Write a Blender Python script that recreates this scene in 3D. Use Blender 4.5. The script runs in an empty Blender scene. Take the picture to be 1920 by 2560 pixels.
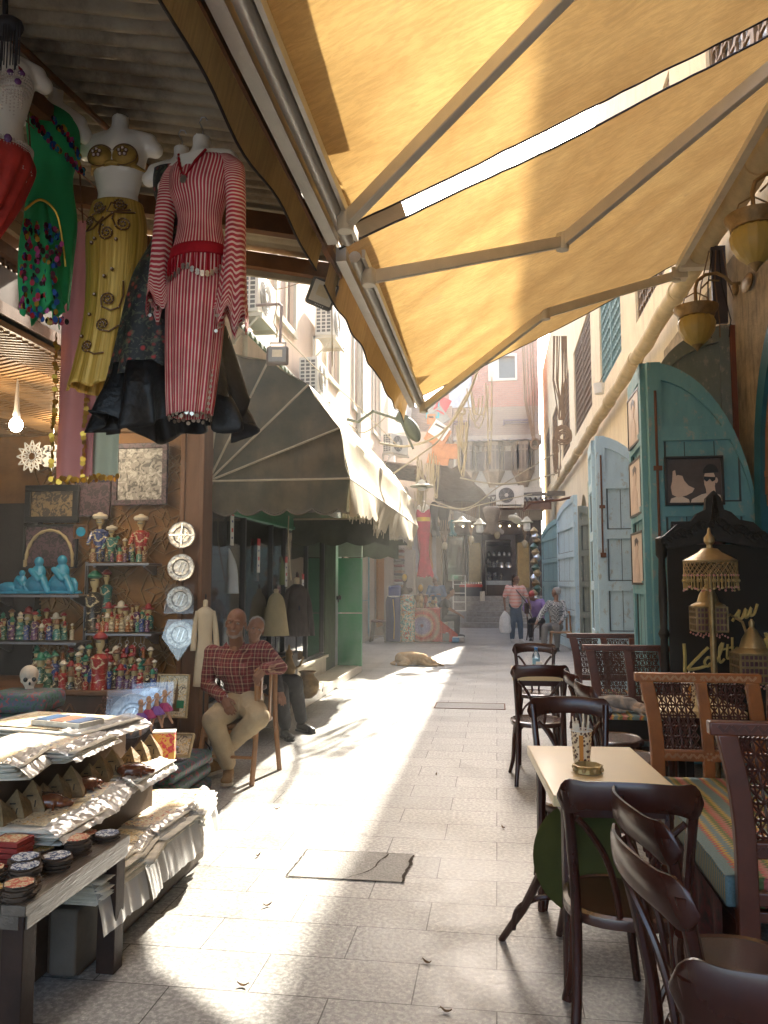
import bpy, bmesh, math, random
from mathutils import Vector as V, Matrix, noise as NZ
from math import sin, cos, pi, radians as R
random.seed(7)
S = bpy.context.scene
COL = S.collection
# ---------------- camera
F, CX, CY, H = 1950., 960., 1280., 1.54
yaw, pit = math.atan(281/F), math.atan(175/F)
FW = V((-sin(yaw)*cos(pit), cos(yaw)*cos(pit), sin(pit))); RT = V((cos(yaw), sin(yaw), 0)); UP = RT.cross(FW)
cd = bpy.data.cameras.new('camera'); cam = bpy.data.objects.new('camera', cd); COL.objects.link(cam)
cd.sensor_fit = 'VERTICAL'; cd.sensor_height = 36; cd.lens = 36*F/2560; cd.clip_end = 500; cd.clip_start = .05
m = Matrix((RT, UP, -FW)).transposed().to_4x4(); m.translation = (0, 0, H); cam.matrix_world = m
S.camera = cam
# ---------------- light
SUN = V((.2, 1, .74)).normalized()
W = bpy.data.worlds.new("World"); S.world = W; W.use_nodes = True
nt = W.node_tree; bg = nt.nodes['Background']; sk = nt.nodes.new('ShaderNodeTexSky'); sk.sky_type = 'NISHITA'; sk.sun_disc = False
sk.sun_elevation = math.asin(SUN.z); sk.sun_rotation = math.atan2(SUN.x, SUN.y); sk.air_density = 1.0; sk.dust_density = 3.5; sk.ozone_density = 1.
nt.links.new(sk.outputs[0], bg.inputs[0]); bg.inputs[1].default_value = .15
sl = bpy.data.lights.new('sun', 'SUN'); sl.energy = 3.6; sl.angle = R(.6); sl.color = (1, .92, .78)
so = bpy.data.objects.new('sun', sl); COL.objects.link(so); so.rotation_euler = SUN.to_track_quat('Z', 'Y').to_euler(); so.location = (5, 20, 30)
S.view_settings.view_transform = 'Standard'; S.view_settings.look = 'None'; S.view_settings.exposure = 2.72; S.view_settings.gamma = 1
# ---------------- helpers: pixel + depth -> world point (for reading sizes off the photo at a real distance)
def ray(x, y): return FW + RT*((x-CX)/F) - UP*((y-CY)/F)
def at(x, y, Y): d = ray(x, y); return V((0, 0, H)) + d*(Y/d.y)
def atx(x, y, X): d = ray(x, y); return V((0, 0, H)) + d*(X/d.x)
def gr(x, y, z=0): d = ray(x, y); return V((0, 0, H)) + d*((z-H)/d.z)
def lerp(a, b, t): return a+(b-a)*t
KIDS = {}
ORD = ['first', 'second', 'third', 'fourth', 'fifth', 'sixth', 'seventh', 'eighth', 'ninth', 'tenth', 'eleventh', 'twelfth', 'thirteenth', 'fourteenth', 'fifteenth', 'sixteenth', 'seventeenth', 'eighteenth', 'nineteenth', 'twentieth']
class MB:
	def __init__(s): s.v = []; s.f = []; s.mi = []; s.k = 0; s.X = None; s.uv = {}
	def add(s, vs, fs, uv=None):
		n = len(s.v)
		if s.X is not None: vs = [s.X @ V(p) for p in vs]
		s.v += [tuple(p) for p in vs]
		if uv:
			for i, u in enumerate(uv): s.uv[n+i] = u
		for f in fs: s.f.append(tuple(n+i for i in f)); s.mi.append(s.k)
		return s
	def box(s, c, d, r=(0, 0, 0), taper=1.):
		c = V(c); m = Matrix.Rotation(r[2], 3, 'Z') @ Matrix.Rotation(r[1], 3, 'Y') @ Matrix.Rotation(r[0], 3, 'X')
		vs = []
		for z in (-.5, .5):
			t = taper if z > 0 else 1.
			for x, y in ((-.5, -.5), (.5, -.5), (.5, .5), (-.5, .5)): vs.append(c + m @ V((x*d[0]*t, y*d[1]*t, z*d[2])))
		return s.add(vs, [(3, 2, 1, 0), (4, 5, 6, 7), (0, 1, 5, 4), (1, 2, 6, 5), (2, 3, 7, 6), (3, 0, 4, 7)])
	def bb(s, x0, x1, y0, y1, z0, z1): return s.box(((x0+x1)/2, (y0+y1)/2, (z0+z1)/2), (abs(x1-x0), abs(y1-y0), abs(z1-z0)))
	def bar(s, a, b, w, h, up=(0, 0, 1)):
		a = V(a); b = V(b); d = (b-a).normalized(); u = V(up)
		if abs(d.dot(u)) > .99: u = V((1, 0, 0))
		x = d.cross(u).normalized(); u = x.cross(d)
		vs = [p + x*sx*w/2 + u*su*h/2 for p in (a, b) for sx, su in ((-1, -1), (1, -1), (1, 1), (-1, 1))]
		return s.add(vs, [(0, 1, 2, 3), (7, 6, 5, 4), (4, 5, 1, 0), (5, 6, 2, 1), (6, 7, 3, 2), (7, 4, 0, 3)])
	def tube(s, pts, r, n=8, caps=True, sx=1., closed=False):
		pts = [V(p) for p in pts]; N = len(pts)
		rr = r if isinstance(r, (list, tuple)) else [r]*N
		vs = []; prev = None
		for i, p in enumerate(pts):
			if closed: d = pts[(i+1) % N]-pts[i-1]
			else: d = pts[min(i+1, N-1)]-pts[max(i-1, 0)]
			if d.length < 1e-9: d = V((0, 0, 1))
			d.normalize()
			if prev is None:
				u = V((0, 0, 1)) if abs(d.z) < .9 else V((1, 0, 0))
			else: u = prev
			x = d.cross(u)
			if x.length < 1e-6: x = d.cross(V((0, 1, 0)))
			x.normalize(); u = x.cross(d).normalized(); prev = u
			for k in range(n):
				a = 2*pi*k/n; vs.append(p + x*cos(a)*rr[i]*sx + u*sin(a)*rr[i])
		fs = []
		for i in range(N if closed else N-1):
			j = (i+1) % N
			for k in range(n): fs.append((i*n+k, i*n+(k+1) % n, j*n+(k+1) % n, j*n+k))
		if caps and not closed: fs += [tuple(range(n-1, -1, -1)), tuple((N-1)*n+k for k in range(n))]
		return s.add(vs, fs)
	def lathe(s, prof, c=(0, 0, 0), n=16, sx=1., sy=1., flute=0, fl=0.):
		c = V(c); vs = []; N = len(prof)
		for r, z in prof:
			for k in range(n):
				a = 2*pi*k/n; q = r*(1+fl*abs(sin(flute*a/2))) if flute else r
				vs.append(c + V((q*cos(a)*sx, q*sin(a)*sy, z)))
		fs = [(i*n+k, i*n+(k+1) % n, (i+1)*n+(k+1) % n, (i+1)*n+k) for i in range(N-1) for k in range(n)]
		fs += [tuple(range(n-1, -1, -1)), tuple((N-1)*n+k for k in range(n))]
		return s.add(vs, fs)
	def ell(s, c, r, n=10, m=7, rot=None):
		c = V(c); r = r if isinstance(r, (list, tuple)) else (r, r, r); vs = []
		Q = Matrix.Identity(3) if rot is None else (Matrix.Rotation(rot[2], 3, 'Z') @ Matrix.Rotation(rot[1], 3, 'Y') @ Matrix.Rotation(rot[0], 3, 'X'))
		vs.append(c+Q @ V((0, 0, -r[2])))
		for i in range(1, m):
			t = -pi/2+pi*i/m
			for k in range(n): a = 2*pi*k/n; vs.append(c+Q @ V((r[0]*cos(t)*cos(a), r[1]*cos(t)*sin(a), r[2]*sin(t))))
		vs.append(c+Q @ V((0, 0, r[2]))); L = len(vs)-1
		fs = [(0, 1+(k+1) % n, 1+k) for k in range(n)]
		fs += [(1+i*n+k, 1+i*n+(k+1) % n, 1+(i+1)*n+(k+1) % n, 1+(i+1)*n+k) for i in range(m-2) for k in range(n)]
		fs += [(L, 1+(m-2)*n+k, 1+(m-2)*n+(k+1) % n) for k in range(n)]
		return s.add(vs, fs)
	def cap(s, a, b, ra, rb, n=12, sx=1.):
		a = V(a); b = V(b); d = (b-a); L = max(d.length, 1e-4); d /= L
		pts = []; rr = []
		for i in range(4): t = pi/2*(1-i/4.); pts.append(a-d*ra*sin(t)); rr.append(max(ra*cos(t), ra*.04))
		pts += [a, b]; rr += [ra, rb]
		for i in range(1, 5): t = pi/2*i/4.; pts.append(b+d*rb*sin(t)); rr.append(max(rb*cos(t), rb*.04))
		return s.tube(pts, rr, n, sx=sx)
	def chain(s, pts, rr, n=12):
		for i in range(len(pts)-1): s.cap(pts[i], pts[i+1], rr[i], rr[i+1], n)
		return s
	def grid(s, fn, nu, nv, uv=False):
		vs = [fn(i/nu, j/nv) for j in range(nv+1) for i in range(nu+1)]
		fs = [(j*(nu+1)+i, j*(nu+1)+i+1, (j+1)*(nu+1)+i+1, (j+1)*(nu+1)+i) for j in range(nv) for i in range(nu)]
		return s.add(vs, fs, [(i/nu, j/nv) for j in range(nv+1) for i in range(nu+1)] if uv else None)
	def prism(s, poly, a, b):
		n = len(poly); vs = [a(p) for p in poly]+[b(p) for p in poly]
		return s.add(vs, [tuple(range(n)), tuple(range(2*n-1, n-1, -1))]+[(i, i+n, (i+1) % n+n, (i+1) % n) for i in range(n)])
	def px(s, poly, x0, x1): return s.prism(poly, lambda p: V((x0, p[0], p[1])), lambda p: V((x1, p[0], p[1])))
	def py(s, poly, y0, y1): return s.prism(poly, lambda p: V((p[0], y0, p[1])), lambda p: V((p[0], y1, p[1])))
	def pz(s, poly, z0, z1): return s.prism(poly, lambda p: V((p[0], p[1], z0)), lambda p: V((p[0], p[1], z1)))
	def mesh(s, name):
		me = bpy.data.meshes.new(name); me.from_pydata(s.v, [], s.f); me.validate(); me.update()
		if s.uv:
			l = me.uv_layers.new(name='uv')
			for lp in me.loops: l.data[lp.index].uv = s.uv.get(lp.vertex_index, (0, 0))
		return me
def smooth(me, ang=40):
	bm = bmesh.new(); bm.from_mesh(me); bmesh.ops.recalc_face_normals(bm, faces=bm.faces)
	for f in bm.faces: f.smooth = True
	for e in bm.edges:
		if len(e.link_faces) == 2 and e.calc_face_angle(0) > R(ang): e.smooth = False
	bm.to_mesh(me); bm.free()
def ob(name, mb, mat, parent=None, sm=40, loc=None, bev=0, solid=0, sub=0):
	"""link a builder as ONE mesh object, local to its parent's origin"""
	me = mb.mesh(name); mats = mat if isinstance(mat, list) else [mat]
	if len(mats) > 1:
		idx = list(mb.mi)
		for p, i in zip(me.polygons, idx): p.material_index = i
	for q in mats: me.materials.append(q)
	if sm: smooth(me, sm)
	o = bpy.data.objects.new(name, me); COL.objects.link(o)
	if parent: o.parent = parent; KIDS.setdefault(parent.name, []).append(o)
	if loc: o.location = loc
	if solid: q = o.modifiers.new('s', 'SOLIDIFY'); q.thickness = solid; q.offset = 0
	if bev: q = o.modifiers.new('b', 'BEVEL'); q.width = bev; q.segments = 2; q.limit_method = 'ANGLE'; q.angle_limit = R(35)
	if sub: q = o.modifiers.new('u', 'SUBSURF'); q.levels = sub; q.render_levels = sub
	return o
def blob(name, mb, mat, parent=None, vox=.008, sm=3, disp=None):
	"""fuse overlapping closed shapes into one continuous skin"""
	me = mb.mesh(name); o = bpy.data.objects.new(name, me); COL.objects.link(o)
	q = o.modifiers.new('r', 'REMESH'); q.mode = 'VOXEL'; q.voxel_size = vox; q.use_smooth_shade = True
	if sm: q = o.modifiers.new('s', 'SMOOTH'); q.iterations = sm; q.factor = .5
	dg = bpy.context.evaluated_depsgraph_get(); e = o.evaluated_get(dg)
	me2 = bpy.data.meshes.new_from_object(e); o.modifiers.clear(); o.data = me2; bpy.data.meshes.remove(me)
	for p in me2.polygons: p.use_smooth = True
	if disp:
		ns = [v.normal.copy() for v in me2.vertices]
		for v, nn in zip(me2.vertices, ns): v.co += nn*disp(v.co)
	me2.materials.clear(); me2.materials.append(mat)
	if parent: o.parent = parent; KIDS.setdefault(parent.name, []).append(o)
	return o
def tag(o, label, cat=None, group=None, kind=None):
	if label: o['label'] = label
	if cat: o['category'] = cat
	if group: o['group'] = group
	if kind: o['kind'] = kind
	return o
def thing(name, label, cat, loc=(0, 0, 0), rz=0, group=None, rot=None, sc=None):
	o = bpy.data.objects.new(name, None); COL.objects.link(o); o.location = loc; o.rotation_euler = rot or (0, 0, rz); o.empty_display_size = .1
	if sc: o.scale = (sc, sc, sc) if not isinstance(sc, tuple) else sc
	return tag(o, label, cat, group)
def copyt(o, label=None, loc=None, rz=None, rot=None, sc=None, group=None):
	def rec(a, par):
		b = a.copy(); COL.objects.link(b)
		if par: b.parent = par
		for c in KIDS.get(a.name, []): rec(c, b)
		return b
	r = rec(o, None)
	if label: r['label'] = label
	if group: r['group'] = group
	if loc is not None: r.location = loc
	if rz is not None: r.rotation_euler = (0, 0, rz)
	if rot: r.rotation_euler = rot
	if sc: r.scale = (sc, sc, sc) if not isinstance(sc, tuple) else sc
	return r
# ---------------- materials
class NT:
	def __init__(s, m): s.t = m.node_tree; s.b = s.t.nodes['Principled BSDF']; s.tc = None
	def n(s, ty, **k):
		nd = s.t.nodes.new('ShaderNode'+ty)
		for a, b in k.items():
			if a.startswith('i_'):
				key = a[2:]; key = int(key) if key.isdigit() else key.replace('_', ' ')
				if isinstance(b, tuple) and len(b) == 2 and hasattr(b[0], 'outputs'): s.t.links.new(b[0].outputs[b[1]], nd.inputs[key])
				elif hasattr(b, 'outputs'): s.t.links.new(b.outputs[0], nd.inputs[key])
				else: nd.inputs[key].default_value = b
			else: setattr(nd, a, b)
		return nd
	def co(s, scale=(1, 1, 1), rot=(0, 0, 0), kind='Object', loc=(0, 0, 0)):
		if s.tc is None: s.tc = s.n('TexCoord')
		mp = s.n('Mapping'); s.t.links.new(s.tc.outputs[kind], mp.inputs[0]); mp.inputs['Scale'].default_value = scale; mp.inputs['Rotation'].default_value = rot; mp.inputs['Location'].default_value = loc
		return mp
	def link(s, a, b, i=0): s.t.links.new(a.outputs[i] if not isinstance(a, tuple) else a[0].outputs[a[1]], b)
	def mix(s, f, a, b, bt='MIX'):
		nd = s.n('Mix', data_type='RGBA', blend_type=bt)
		for k, x in ((0, f), (6, a), (7, b)):
			if hasattr(x, 'outputs'):
				out = x.outputs[2] if x.bl_idname == 'ShaderNodeMix' else x.outputs[0]
				s.t.links.new(out, nd.inputs[k])
			elif isinstance(x, tuple) and hasattr(x[0], 'outputs'): s.t.links.new(x[0].outputs[x[1]], nd.inputs[k])
			else: nd.inputs[k].default_value = x if k == 0 else c4(x)
		return nd
	def math(s, op, a, b=0., c=0.):
		nd = s.n('Math', operation=op)
		for k, x in ((0, a), (1, b), (2, c)):
			if hasattr(x, 'outputs'): s.t.links.new(x.outputs[0], nd.inputs[k])
			elif isinstance(x, tuple): s.t.links.new(x[0].outputs[x[1]], nd.inputs[k])
			else: nd.inputs[k].default_value = x
		return nd
	def ramp(s, f, stops):
		nd = s.n('ValToRGB'); e = nd.color_ramp.elements
		while len(e) < len(stops): e.new(.5)
		for q, (p, c) in zip(e, stops): q.position = p; q.color = c4(c)
		if isinstance(f, tuple): s.t.links.new(f[0].outputs[f[1]], nd.inputs[0])
		else: s.t.links.new(f.outputs[0], nd.inputs[0])
		return nd
	def col(s, x): s.t.links.new(x.outputs[2] if getattr(x, 'bl_idname', '') == 'ShaderNodeMix' else x.outputs[0], s.b.inputs['Base Color'])
	def bump(s, h, st=.3, d=.01):
		nd = s.n('Bump'); nd.inputs['Strength'].default_value = st; nd.inputs['Distance'].default_value = d
		s.t.links.new(h.outputs[0] if not isinstance(h, tuple) else h[0].outputs[h[1]], nd.inputs['Height']); s.t.links.new(nd.outputs[0], s.b.inputs['Normal']); return nd
def c4(c):
	if isinstance(c, (int, float)): return (c, c, c, 1)
	return tuple(c)+(1,) if len(c) == 3 else tuple(c)
MATS = {}
def mt(name, c=(.5, .5, .5), rough=.6, metal=0., var=.25, scale=6., bump=.15, bs=40., c2=None, emit=None, alpha=None, trans=None, sheen=0., coat=0., stretch=(1, 1, 1), spec=None):
	if name in MATS: return MATS[name]
	m = bpy.data.materials.new(name); m.use_nodes = True; t = NT(m); b = t.b
	b.inputs['Roughness'].default_value = rough; b.inputs['Metallic'].default_value = metal
	if spec is None and rough > .42: spec = .22
	if spec is not None: b.inputs['Specular IOR Level'].default_value = spec
	if coat: b.inputs['Coat Weight'].default_value = coat; b.inputs['Coat Roughness'].default_value = .15
	if sheen: b.inputs['Sheen Weight'].default_value = sheen
	c = tuple(c); d = c2 or tuple(x*(1-var) for x in c)
	cc = t.co(stretch)
	n = t.n('TexNoise', i_Vector=cc, i_Scale=scale, i_Detail=6., i_Roughness=.62)
	r = t.ramp(n, [(.32, d), (.68, c)]); t.col(r)
	if bump:
		n2 = t.n('TexNoise', i_Vector=cc, i_Scale=bs, i_Detail=4.); t.bump(n2, bump, .01)
	if emit: b.inputs['Emission Color'].default_value = c4(emit[0]); b.inputs['Emission Strength'].default_value = emit[1]
	if alpha is not None: b.inputs['Alpha'].default_value = alpha
	MATS[name] = m; m['t'] = 1
	return m
def translucent(m, col, f):
	"""let light through a cloth"""
	t = m.node_tree; b = t.nodes['Principled BSDF']; o = [n for n in t.nodes if n.type == 'OUTPUT_MATERIAL'][0]
	tr = t.nodes.new('ShaderNodeBsdfTranslucent'); tr.inputs[0].default_value = c4(col); mx = t.nodes.new('ShaderNodeMixShader'); mx.inputs[0].default_value = f
	t.links.new(b.outputs[0], mx.inputs[1]); t.links.new(tr.outputs[0], mx.inputs[2]); t.links.new(mx.outputs[0], o.inputs[0]); return tr
def glassy(name, tint=(.8, .9, .9), a=.25, rough=.03):
	if name in MATS: return MATS[name]
	m = bpy.data.materials.new(name); m.use_nodes = True; t = m.node_tree; o = [n for n in t.nodes if n.type == 'OUTPUT_MATERIAL'][0]
	tp = t.nodes.new('ShaderNodeBsdfTransparent'); tp.inputs[0].default_value = c4(tint)
	gl = t.nodes.new('ShaderNodeBsdfGlossy'); gl.inputs['Roughness'].default_value = rough
	fr = t.nodes.new('ShaderNodeFresnel'); fr.inputs[0].default_value = 1.5
	ad = t.nodes.new('ShaderNodeMath'); ad.operation = 'ADD'; ad.inputs[1].default_value = a; t.links.new(fr.outputs[0], ad.inputs[0])
	mx = t.nodes.new('ShaderNodeMixShader'); t.links.new(ad.outputs[0], mx.inputs[0]); t.links.new(tp.outputs[0], mx.inputs[1]); t.links.new(gl.outputs[0], mx.inputs[2]); t.links.new(mx.outputs[0], o.inputs[0])
	MATS[name] = m; return m
# ================= MATERIALS OF THE SETTING
def mk(name): m = bpy.data.materials.new(name); m.use_nodes = True; MATS[name] = m; return m, NT(m)
m, t = mk('paving'); cc = t.co(kind='Object')
br = t.n('TexBrick', i_Vector=t.co(loc=(.02, .10, 0)), offset=.5, i_Scale=1., i_Mortar_Size=.003, i_Mortar_Smooth=.2, i_Brick_Width=.62, i_Row_Height=.3085, i_Bias=0.)
br.inputs['Color1'].default_value = c4((.335, .328, .308)); br.inputs['Color2'].default_value = c4((.262, .257, .243)); br.inputs['Mortar'].default_value = c4((.04, .035, .03))
vo = t.n('TexVoronoi', i_Vector=cc, i_Scale=95.); sp = t.ramp((vo, 'Distance'), [(.1, (1.0, .97, .9)), (.34, (.5, .5, .5))])
nz = t.n('TexNoise', i_Vector=cc, i_Scale=48., i_Detail=3.); spk = t.ramp(nz, [(.42, .34), (.64, .68)])
n2 = t.n('TexNoise', i_Vector=cc, i_Scale=1.3, i_Detail=7., i_Roughness=.7); big = t.ramp(n2, [(.3, .36), (.7, .62)])
vo2 = t.n('TexVoronoi', i_Vector=cc, i_Scale=1.9); st = t.ramp((vo2, 'Distance'), [(.03, .18), (.055, .5)])
x = t.mix(.55, (br, 0), sp, 'OVERLAY'); x = t.mix(.8, x, spk, 'OVERLAY'); x = t.mix(.75, x, big, 'OVERLAY'); x = t.mix(.6, x, st, 'OVERLAY'); t.col(x)
rr = t.n('MapRange', i_Value=n2, i_3=.3, i_4=.62); rr.inputs[1].default_value = .3; rr.inputs[2].default_value = .7; t.t.links.new(rr.outputs[0], t.b.inputs['Roughness'])
ma = t.math('MULTIPLY_ADD', (br, 'Fac'), -1.2, (nz, 0)); t.bump(ma, .35, .005)
def wallmat(name, c, d, stain=(.25, .2, .14), sc=1., amt=.5, bump=.5, brick=None):
	m, t = mk(name); cc = t.co((sc,)*3)
	n = t.n('TexNoise', i_Vector=cc, i_Scale=1.2, i_Detail=9., i_Roughness=.68); base = t.ramp(n, [(.35, d), (.62, c)])
	n3 = t.n('TexNoise', i_Vector=t.co((sc*2.2, sc*2.2, sc*.35)), i_Scale=2.2, i_Detail=6., i_Roughness=.6); s2 = t.ramp(n3, [(.5, 0.), (.72, amt)])
	x = t.mix(s2, base, stain)
	n4 = t.n('TexNoise', i_Vector=cc, i_Scale=14., i_Detail=8., i_Roughness=.7)
	if brick:
		b = t.n('TexBrick', i_Vector=t.co(rot=(pi/2, 0, 0)), i_Scale=1., i_Mortar_Size=.012, i_Brick_Width=.24, i_Row_Height=.085, i_Mortar_Smooth=.3)
		b.inputs['Color1'].default_value = c4(brick[0]); b.inputs['Color2'].default_value = c4(brick[1]); b.inputs['Mortar'].default_value = c4(brick[2])
		x = t.mix(.35, (b, 0), x, 'MIX'); t.col(x); t.bump(t.math('MULTIPLY_ADD', (b, 'Fac'), -1., n4), .6, .02)
	else: t.col(x); t.bump(n4, bump, .03)
	t.b.inputs['Roughness'].default_value = .85; return m
PINK = wallmat('pink_plaster', (.74, .60, .48), (.68, .54, .43), amt=.25, bump=.2)
YEL = wallmat('yellow_plaster', (.84, .70, .46), (.74, .60, .38), stain=(.45, .34, .22), amt=.4)
STONE = wallmat('old_stone', (.66, .51, .30), (.36, .27, .16), stain=(.14, .11, .08), sc=3., amt=.75, bump=1.5)
CREAM = wallmat('cream_wall', (.62, .58, .48), (.52, .48, .40), amt=.25, bump=.15)
BRICK = wallmat('red_brick', (.42, .24, .17), (.36, .2, .14), sc=.6, brick=((.46, .17, .11), (.38, .13, .09), (.34, .24, .18)))
BRICK2 = wallmat('dusty_brick', (.4, .28, .2), (.33, .25, .19), sc=.6, brick=((.36, .26, .19), (.33, .23, .17), (.25, .2, .16)))
TAN = wallmat('tan_render', (.46, .38, .29), (.38, .31, .24), amt=.4)
WOODD = mt('dark_wood', (.10, .055, .035), .45, var=.5, scale=4, stretch=(1, 1, .15), bump=.1)
WOODM = mt('brown_wood', (.20, .10, .05), .5, var=.45, scale=5, stretch=(1, 1, .2))
WOODO = mt('carved_wood', (.30, .145, .045), .55, var=.5, scale=3)
GREYW = mt('grey_wood', (.20, .17, .14), .7, var=.4, scale=5)
WHITE = mt('white_paint', (.72, .70, .65), .5, var=.12)
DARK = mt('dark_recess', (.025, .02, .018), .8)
BLACK = mt('black_metal', (.02, .02, .022), .4, bump=0)
STEEL = mt('grey_steel', (.42, .42, .42), .35, .8, var=.15)
GREENP = mt('green_paint', (.015, .20, .085), .42, var=.35, scale=3)
GLASS = glassy('window_glass', (.86, .93, .92), .06)
# ================= GROUND
g = MB(); g.add([(-40, -20, 0), (40, -20, 0), (40, 120, 0), (-40, 120, 0)], [(0, 1, 2, 3)])
tag(ob('street_paving', g, MATS['paving'], sm=0), 'grey stone slab paving of the alley', kind='structure')
g = MB(); g.bb(-4.4, -3.38, 13.6, 21, -.05, .09); tag(ob('kerb', g, CREAM, bev=.01), 'pale kerb under the cream wall', kind='structure')
cover = thing('inspection_cover', 'cracked stone inspection cover set in the middle of the paving', 'manhole cover', (-.83, 4.33, 0))
CRK = mt('crack_dirt', (.06, .048, .038), .95)
cv = MB()
cv.add([(-.27, -.2, .004), (.33, -.2, .004), (.33, .21, .004), (-.27, .21, .004)], [(0, 1, 2, 3)])
SLAB = mt('slab_stone', (.32, .312, .292), .5, var=.4, scale=70, bump=.4, bs=110)
def zig(pts, w):
	b = MB(); vs = []
	for i, (x, y) in enumerate(pts):
		k = w*(.5+random.random()); vs += [(x-k, y-k*.3, .0062), (x+k, y+k*.3, .0062)]
	b.add(vs, [(2*i, 2*i+1, 2*i+3, 2*i+2) for i in range(len(pts)-1)]); return b
ob('slab', cv, SLAB, cover, sm=0)
def seg(a, b, n, j): return [(lerp(a[0], b[0], i/n)+random.uniform(-j, j), lerp(a[1], b[1], i/n)+random.uniform(-j, j)) for i in range(n+1)]
for pts, w in ((seg((.33, -.21), (.345, .21), 16, .007), .007), (seg((.02, -.2), (.13, -.08), 5, .006)+seg((.14, -.06), (.2, .2), 8, .006), .006), (seg((.13, .01), (.25, .03), 5, .004), .002),
			   (seg((-.28, -.2), (-.27, .21), 14, .005), .004)): ob('crack', zig(pts, w), CRK, cover, sm=0)
for y, w in ((-.205, .005), (.212, .004)):
	b = MB(); vs = []
	for i in range(21):
		x = lerp(-.28, .34, i/20); k = w*random.uniform(.4, 1.2); vs += [(x, y-k, .0062), (x, y+k, .0062)]
	b.add(vs, [(2*i, 2*i+2, 2*i+3, 2*i+1) for i in range(20)]); ob('crack', b, CRK, cover, sm=0)
c2 = thing('inspection_cover', 'small rusty edged inspection cover farther up the paving beyond the first', 'manhole cover', (-.35, 9.95, 0))
b = MB(); b.bb(-.42, .42, -.22, .22, .0, .004); ob('slab', b, SLAB, c2, sm=0)
b = MB(); b.bb(-.42, .42, -.235, -.22, 0, .006); b.bb(-.42, .42, .22, .235, 0, .006); b.bb(-.435, -.42, -.235, .235, 0, .006); b.bb(.42, .435, -.235, .235, 0, .006); ob('rim', b, mt('rust', (.16, .07, .04), .8), c2, sm=0)
# ================= RIGHT BUILDING  (face at X=2.2)
RB = thing('cafe_building', 'tall yellow plastered building with arched doorways and latticed windows along the right side', 'building', (2.2, 10, 0))
XW = 2.2
wall = MB(); lo = MB()
arches = [(3.1, 4.9), (5.0, 6.9), (8.3, 10.4), (11.6, 13.6), (15.2, 17.3), (19.2, 21.2), (23.2, 25.2)]
def archpts(y0, y1, zs, zt, n=10):
	yc = (y0+y1)/2; w = (y1-y0)/2; out = []
	for i in range(n+1):
		a = i/n; y = y0+w*a; out.append((y, zs+(zt-zs)*math.sqrt(max(0, 1-(1-a)**2.0))))
	return out+[(2*yc-y, z) for y, z in out[-2::-1]]
y = -4.
lo_mb = MB(); lo_1 = lo_mb
for (a, b_) in arches:
	if a > 11: lo_mb = LO2 if 'LO2' in globals() else globals().setdefault('LO2', MB())
	lo_mb.bb(0, .6, y-10, a-10, 0, 4.55)
	ap = archpts(a, b_, 2.2, 3.75)
	for i in range(len(ap)-1):
		(p0, z0), (p1, z1) = ap[i], ap[i+1]; p0 -= 10; p1 -= 10
		lo_mb.add([(0, p0, z0), (0, p1, z1), (0, p1, 4.55), (0, p0, 4.55), (.6, p0, z0), (.6, p1, z1)], [(0, 3, 2, 1), (0, 1, 5, 4)])
	y = b_
lo_mb.bb(0, .6, y-10, 26, 0, 4.55)
ob('lower_wall', lo_mb, YEL, RB, sm=30); ob('stone_wall', lo_1, STONE, RB, sm=30)
wins = [(-1.2, 1.4), (1.9, 4.4), (5.4, 8.0), (9.6, 12.3), (13.75, 16.5), (18.0, 21.9), (23.4, 26.2), (27.8, 30.6), (32, 34.5)]
hi = MB(); y = -4.
for a, b_ in wins:
	hi.bb(.003, .6, y-10, a-10, 4.55, 11.3); hi.bb(.003, .6, a-10, b_-10, 4.55, 5.55); hi.bb(.003, .6, a-10, b_-10, 7.9, 11.3); y = b_
hi.bb(.003, .6, y-10, 26, 4.55, 11.3)
ob('upper_wall', hi, YEL, RB, sm=0)
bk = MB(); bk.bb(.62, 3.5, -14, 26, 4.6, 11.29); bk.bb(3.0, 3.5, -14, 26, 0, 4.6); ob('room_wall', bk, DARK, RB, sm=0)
LATG = mt('lattice_teal', (.20, .34, .33), .6); LATB = mt('lattice_brown', (.23, .15, .08), .6)
def latt(par, x, y0, y1, z0, z1, m, st=.19, name='window'):
	b = MB(); w = .03
	b.bb(x, x+.05, y0, y0+.08, z0, z1); b.bb(x, x+.05, y1-.08, y1, z0, z1); b.bb(x, x+.05, y0+.08, y1-.08, z0, z0+.08); b.bb(x, x+.05, y0+.08, y1-.08, z1-.08, z1); b.bb(x-.01, x+.045, (y0+y1)/2-.04, (y0+y1)/2+.04, z0+.08, z1-.08)
	n = int((y1-y0)/st); k = int((z1-z0)/st)
	for i in range(1, n): yy = y0+(y1-y0)*i/n; b.bb(x+.01, x+.035, yy-w/2, yy+w/2, z0+.08, z1-.08)
	for j in range(1, k): zz = z0+(z1-z0)*j/k; b.bb(x+.005, x+.03, y0+.08, y1-.08, zz-w/2, zz+w/2)
	for i in range(n+1):
		for j in range(k+1): b.box((x+.015, y0+(y1-y0)*i/n, z0+(z1-z0)*j/k), (.03, .075, .075), (pi/4, 0, 0))
	f = ob(name, b, m, par, sm=0)
	p = MB(); p.bb(x+.1, x+.12, y0, y1, z0, z1); ob('pane', p, mt('dark_pane', (.05, .06, .06), .15), f, sm=0); KIDS.setdefault(f.name, [])
for i, (a, b_) in enumerate(wins): latt(RB, .04, a-10, b_-10, 5.55, 7.9, LATG if i in (1, 4) else LATB)
pm = MB(); N = 70
pp = [(-.16, lerp(-13, 25.5, i/N), 3.23+1.54+.02*sin(i*1.7)) for i in range(N+1)]
pm.tube(pp, [.098+.008*sin(i*2.3)+.006*random.random() for i in range(N+1)], 14);
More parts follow.
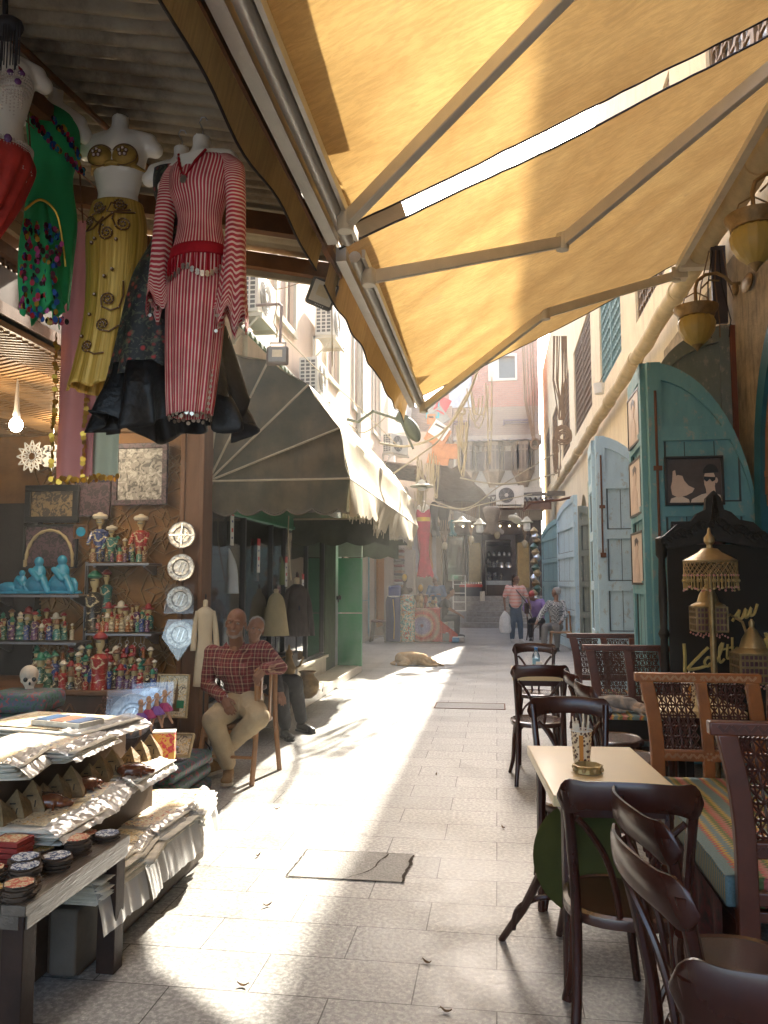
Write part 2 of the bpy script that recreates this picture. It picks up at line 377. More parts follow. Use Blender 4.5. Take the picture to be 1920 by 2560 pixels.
for k in range(14): yy = -12+k*2.7; pm.tube([(-.16, yy, 4.77), (-.16, yy+.07, 4.77)], .116, 14)
ob('wall_pipe', pm, mt('pipe_cement', (.60, .47, .27), .85, var=.3, scale=5, bump=.5, bs=20), RB)
TEALD = mt('teal_dark', (.018, .10, .13), .5, var=.3)
fr = MB(); ap = archpts(5.0, 6.9, 2.2, 3.75, 12); ap2 = archpts(5.16, 6.74, 2.2, 3.55, 12)
ap = [(5.0, 0)]+ap+[(6.9, 0)]; ap2 = [(5.16, 0)]+ap2+[(6.74, 0)]
for i in range(len(ap)-1):
	q = [ap[i], ap[i+1], ap2[i+1], ap2[i]]
	fr.px([(a-10, b_) for a, b_ in q], -.05, .3)
ob('arch_frame', fr, TEALD, RB, sm=0)
sc = MB(); ap3 = [(a-10, b_) for a, b_ in archpts(5.2, 6.7, 2.25, 3.5, 10)]
for i in range(len(ap3)-1): sc.bar((.02, *ap3[i]), (.02, *ap3[i+1]), .07, .07)
sc.bar((.02, -4.8, 2.2), (.02, -3.3, 2.2), .07, .09); sc.bar((.0, -4.8, 2.42), (.0, -3.3, 2.42), .05, .05)
for k in range(16):
	a = pi*k/15; sc.bar((.02, -4.05+.1*cos(a), 2.45+.1*sin(a)), (.02, -4.05+.7*cos(a), 2.45+.95*sin(a)*(1-.12*abs(cos(a)))), .03, .03)
for rr_ in (.3, .52):
	for k in range(14):
		a, a2 = pi*k/14, pi*(k+1)/14; sc.bar((.02, -4.05+rr_*cos(a), 2.45+rr_*1.3*sin(a)), (.02, -4.05+rr_*cos(a2), 2.45+rr_*1.3*sin(a2)), .03, .03)
ob('arch_screen', sc, mt('orange_wood', (.26, .10, .035), .5, var=.4), RB, sm=0)
sc = MB(); sc.px(ap3, .06, .08); ob('screen_glass', sc, mt('amber_glass', (.06, .05, .03), .2), RB, sm=0)
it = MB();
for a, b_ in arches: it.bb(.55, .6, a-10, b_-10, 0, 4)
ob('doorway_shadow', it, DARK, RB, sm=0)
# ================= LEFT BUILDINGS (facade at X=-3.0)
LB = thing('pink_building', 'tall sunlit pinkish plaster building above the green awning, hung with air conditioners', 'building', (-3, 12, 0))
w = MB(); wz = [(-7, -5.6), (-3.6, -2.4), (.2, 1.4), (3.4, 4.6), (6.4, 7.6)]
lwin = [(7.4, 8.3), (10.2, 11.2), (13.4, 14.5), (16.1, 17.2), (18.8, 19.9)]
y0 = -4
for a, b_ in lwin: w.bb(-.5, 0, y0-12, a-12, 3.0, 13); w.bb(-.5, 0, a-12, b_-12, 3.0, 5.3); w.bb(-.5, 0, a-12, b_-12, 7.2, 8.6); w.bb(-.5, 0, a-12, b_-12, 10.4, 13); y0 = b_
w.bb(-.5, 0, y0-12, 9.6, 3.0, 13); w.bb(-6, -.5, -1, 9.6, 3.0, 13); w.bb(-6, -.5, -16, -1, 3.0, 13)
ob('wall', w, PINK, LB, sm=0)
for a, b_ in lwin:
	for z0, z1 in ((5.3, 7.2), (8.6, 10.4)):
		b = MB(); b.bb(-.12, -.06, a-12, b_-12, z0, z1); f = ob('window', b, mt('brown_shutter', (.25, .17, .14), .6, scale=9, stretch=(1, 1, .1)), LB, sm=0)
		b = MB(); b.bb(-.04, .05, a-12-.08, b_-12+.08, z0-.09, z0); ob('sill', b, CREAM, f, sm=0)
		b = MB(); b.bar((.02, a-12-.03, z0), (.02, a-12-.03, z1+.02), .06, .05, (1, 0, 0)); b.bar((.02, b_-12+.03, z0), (.02, b_-12+.03, z1+.02), .06, .05, (1, 0, 0)); b.bar((.02, (a+b_)/2-12, z0), (.02, (a+b_)/2-12, z1), .03, .03, (1, 0, 0)); ob('frame', b, CREAM, f, sm=0)
b = MB()
for z in (4.55, 7.6): b.tube([(.06, -4+i*1.6, z+.03*sin(i*3)) for i in range(9)], .035, 8)
b.tube([(.05, -3.2, 4.2), (.05, -3.2, 9)], .03, 6); b.tube([(.05, 4.6, 4.2), (.05, 4.6, 11)], .05, 8); b.bb(0, .12, -16, 9.6, 7.9, 8.05)
ob('drain_pipe', b, CREAM, LB)
FB = thing('tan_building', 'tan rendered low building with a rubble strewn roof, far left beyond the pink building', 'building', (-2.6, 27, 0))
b = MB(); b.bb(-4, 1.0, 0, 3, 3.6, 6.8); ob('wall', b, TAN, FB, sm=0)
b = MB(); b.bb(-1.6, -.9, -.04, 0, 4.3, 6.0); f = ob('window', b, mt('grey_pane', (.3, .3, .3), .3), FB, sm=0)
b = MB();
for x in (-1.62, -1.25, -.9): b.bb(x-.03, x+.03, -.08, -.03, 4.25, 6.05)
for z in (4.25, 6.02): b.bb(-1.62, -.9, -.079, -.031, z-.03, z+.03)
ob('frame', b, WHITE, f, sm=0)
b = MB(); b.bb(-4, -.6, 1, 3, 6.85, 8.6); ob('roof_shed', b, WHITE, FB, sm=0)
b = MB(); b.bb(-.55, 1.0, 2.2, 3, 6.85, 8.2); ob('roof_wall', b, BRICK2, FB, sm=0)
random.seed(5)
JC = [mt('junk_turquoise', (.05, .42, .5), .5), mt('junk_red', (.5, .06, .07), .5), mt('junk_orange', (.5, .22, .08), .6), mt('junk_grey', (.3, .32, .3), .6), WHITE]
for k, (px_, py_, ww, hh, ang, ci, lab) in enumerate([(1082, 1024, .32, .42, .03, 0, 'turquoise framed mesh crate on the rubble roof'), (1106, 1013, .3, .38, .5, 1, 'red crate tipped on the rubble roof'), (1100, 1040, .3, .4, -.6, 3, 'grey blue framed panel leaning under the red crate'), (1078, 1048, .2, .24, 0, 2, 'small orange box on the roof edge'),
		(1094, 1088, .5, .45, .5, 2, 'orange wooden crate slung against the tan wall'), (1112, 1128, .6, .35, .05, 2, 'orange board fixed to the tan wall below the crate'), (1095, 1150, .5, .22, .2, 2, 'lowest orange board on the tan wall'), (1098, 1076, .4, .35, .6, 4, 'white board behind the orange crate')]):
	p = at(px_, py_, 26.85+(.8 if py_ < 1060 else 0)-.01*k); c = thing('crate' if 'crate' in lab else 'board', lab, 'crate' if 'crate' in lab else 'board', p, rot=(0, ang, 0))
	b = MB(); ww *= 1.5; hh *= 1.5; b.bb(-ww/2, ww/2, -.03, .05, -hh/2, -hh/2+.06); b.bb(-ww/2, ww/2, -.03, .05, hh/2-.06, hh/2); b.bb(-ww/2, -ww/2+.06, -.031, .051, -hh/2, hh/2); b.bb(ww/2-.06, ww/2, -.031, .051, -hh/2, hh/2); ob('frame', b, JC[ci], c, sm=0)
	b = MB(); b.bb(-ww/2+.03, ww/2-.03, 0, .06, -hh/2+.03, hh/2-.03); ob('panel', b, JC[ci if ci in (1, 2, 4) else 3], c, sm=0)
# ================= BRICK BUILDING AT THE END
EB = thing('brick_building', 'tall dusty red brick building closing the end of the alley, with carved bay windows', 'building', (0, 32.5, 0))
b = MB(); b.bb(-2.15, 1.82, 0, 8, 7.6, 8.85); b.k = 0; ob('cornice_wall', b, BRICK2, EB, sm=0)
b = MB(); b.bb(-2.15, -.2, 0, 8, 8.853, 15); b.bb(.9, 1.82, 0, 8, 8.853, 15); b.bb(-.2, .9, 0, 8, 8.853, 10.05); b.bb(-.2, .9, 0, 8, 11.0, 15); ob('brick_wall', b, BRICK, EB, sm=0)
b = MB(); b.bb(-.25, .95, .3, .4, 10, 11.05); f = ob('window', b, mt('dark_pane', (.05, .06, .06), .15), EB, sm=0)
b = MB(); b.bb(-.25, .95, -.05, .05, 9.95, 10.05); b.bb(-.25, .95, -.05, .05, 11, 11.1); b.bb(-.25, -.17, -.049, .05, 10.05, 11); b.bb(.87, .95, -.049, .05, 10.05, 11); b.bb(-.17, .2, -.03, .05, 10.05, 11);ob('frame', b, CREAM, f, sm=0)
b = MB(); b.bb(-1.9, -.95, -.06, 0, 8.86, 10.4); f = ob('shutter', b, mt('pale_shutter', (.5, .52, .55), .5), EB, sm=0)
for x in (-1.6, .9):
	b = MB(); b.bb(x-.55, x+.55, -.2, -.12, 8.2, 8.26); b.bb(x-.55, x-.5, -.2, 0, 8.05, 8.26); b.bb(x+.5, x+.55, -.2, 0, 8.05, 8.26); b.bb(x-.55, x+.55, -.2, -.12, 8.1, 8.13); ob('bracket_rail', b, mt('mauve_metal', (.2, .15, .17), .5), EB, sm=0)
b = MB(); b.bb(-2.15, 1.82, 0, 8, 0, 7.6); ob('lower_wall', b, CREAM, EB, sm=0)
b = MB(); b.bb(-2.2, 1.9, -.25, 0, 7.35, 7.6); b.bb(-2.2, 1.9, -.15, 0, 7.2, 7.35); ob('cornice', b, TAN, EB, sm=0)
BAYW = mt('bay_wood', (.46, .36, .25), .7, var=.35, scale=4, stretch=(1, 1, .3)); BAYP = mt('bay_pane', (.30, .24, .18), .5)
for i, x in enumerate((-1.15, -.07, 1.13)):
	b = MB(); w2 = .36
	sec = [(-w2-.1, 0), (-w2*.62, -.5), (w2*.62, -.5), (w2+.1, 0)]
	b.pz([(x+a, c) for a, c in sec], 7.15, 7.3); b.pz([(x+a, c) for a, c in sec], 6.05, 6.15)
	for j in range(3):
		a, c = sec[j], sec[j+1]; nn = 3 if j == 1 else 2
		for k in range(nn+1): t_ = k/nn; b.bar((x+lerp(a[0], c[0], t_), lerp(a[1], c[1], t_), 6.15), (x+lerp(a[0], c[0], t_), lerp(a[1], c[1], t_), 7.15), .06, .06)
		b.bar((x+a[0], a[1], 6.95), (x+c[0], c[1], 6.95), .05, .05)
	b.add([(x-w2-.08, 0, 6.05), (x-w2*.6, -.48, 6.05), (x+w2*.6, -.48, 6.05), (x+w2+.08, 0, 6.05), (x-.12, -.12, 5.4), (x+.12, -.12, 5.4), (x-.16, 0, 5.4), (x+.16, 0, 5.4)], [(0, 1, 4, 6), (1, 2, 5, 4), (2, 3, 7, 5), (4, 5, 7, 6)])
	f = ob('bay_window', b, BAYW, EB, sm=0)
	b = MB(); sec = [(a*.93, c*.93) for a, c in sec]; b.pz([(x+a, c) for a, c in sec], 6.12, 7.2); ob('pane', b, BAYP, f, sm=0)
	def rf(u, v, x=x): return V((x+(u-.5)*1.15, -.62+.6*v+.03*NZ.noise(V((u*5+x, v*2, 0))), 7.33+.1*v+.06*NZ.noise(V((u*7+x, v*3, 1)))))
	ob('bay_cover', MB().grid(rf, 12, 4), mt('tarp_grey', (.36, .3, .26), .9), EB, solid=.05)
for k, x in enumerate((-.6, .53)): b = MB(); b.bb(x-.13, x+.13, -.06, 0, 6.15, 6.95); b.bb(x-.02, x+.02, -.09, -.06, 6.15, 6.95); ob('shutter', b, BAYP, EB, sm=0)
# ================= END SHOP
ES = thing('end_shop', 'dark wooden antique shop front at the top of the steps', 'shop', (0, 30, 1.03))
b = MB()
for x0, x1 in ((-1.95, -1.88), (-1.2, -1.1), (-.55, -.42), (.55, .72), (1.25, 1.35)): b.bb(x0, x1, -.06, .06, 0, 2.3)
b.bb(-2.0, 1.6, -.16, .1, 2.3, 2.75); b.bb(-2.0, 1.6, -.2, .1, 2.75, 2.82); b.bb(-1.88, -1.2, -.05, .05, 0, .55); b.bb(-1.1, -.55, -.05, .05, 0, .5); b.bb(-.42, .55, -.05, .05, 2.1, 2.3)
b.bb(-1.9, 1.6, 3.4, 3.5, 0, 3.2); b.bb(-2.1, -2.0, 0, 3.5, 0, 3.2); b.bb(1.6, 1.7, 0, 3.5, 0, 3.2); b.bb(-2, 1.6, 0, 3.5, 3, 3.1); b.bb(-2.1, 1.7, -.3, 3.5, -.2, -.004)
ob('frame', b, mt('shop_wood', (.06, .04, .03), .5), ES, sm=0)
GOLD = mt('gold_panel', (.42, .30, .11), .45, var=.3, scale=14, bump=.4, bs=30)
for x0, x1 in ((-1.05, -.6), (.78, 1.22)):
	b = MB(); b.bb(x0, x1, -.03, .02, .3, 2.0); ob('gold_panel', b, GOLD, ES, sm=0)
b = MB(); b.bb(-1.85, -1.25, -.02, 0, .6, 2.2); ob('display_glass', b, GLASS, ES, sm=0)
b = MB(); b.bb(-2.1, 1.75, -.1, .3, 2.85, 4.1); ob('upper_wall', b, CREAM, ES, sm=0)
for x in (-1.6, -.9, -.2, .5, 1.2, -1.25, .85, .15): ob('bulb', MB().ell((x, -.23, 2.62), .035, 8, 6), mt('bulb_glow', (.9, .8, .5), .4, emit=((1, .85, .5), 2.)), ES)
b = MB()
for z in (.55, 1.05, 1.5, 1.95): b.bb(-.4, .6, .9, 1.15, z, z+.03)
b.bb(-.4, .6, 1.15, 1.18, 0, 2.1); ob('shelf', b, mt('shop_wood', ()), ES, sm=0)
SILV = mt('silver_ware', (.75, .74, .70), .25, .9, var=.3, scale=20)
for i in range(5):
	d = tag(ob('silver_dome', MB().lathe([(.07, 0), (.075, .06), (.06, .13), (.03, .17), (.002, .2)], (-.3+i*.2, 29.98+1., 1.03+1.53), 10), SILV), f'silver dome cover, {ORD[i]} from the left on the upper shelf of the end shop', 'dome cover', 'silver domes on the end shop shelf')
for i, x in enumerate((.18, .45)):
	d = ob('silver_plate', MB().lathe([(.002, 0), (.08, .01), (.12, .03), (.122, .02), (.08, 0), (.002, -.01)], (0, 0, 0), 16), SILV); d.location = (x, 30.85, 2.2); d.rotation_euler = (R(90), 0, 0)
	tag(d, ['silver plate left of its pair on the end shop shelf', 'silver plate right of its pair on the end shop shelf'][i], 'plate', 'silver plates in the end shop')
random.seed(11)
for i in range(16):
	x = random.uniform(-.38, .25); z = random.choice((.58, 1.08)); h = random.uniform(.15, .35)
	d = ob('silver_vessel', MB().lathe([(.05, 0), (.06, .05), (.03, h*.5), (.07, h*.7), (.05, h), (.01, h+.03)], (x, 30.8+random.uniform(0, .2), 1.03+z), 8), SILV)
	tag(d, f'{h*100:.0f} cm silver vessel, {ORD[i]} of those crowded on the end shop shelves', 'vessel', 'silver vessels in the end shop')
cn = thing('shop_counter', 'long pale glass topped counter inside the end shop', 'counter', (.05, 30.6, 1.03)); ob('base', MB().bb(-.45, .5, -.1, .2, 0, .4), WOODD, cn); ob('top', MB().bb(-.48, .53, -.14, .22, .4, .56), mt('glass_top', (.55, .56, .52), .15), cn)
stp = MB(); n = 6
for i in range(n): stp.bb(-2.4, 1.8, 26.65+i*.46, 30.2, .17*i+(.001 if i else -.1), .17*(i+1))
tag(ob('steps', stp, mt('worn_stone', (.34, .32, .29), .7, var=.4, scale=8), bev=.015), 'worn stone steps up to the end shop', kind='structure')
# ================= YELLOW AWNINGS over the street
m, t = mk('yellow_canvas'); cc = t.co((1, 1, 1), kind='Object')
n = t.n('TexNoise', i_Vector=cc, i_Scale=2.2, i_Detail=8., i_Roughness=.65); base = t.ramp(n, [(.3, (.38, .235, .085)), (.7, (.50, .335, .13))])
wv = t.n('TexNoise', i_Vector=t.co((10, 42, 1), rot=(0, 0, .5)), i_Scale=1., i_Detail=3., i_Distortion=1.2)
wr = t.ramp(wv, [(.4, (.42, .42, .42)), (.6, (.56, .56, .56))]); x = t.mix(.6, base, wr, 'OVERLAY')
st = t.n('TexNoise', i_Vector=cc, i_Scale=.9, i_Detail=9., i_Roughness=.8, i_Distortion=2.); sr = t.ramp(st, [(.60, 0.), (.68, .45)]); x = t.mix(sr, x, (.30, .21, .11)); t.col(x)
t.b.inputs['Roughness'].default_value = .8
wb = t.n('TexNoise', i_Vector=t.co((6, 26, 1), rot=(0, 0, .6)), i_Scale=1., i_Detail=5., i_Distortion=1.6); t.bump(wb, .8, .03)
tr = translucent(m, (.84, .50, .17), .5); m.node_tree.links.new(x.outputs[2], tr.inputs[0])
YC = m
ALU = mt('arm_cream', (.66, .60, .48), .45, .1, var=.15, bump=.03); BLK = mt('black_piping', (.02, .015, .015), .6); ALG = mt('rail_grey', (.46, .43, .38), .4, .4, var=.2)
def awning(y0, y1, label, xr=2.0, zr=4.85, xl=-.87, zl=3.44, arms=((.45, 0), (.93, 1)), seed=0, sk0=0, sk1=0):
	o = thing('awning', label, 'awning', (0, y0, 0), group='yellow canvas awnings across the alley'); L = y1-y0
	def f(u, v):
		x = lerp(xl, xr, u); y = v*L+u*lerp(sk0, sk1, v); sag = -.06*sin(pi*u)*(.6+.4*sin(pi*v)) - .02*sin(pi*u)*NZ.noise(V((x*1.2, y*1.2+seed, seed)))
		wrk = .012*sin((y*2.2+x*3.+NZ.noise(V((x, y, 2)))*2)*3.1)*sin(pi*u)*min(1, 9*v*(1-v))
		return V((x, y, lerp(zl, zr, u)+sag+wrk+.006*NZ.noise(V((x*9, y*9, 0)))))
	ob('canvas', MB().grid(f, 60, 60), YC, o, sm=80)
	def vf(u, v):
		y = lerp(0, L, u); d = .235+.012*sin(u*19)+.01*sin(u*43+seed)
		return V((xl-.03-.05*v+.008*sin(u*31+seed)*v, y, zl+.02-d*v))
	ob('valance', MB().grid(vf, 80, 5), YC, o, sm=80)
	ob('piping', MB().tube([vf(i/60, 1.0) for i in range(61)], .006, 5), BLK, o)
	ob('piping', MB().tube([f(i/40, 0)+V((0, -.01, 0)) for i in range(41)], .007, 5), BLK, o)
	ob('piping', MB().tube([f(i/40, 1)+V((0, .01, 0)) for i in range(41)], .007, 5), BLK, o)
	b = MB(); b.bb(xl-.02, xl+.04, 0, L, zl-.07, zl+.01); b.tube([(xl+.09, 0, zl-.05), (xl+.09, L, zl-.05)], .035, 10); b.bb(xl+.13, xl+.15, .0, L, zl-.06, zl-.01); ob('front_bar', b, ALG, o)
	b = MB(); b.tube([(xr-.02, 0, zr-.03), (xr-.02, L, zr-.03)], .05, 12); ob('roller', b, ALU, o)
	b = MB(); b.bar((xr-.14, 0, zr-.14), (xr-.14, L, zr-.14), .06, .06); b.bb(xr-.15, xr+.02, .1, .2, zr-.2, zr-.05); b.bb(xr-.15, xr+.2, L-.2, L-.1, zr-.2, zr-.05); ob('square_bar', b, ALU, o, sm=0)
	for (v, kk) in arms:
		ye = lerp(0, L, v); s = 1 if v < .5 else -1
		A = V((xl+.14, ye, zl-.10)); C_ = V((xr-.15, ye+(.1 if kk else -.0), zr-.2)); Bm = V((lerp(xl, xr, .47), ye+s*(.9 if kk == 0 else .75), lerp(zl, zr, .47)-.22+(.14 if kk else 0)))
		if kk == 2: Bm = V((1.05, 3.6, 4.22)); A.z -= .0; C_ = V((xr-.15, 2.2, zr-.2))
		b = MB(); d = Bm-A; b.bar(A, Bm, .05, .075); b.tube([Bm+V((0, 0, -.06)), Bm+V((0, 0, .06))], .045, 10); b.tube([A+V((0, 0, -.05)), A+V((0, 0, .05))], .045, 10)
		a_ = ob('arm', b, ALU, o, bev=.006)
		b = MB(); b.bar(Bm, C_, .055, .085); b.bb(C_.x-.06, C_.x+.1, C_.y-.06, C_.y+.06, C_.z-.05, C_.z+.07); b.tube([C_+V((0, 0, -.07)), C_+V((0, 0, .05))], .04, 8); ob('upper_arm', b, ALU, o, bev=.006)
	return o
awning(-1.2, 4.02, 'nearest yellow canvas awning, crossed overhead by one long straight arm', arms=((.94, 2),), sk1=.24)
awning(4.24, 8.05, 'second yellow canvas awning, farther along, with two folding arms under it', arms=((.05, 0), (.97, 1)), seed=4, sk0=.22, sk1=-.05)
o = tag(ob('shade_sheet', MB().pz([(-1.1, -.5), (-.5, -.5), (-.5, 3.0), (-.53, 4.02), (-.63, 4.03), (-.6, 4.3), (-1.1, 4.3)], 3.99, 4.0), mt('shade_sheet_metal', (.2, .17, .13), .7), sm=0), 'unseen ragged sheeting shaped to shade the street edge of the nearest yellow awning', 'sheeting', 'unseen sheeting shading the awnings')  # hidden above the canvas, outline shaped for the stepped shade along its edge
o = tag(ob('shade_sheet', MB().pz([(-1.1, 4.35), (-.6, 4.35), (-.57, 5.1), (-.6, 7.6), (-.7, 7.65), (-.72, 7.9), (-.6, 8.0), (-.5, 8.05), (-.62, 8.3), (-1.1, 8.3)], 3.99, 4.0), MATS['shade_sheet_metal'], sm=0), 'unseen ragged sheeting shaped to shade the street edge of the second yellow awning', 'sheeting', 'unseen sheeting shading the awnings')  # likewise unseen from the street, cut to throw shade on the second canvas
# ================= CORRUGATED CANOPY over the near left stall
m, t = mk('corrugated_tin'); n = t.n('TexNoise', i_Vector=t.co((1, 1, 1)), i_Scale=1.6, i_Detail=9., i_Roughness=.7)
t.col(t.ramp(n, [(.36, (.13, .085, .045)), (.5, (.30, .235, .15)), (.7, (.42, .345, .23))])); t.b.inputs['Roughness'].default_value = .55; t.b.inputs['Metallic'].default_value = .3
n = t.n('TexNoise', i_Vector=t.co(), i_Scale=30., i_Detail=4.); t.bump(n, .2, .01); TIN = m
cp = thing('tin_canopy', 'corrugated metal canopy on brown beams above the hanging dresses', 'canopy', (-.9, 0, 3.45))
SL = .21
def cf(u, v): x = -lerp(0, 3.2, u); y = lerp(-1.5, 4.5, v); return V((x, y, .03-x*SL+.022*sin(y*2*pi/.085)+.006*NZ.noise(V((x, y*.7, 0)))))
cb = MB(); cb.grid(cf, 16, 77*10); ob('sheet', cb, TIN, cp, sm=80, solid=.003)
BM = mt('beam_brown', (.20, .085, .03), .6, var=.5, scale=6)
for y_, w_, h_ in ((4.42, .06, .09), (3.85, .06, .1), (2.1, .05, .08), (.7, .06, .1)): ob('beam', MB().bar((-3.2, y_, 3.2*SL-.07), (-.05, y_, -.07), w_, h_), BM, cp, sm=0)
for x_, y0_, y1_ in ((-.95, 2.9, .8), (-1.55, 3.8, 1.4)): ob('beam', MB().bar((-x_*0+x_, y0_, -x_*SL-.14), (x_-.3, y1_, -(x_-.3)*SL-.14), .05, .07), BM, cp, sm=0)
ob('beam', MB().bar((-1.3, 2.0, 1.3*SL-.1), (-1.75, 2.8, 1.75*SL-.1), .03, .05), BM, cp, sm=0)
ob('edge_board', MB().bar((-.02, -1.5, -.03), (-.02, 4.5, -.03), .03, .1), BM, cp, sm=0)
ob('front_board', MB().bar((-3.2, 4.48, 3.2*SL-.14), (-.02, 4.48, -.10), .03, .09), mt('pale_board', (.42, .35, .24), .7), cp, sm=0)
# ================= GREEN AWNING over the shop windows (quarter barrel)
m, t = mk('awning_green'); cc = t.co()
n = t.n('TexNoise', i_Vector=cc, i_Scale=1.7, i_Detail=8., i_Roughness=.65); b0 = t.ramp(n, [(.34, (.03, .042, .03)), (.48, (.075, .07, .045)), (.64, (.15, .115, .07))])
n = t.n('TexNoise', i_Vector=t.co((2, 2, .5)), i_Scale=5., i_Detail=5.); s_ = t.ramp(n, [(.52, 0.), (.66, .4)]); t.col(t.mix(s_, b0, (.05, .06, .045))); t.b.inputs['Roughness'].default_value = .75
n = t.n('TexNoise', i_Vector=t.co((3, 3, 1)), i_Scale=3., i_Detail=5.); t.bump(n, .5, .03)
tr = translucent(m, (.16, .14, .08), .18); AG = m
ga = thing('green_awning', 'big faded green awning with a fan shaped end and scalloped valance over the shop window', 'awning', (-2.72, 7.1, 2.5))
RA = 1.38; LA = 6.4; ang = [0, 22, 45, 65, 84]
def arc(a, r=RA): return V((r*cos(a), 0, r*sin(a)*.93))
nodes = [arc(R(a)) for a in ang]
def prof(u):
	k = min(int(u*4), 3); f = u*4-k; a, b = nodes[k], nodes[k+1]; p = a.lerp(b, f); mid = (a+b).normalized(); return p - mid*.012*4*f*(1-f)
def barrel(u, v): p = prof(u); y = v*LA; s = .05*sin(pi*((v*3) % 1))*sin(pi*((u*4) % 1)); n_ = p.normalized(); return V((p.x, y, p.z)) - n_*(s+.02*NZ.noise(V((u*8, v*9, 0))))
AGL = mt('awning_sunlit_tone', (.56, .50, .38), .8, var=.18, scale=3, bump=.3, bs=8)  # same canvas on its sunlit slope: sun brightness put into the colour
ob('canvas', MB().grid(barrel, 32, 48), AGL, ga, sm=60)
def fan(u, v):
	p = prof(u)*v; yy = .04*v*sin(pi*((u*4) % 1))*(1+.5*NZ.noise(V((u*6, v*4, 0)))) + .03*NZ.noise(V((u*12, v*3, 5)))*v; return V((p.x, yy, p.z))
ob('end_panel', MB().grid(fan, 40, 20), AG, ga, sm=60)
ob('end_panel', MB().grid(lambda u, v: fan(u, v)+V((0, LA, 0)), 20, 8), AG, ga, sm=60)
CRD = mt('canvas_trim', (.42, .36, .25), .8)
for i, p in enumerate(nodes):
	ob('rib', MB().tube([(0, -.012, 0)]+[tuple(p*k/6+V((0, -.012, 0))) for k in range(1, 7)], .011, 6), CRD, ga)
def scal(u, n, d): return d+.05*abs(sin(pi*n*u))
def sv(u, v): d = scal(u, 5.5, .27); return V((.05+u*(RA-.05), -.015+.03*sin(u*17)*v, -.01-d*v))
ob('valance', MB().grid(sv, 66, 8), AG, ga, sm=60)
ob('fringe', MB().tube([sv(i/66, 1) for i in range(67)], .012, 5), mt('fringe_grey', (.14, .12, .09), .9), ga)
def fv(u, v):
	d = scal(u, 26, .3)*(1-.12*abs(sin(u*9))); return V((RA+.03*sin(u*40)*v-.04*v+.10*v*sin(u*11), u*LA, -.01-d*v))
ob('valance', MB().grid(fv, 240, 8), AGL, ga, sm=60)
random.seed(9); b = MB()
for i in range(110):
	u = i/110+random.random()*.004; p = fv(u, 1); L_ = random.uniform(.02, .09); b.tube([p, p+V((random.uniform(-.01, .01), random.uniform(-.02, .02), -L_))], .005, 4)
tag(ob('fringe', b, AGL, ga), None, kind='stuff')
b = MB(); b.tube([(0, 0, 0), (0, LA, 0)], .02, 6); b.tube([(RA-.02, 0, 0), (RA-.02, LA, 0)], .02, 6); b.tube([(0, LA/2, 0), (RA, LA/2, 0)], .02, 6); ob('frame', b, STEEL, ga)
def lowaw(y, x0, x1, z, lab, d=.32, n=5):
	o = thing('low_awning', lab, 'awning', ((x0+x1)/2, y, z)); w_ = (x1-x0)/2
	ob('valance', MB().grid(lambda u, v: V((lerp(-w_, w_, u), .02*sin(u*19)*v, -scal(u, n, d)*v)), 60, 6), mt('dark_canvas', (.075, .085, .055), .8, var=.5, scale=4), o, sm=60)
	ob('canvas', MB().grid(lambda u, v: V((lerp(-w_, w_, u), v*2.6, .02*sin(u*9)+.03*sin(v*7)+.12*v*0)), 20, 20), MATS['dark_canvas'], o, sm=60)
	ob('rod', MB().tube([(-w_, 0, .01), (w_, 0, .01)], .014, 6), CRD, o); return o
lowaw(10.2, -2.72, -1.40, 2.37, 'dark green scalloped inner awning hanging below the big green one', .3, 3.5)
lowaw(14.0, -3.1, -1.75, 2.30, 'farthest small dark green scalloped awning before the cream wall', .3, 3.5)
m = mt('corrugated_green', (.035, .075, .03), .5, var=.5, scale=3)
cg = thing('green_tin_roof', 'dark green corrugated roofing strip above the big green awning', 'roof', (-3, 7.3, 4.2))
ob('sheet', MB().grid(lambda u, v: V((lerp(0, .62, u)+.0, lerp(-1.2, 8.6, v), lerp(.42, -.22, u)+.03*sin(v*9.8*2*pi/.16))), 6, 61*10), m, cg, sm=80, solid=.004)
# ================= LEFT SHOP ALCOVE (souvenir shop) back wall Y=7.05
SS = thing('souvenir_shop', 'wood panelled open fronted souvenir shop behind the stall on the near left', 'shop', (-2.75, 7.0, 0))
b = MB(); b.bb(-5.2, .0, .05, .25, -.02, 3.0); ob('back_wall', b, WOODO, SS, sm=0)
b = MB(); b.bb(-5.4, -5.2, -9, .25, 0, 4.8); b.bb(-5.2, .04, -8.5, 6.9, 3.02, 3.3); ob('side_wall', b, WOODD, SS, sm=0)
b = MB(); b.bb(-.13, .06, -.12, .12, 0, 3.9); b.bb(-.155, -.11, -.14, .1, 0, 3.9); b.bb(.03, .075, -.14, .1, 0, 3.9); ob('pillar', b, WOODM, SS, bev=.008)
b = MB(); b.bb(-5.2, -1.62, -.06, .05, 0, 2.3); ob('black_backing', b, DARK, SS, sm=0)
b = MB()
def st8(cx, cz, r, b=b):
	P = [(cx+r*(1 if k % 2 == 0 else .52)*cos(pi*k/8+pi/8*0), cz+r*(1 if k % 2 == 0 else .52)*sin(pi*k/8)) for k in range(16)]
	for k in range(16): a, c = P[k], P[(k+1) % 16]; b.bar((a[0], .035, a[1]), (c[0], .035, c[1]), .009, .03, (0, 1, 0));
	for k in range(0, 16, 2): b.bar((cx, .037, cz), (P[k+1][0], .037, P[k+1][1]), .007, .026, (0, 1, 0)) if k % 2 == 0 else None
	for k in range(8):
		a = pi*k/4; a2 = pi*(k+1)/4; b.bar((cx+r*1.18*cos(a), .038, cz+r*1.18*sin(a)), (cx+r*1.18*cos(a2), .038, cz+r*1.18*sin(a2)), .008, .026, (0, 1, 0))
for cx in (-.36, -.95, -1.5):
	for cz in (1.46, 2.04, .88, 2.62): st8(cx, cz, .2)
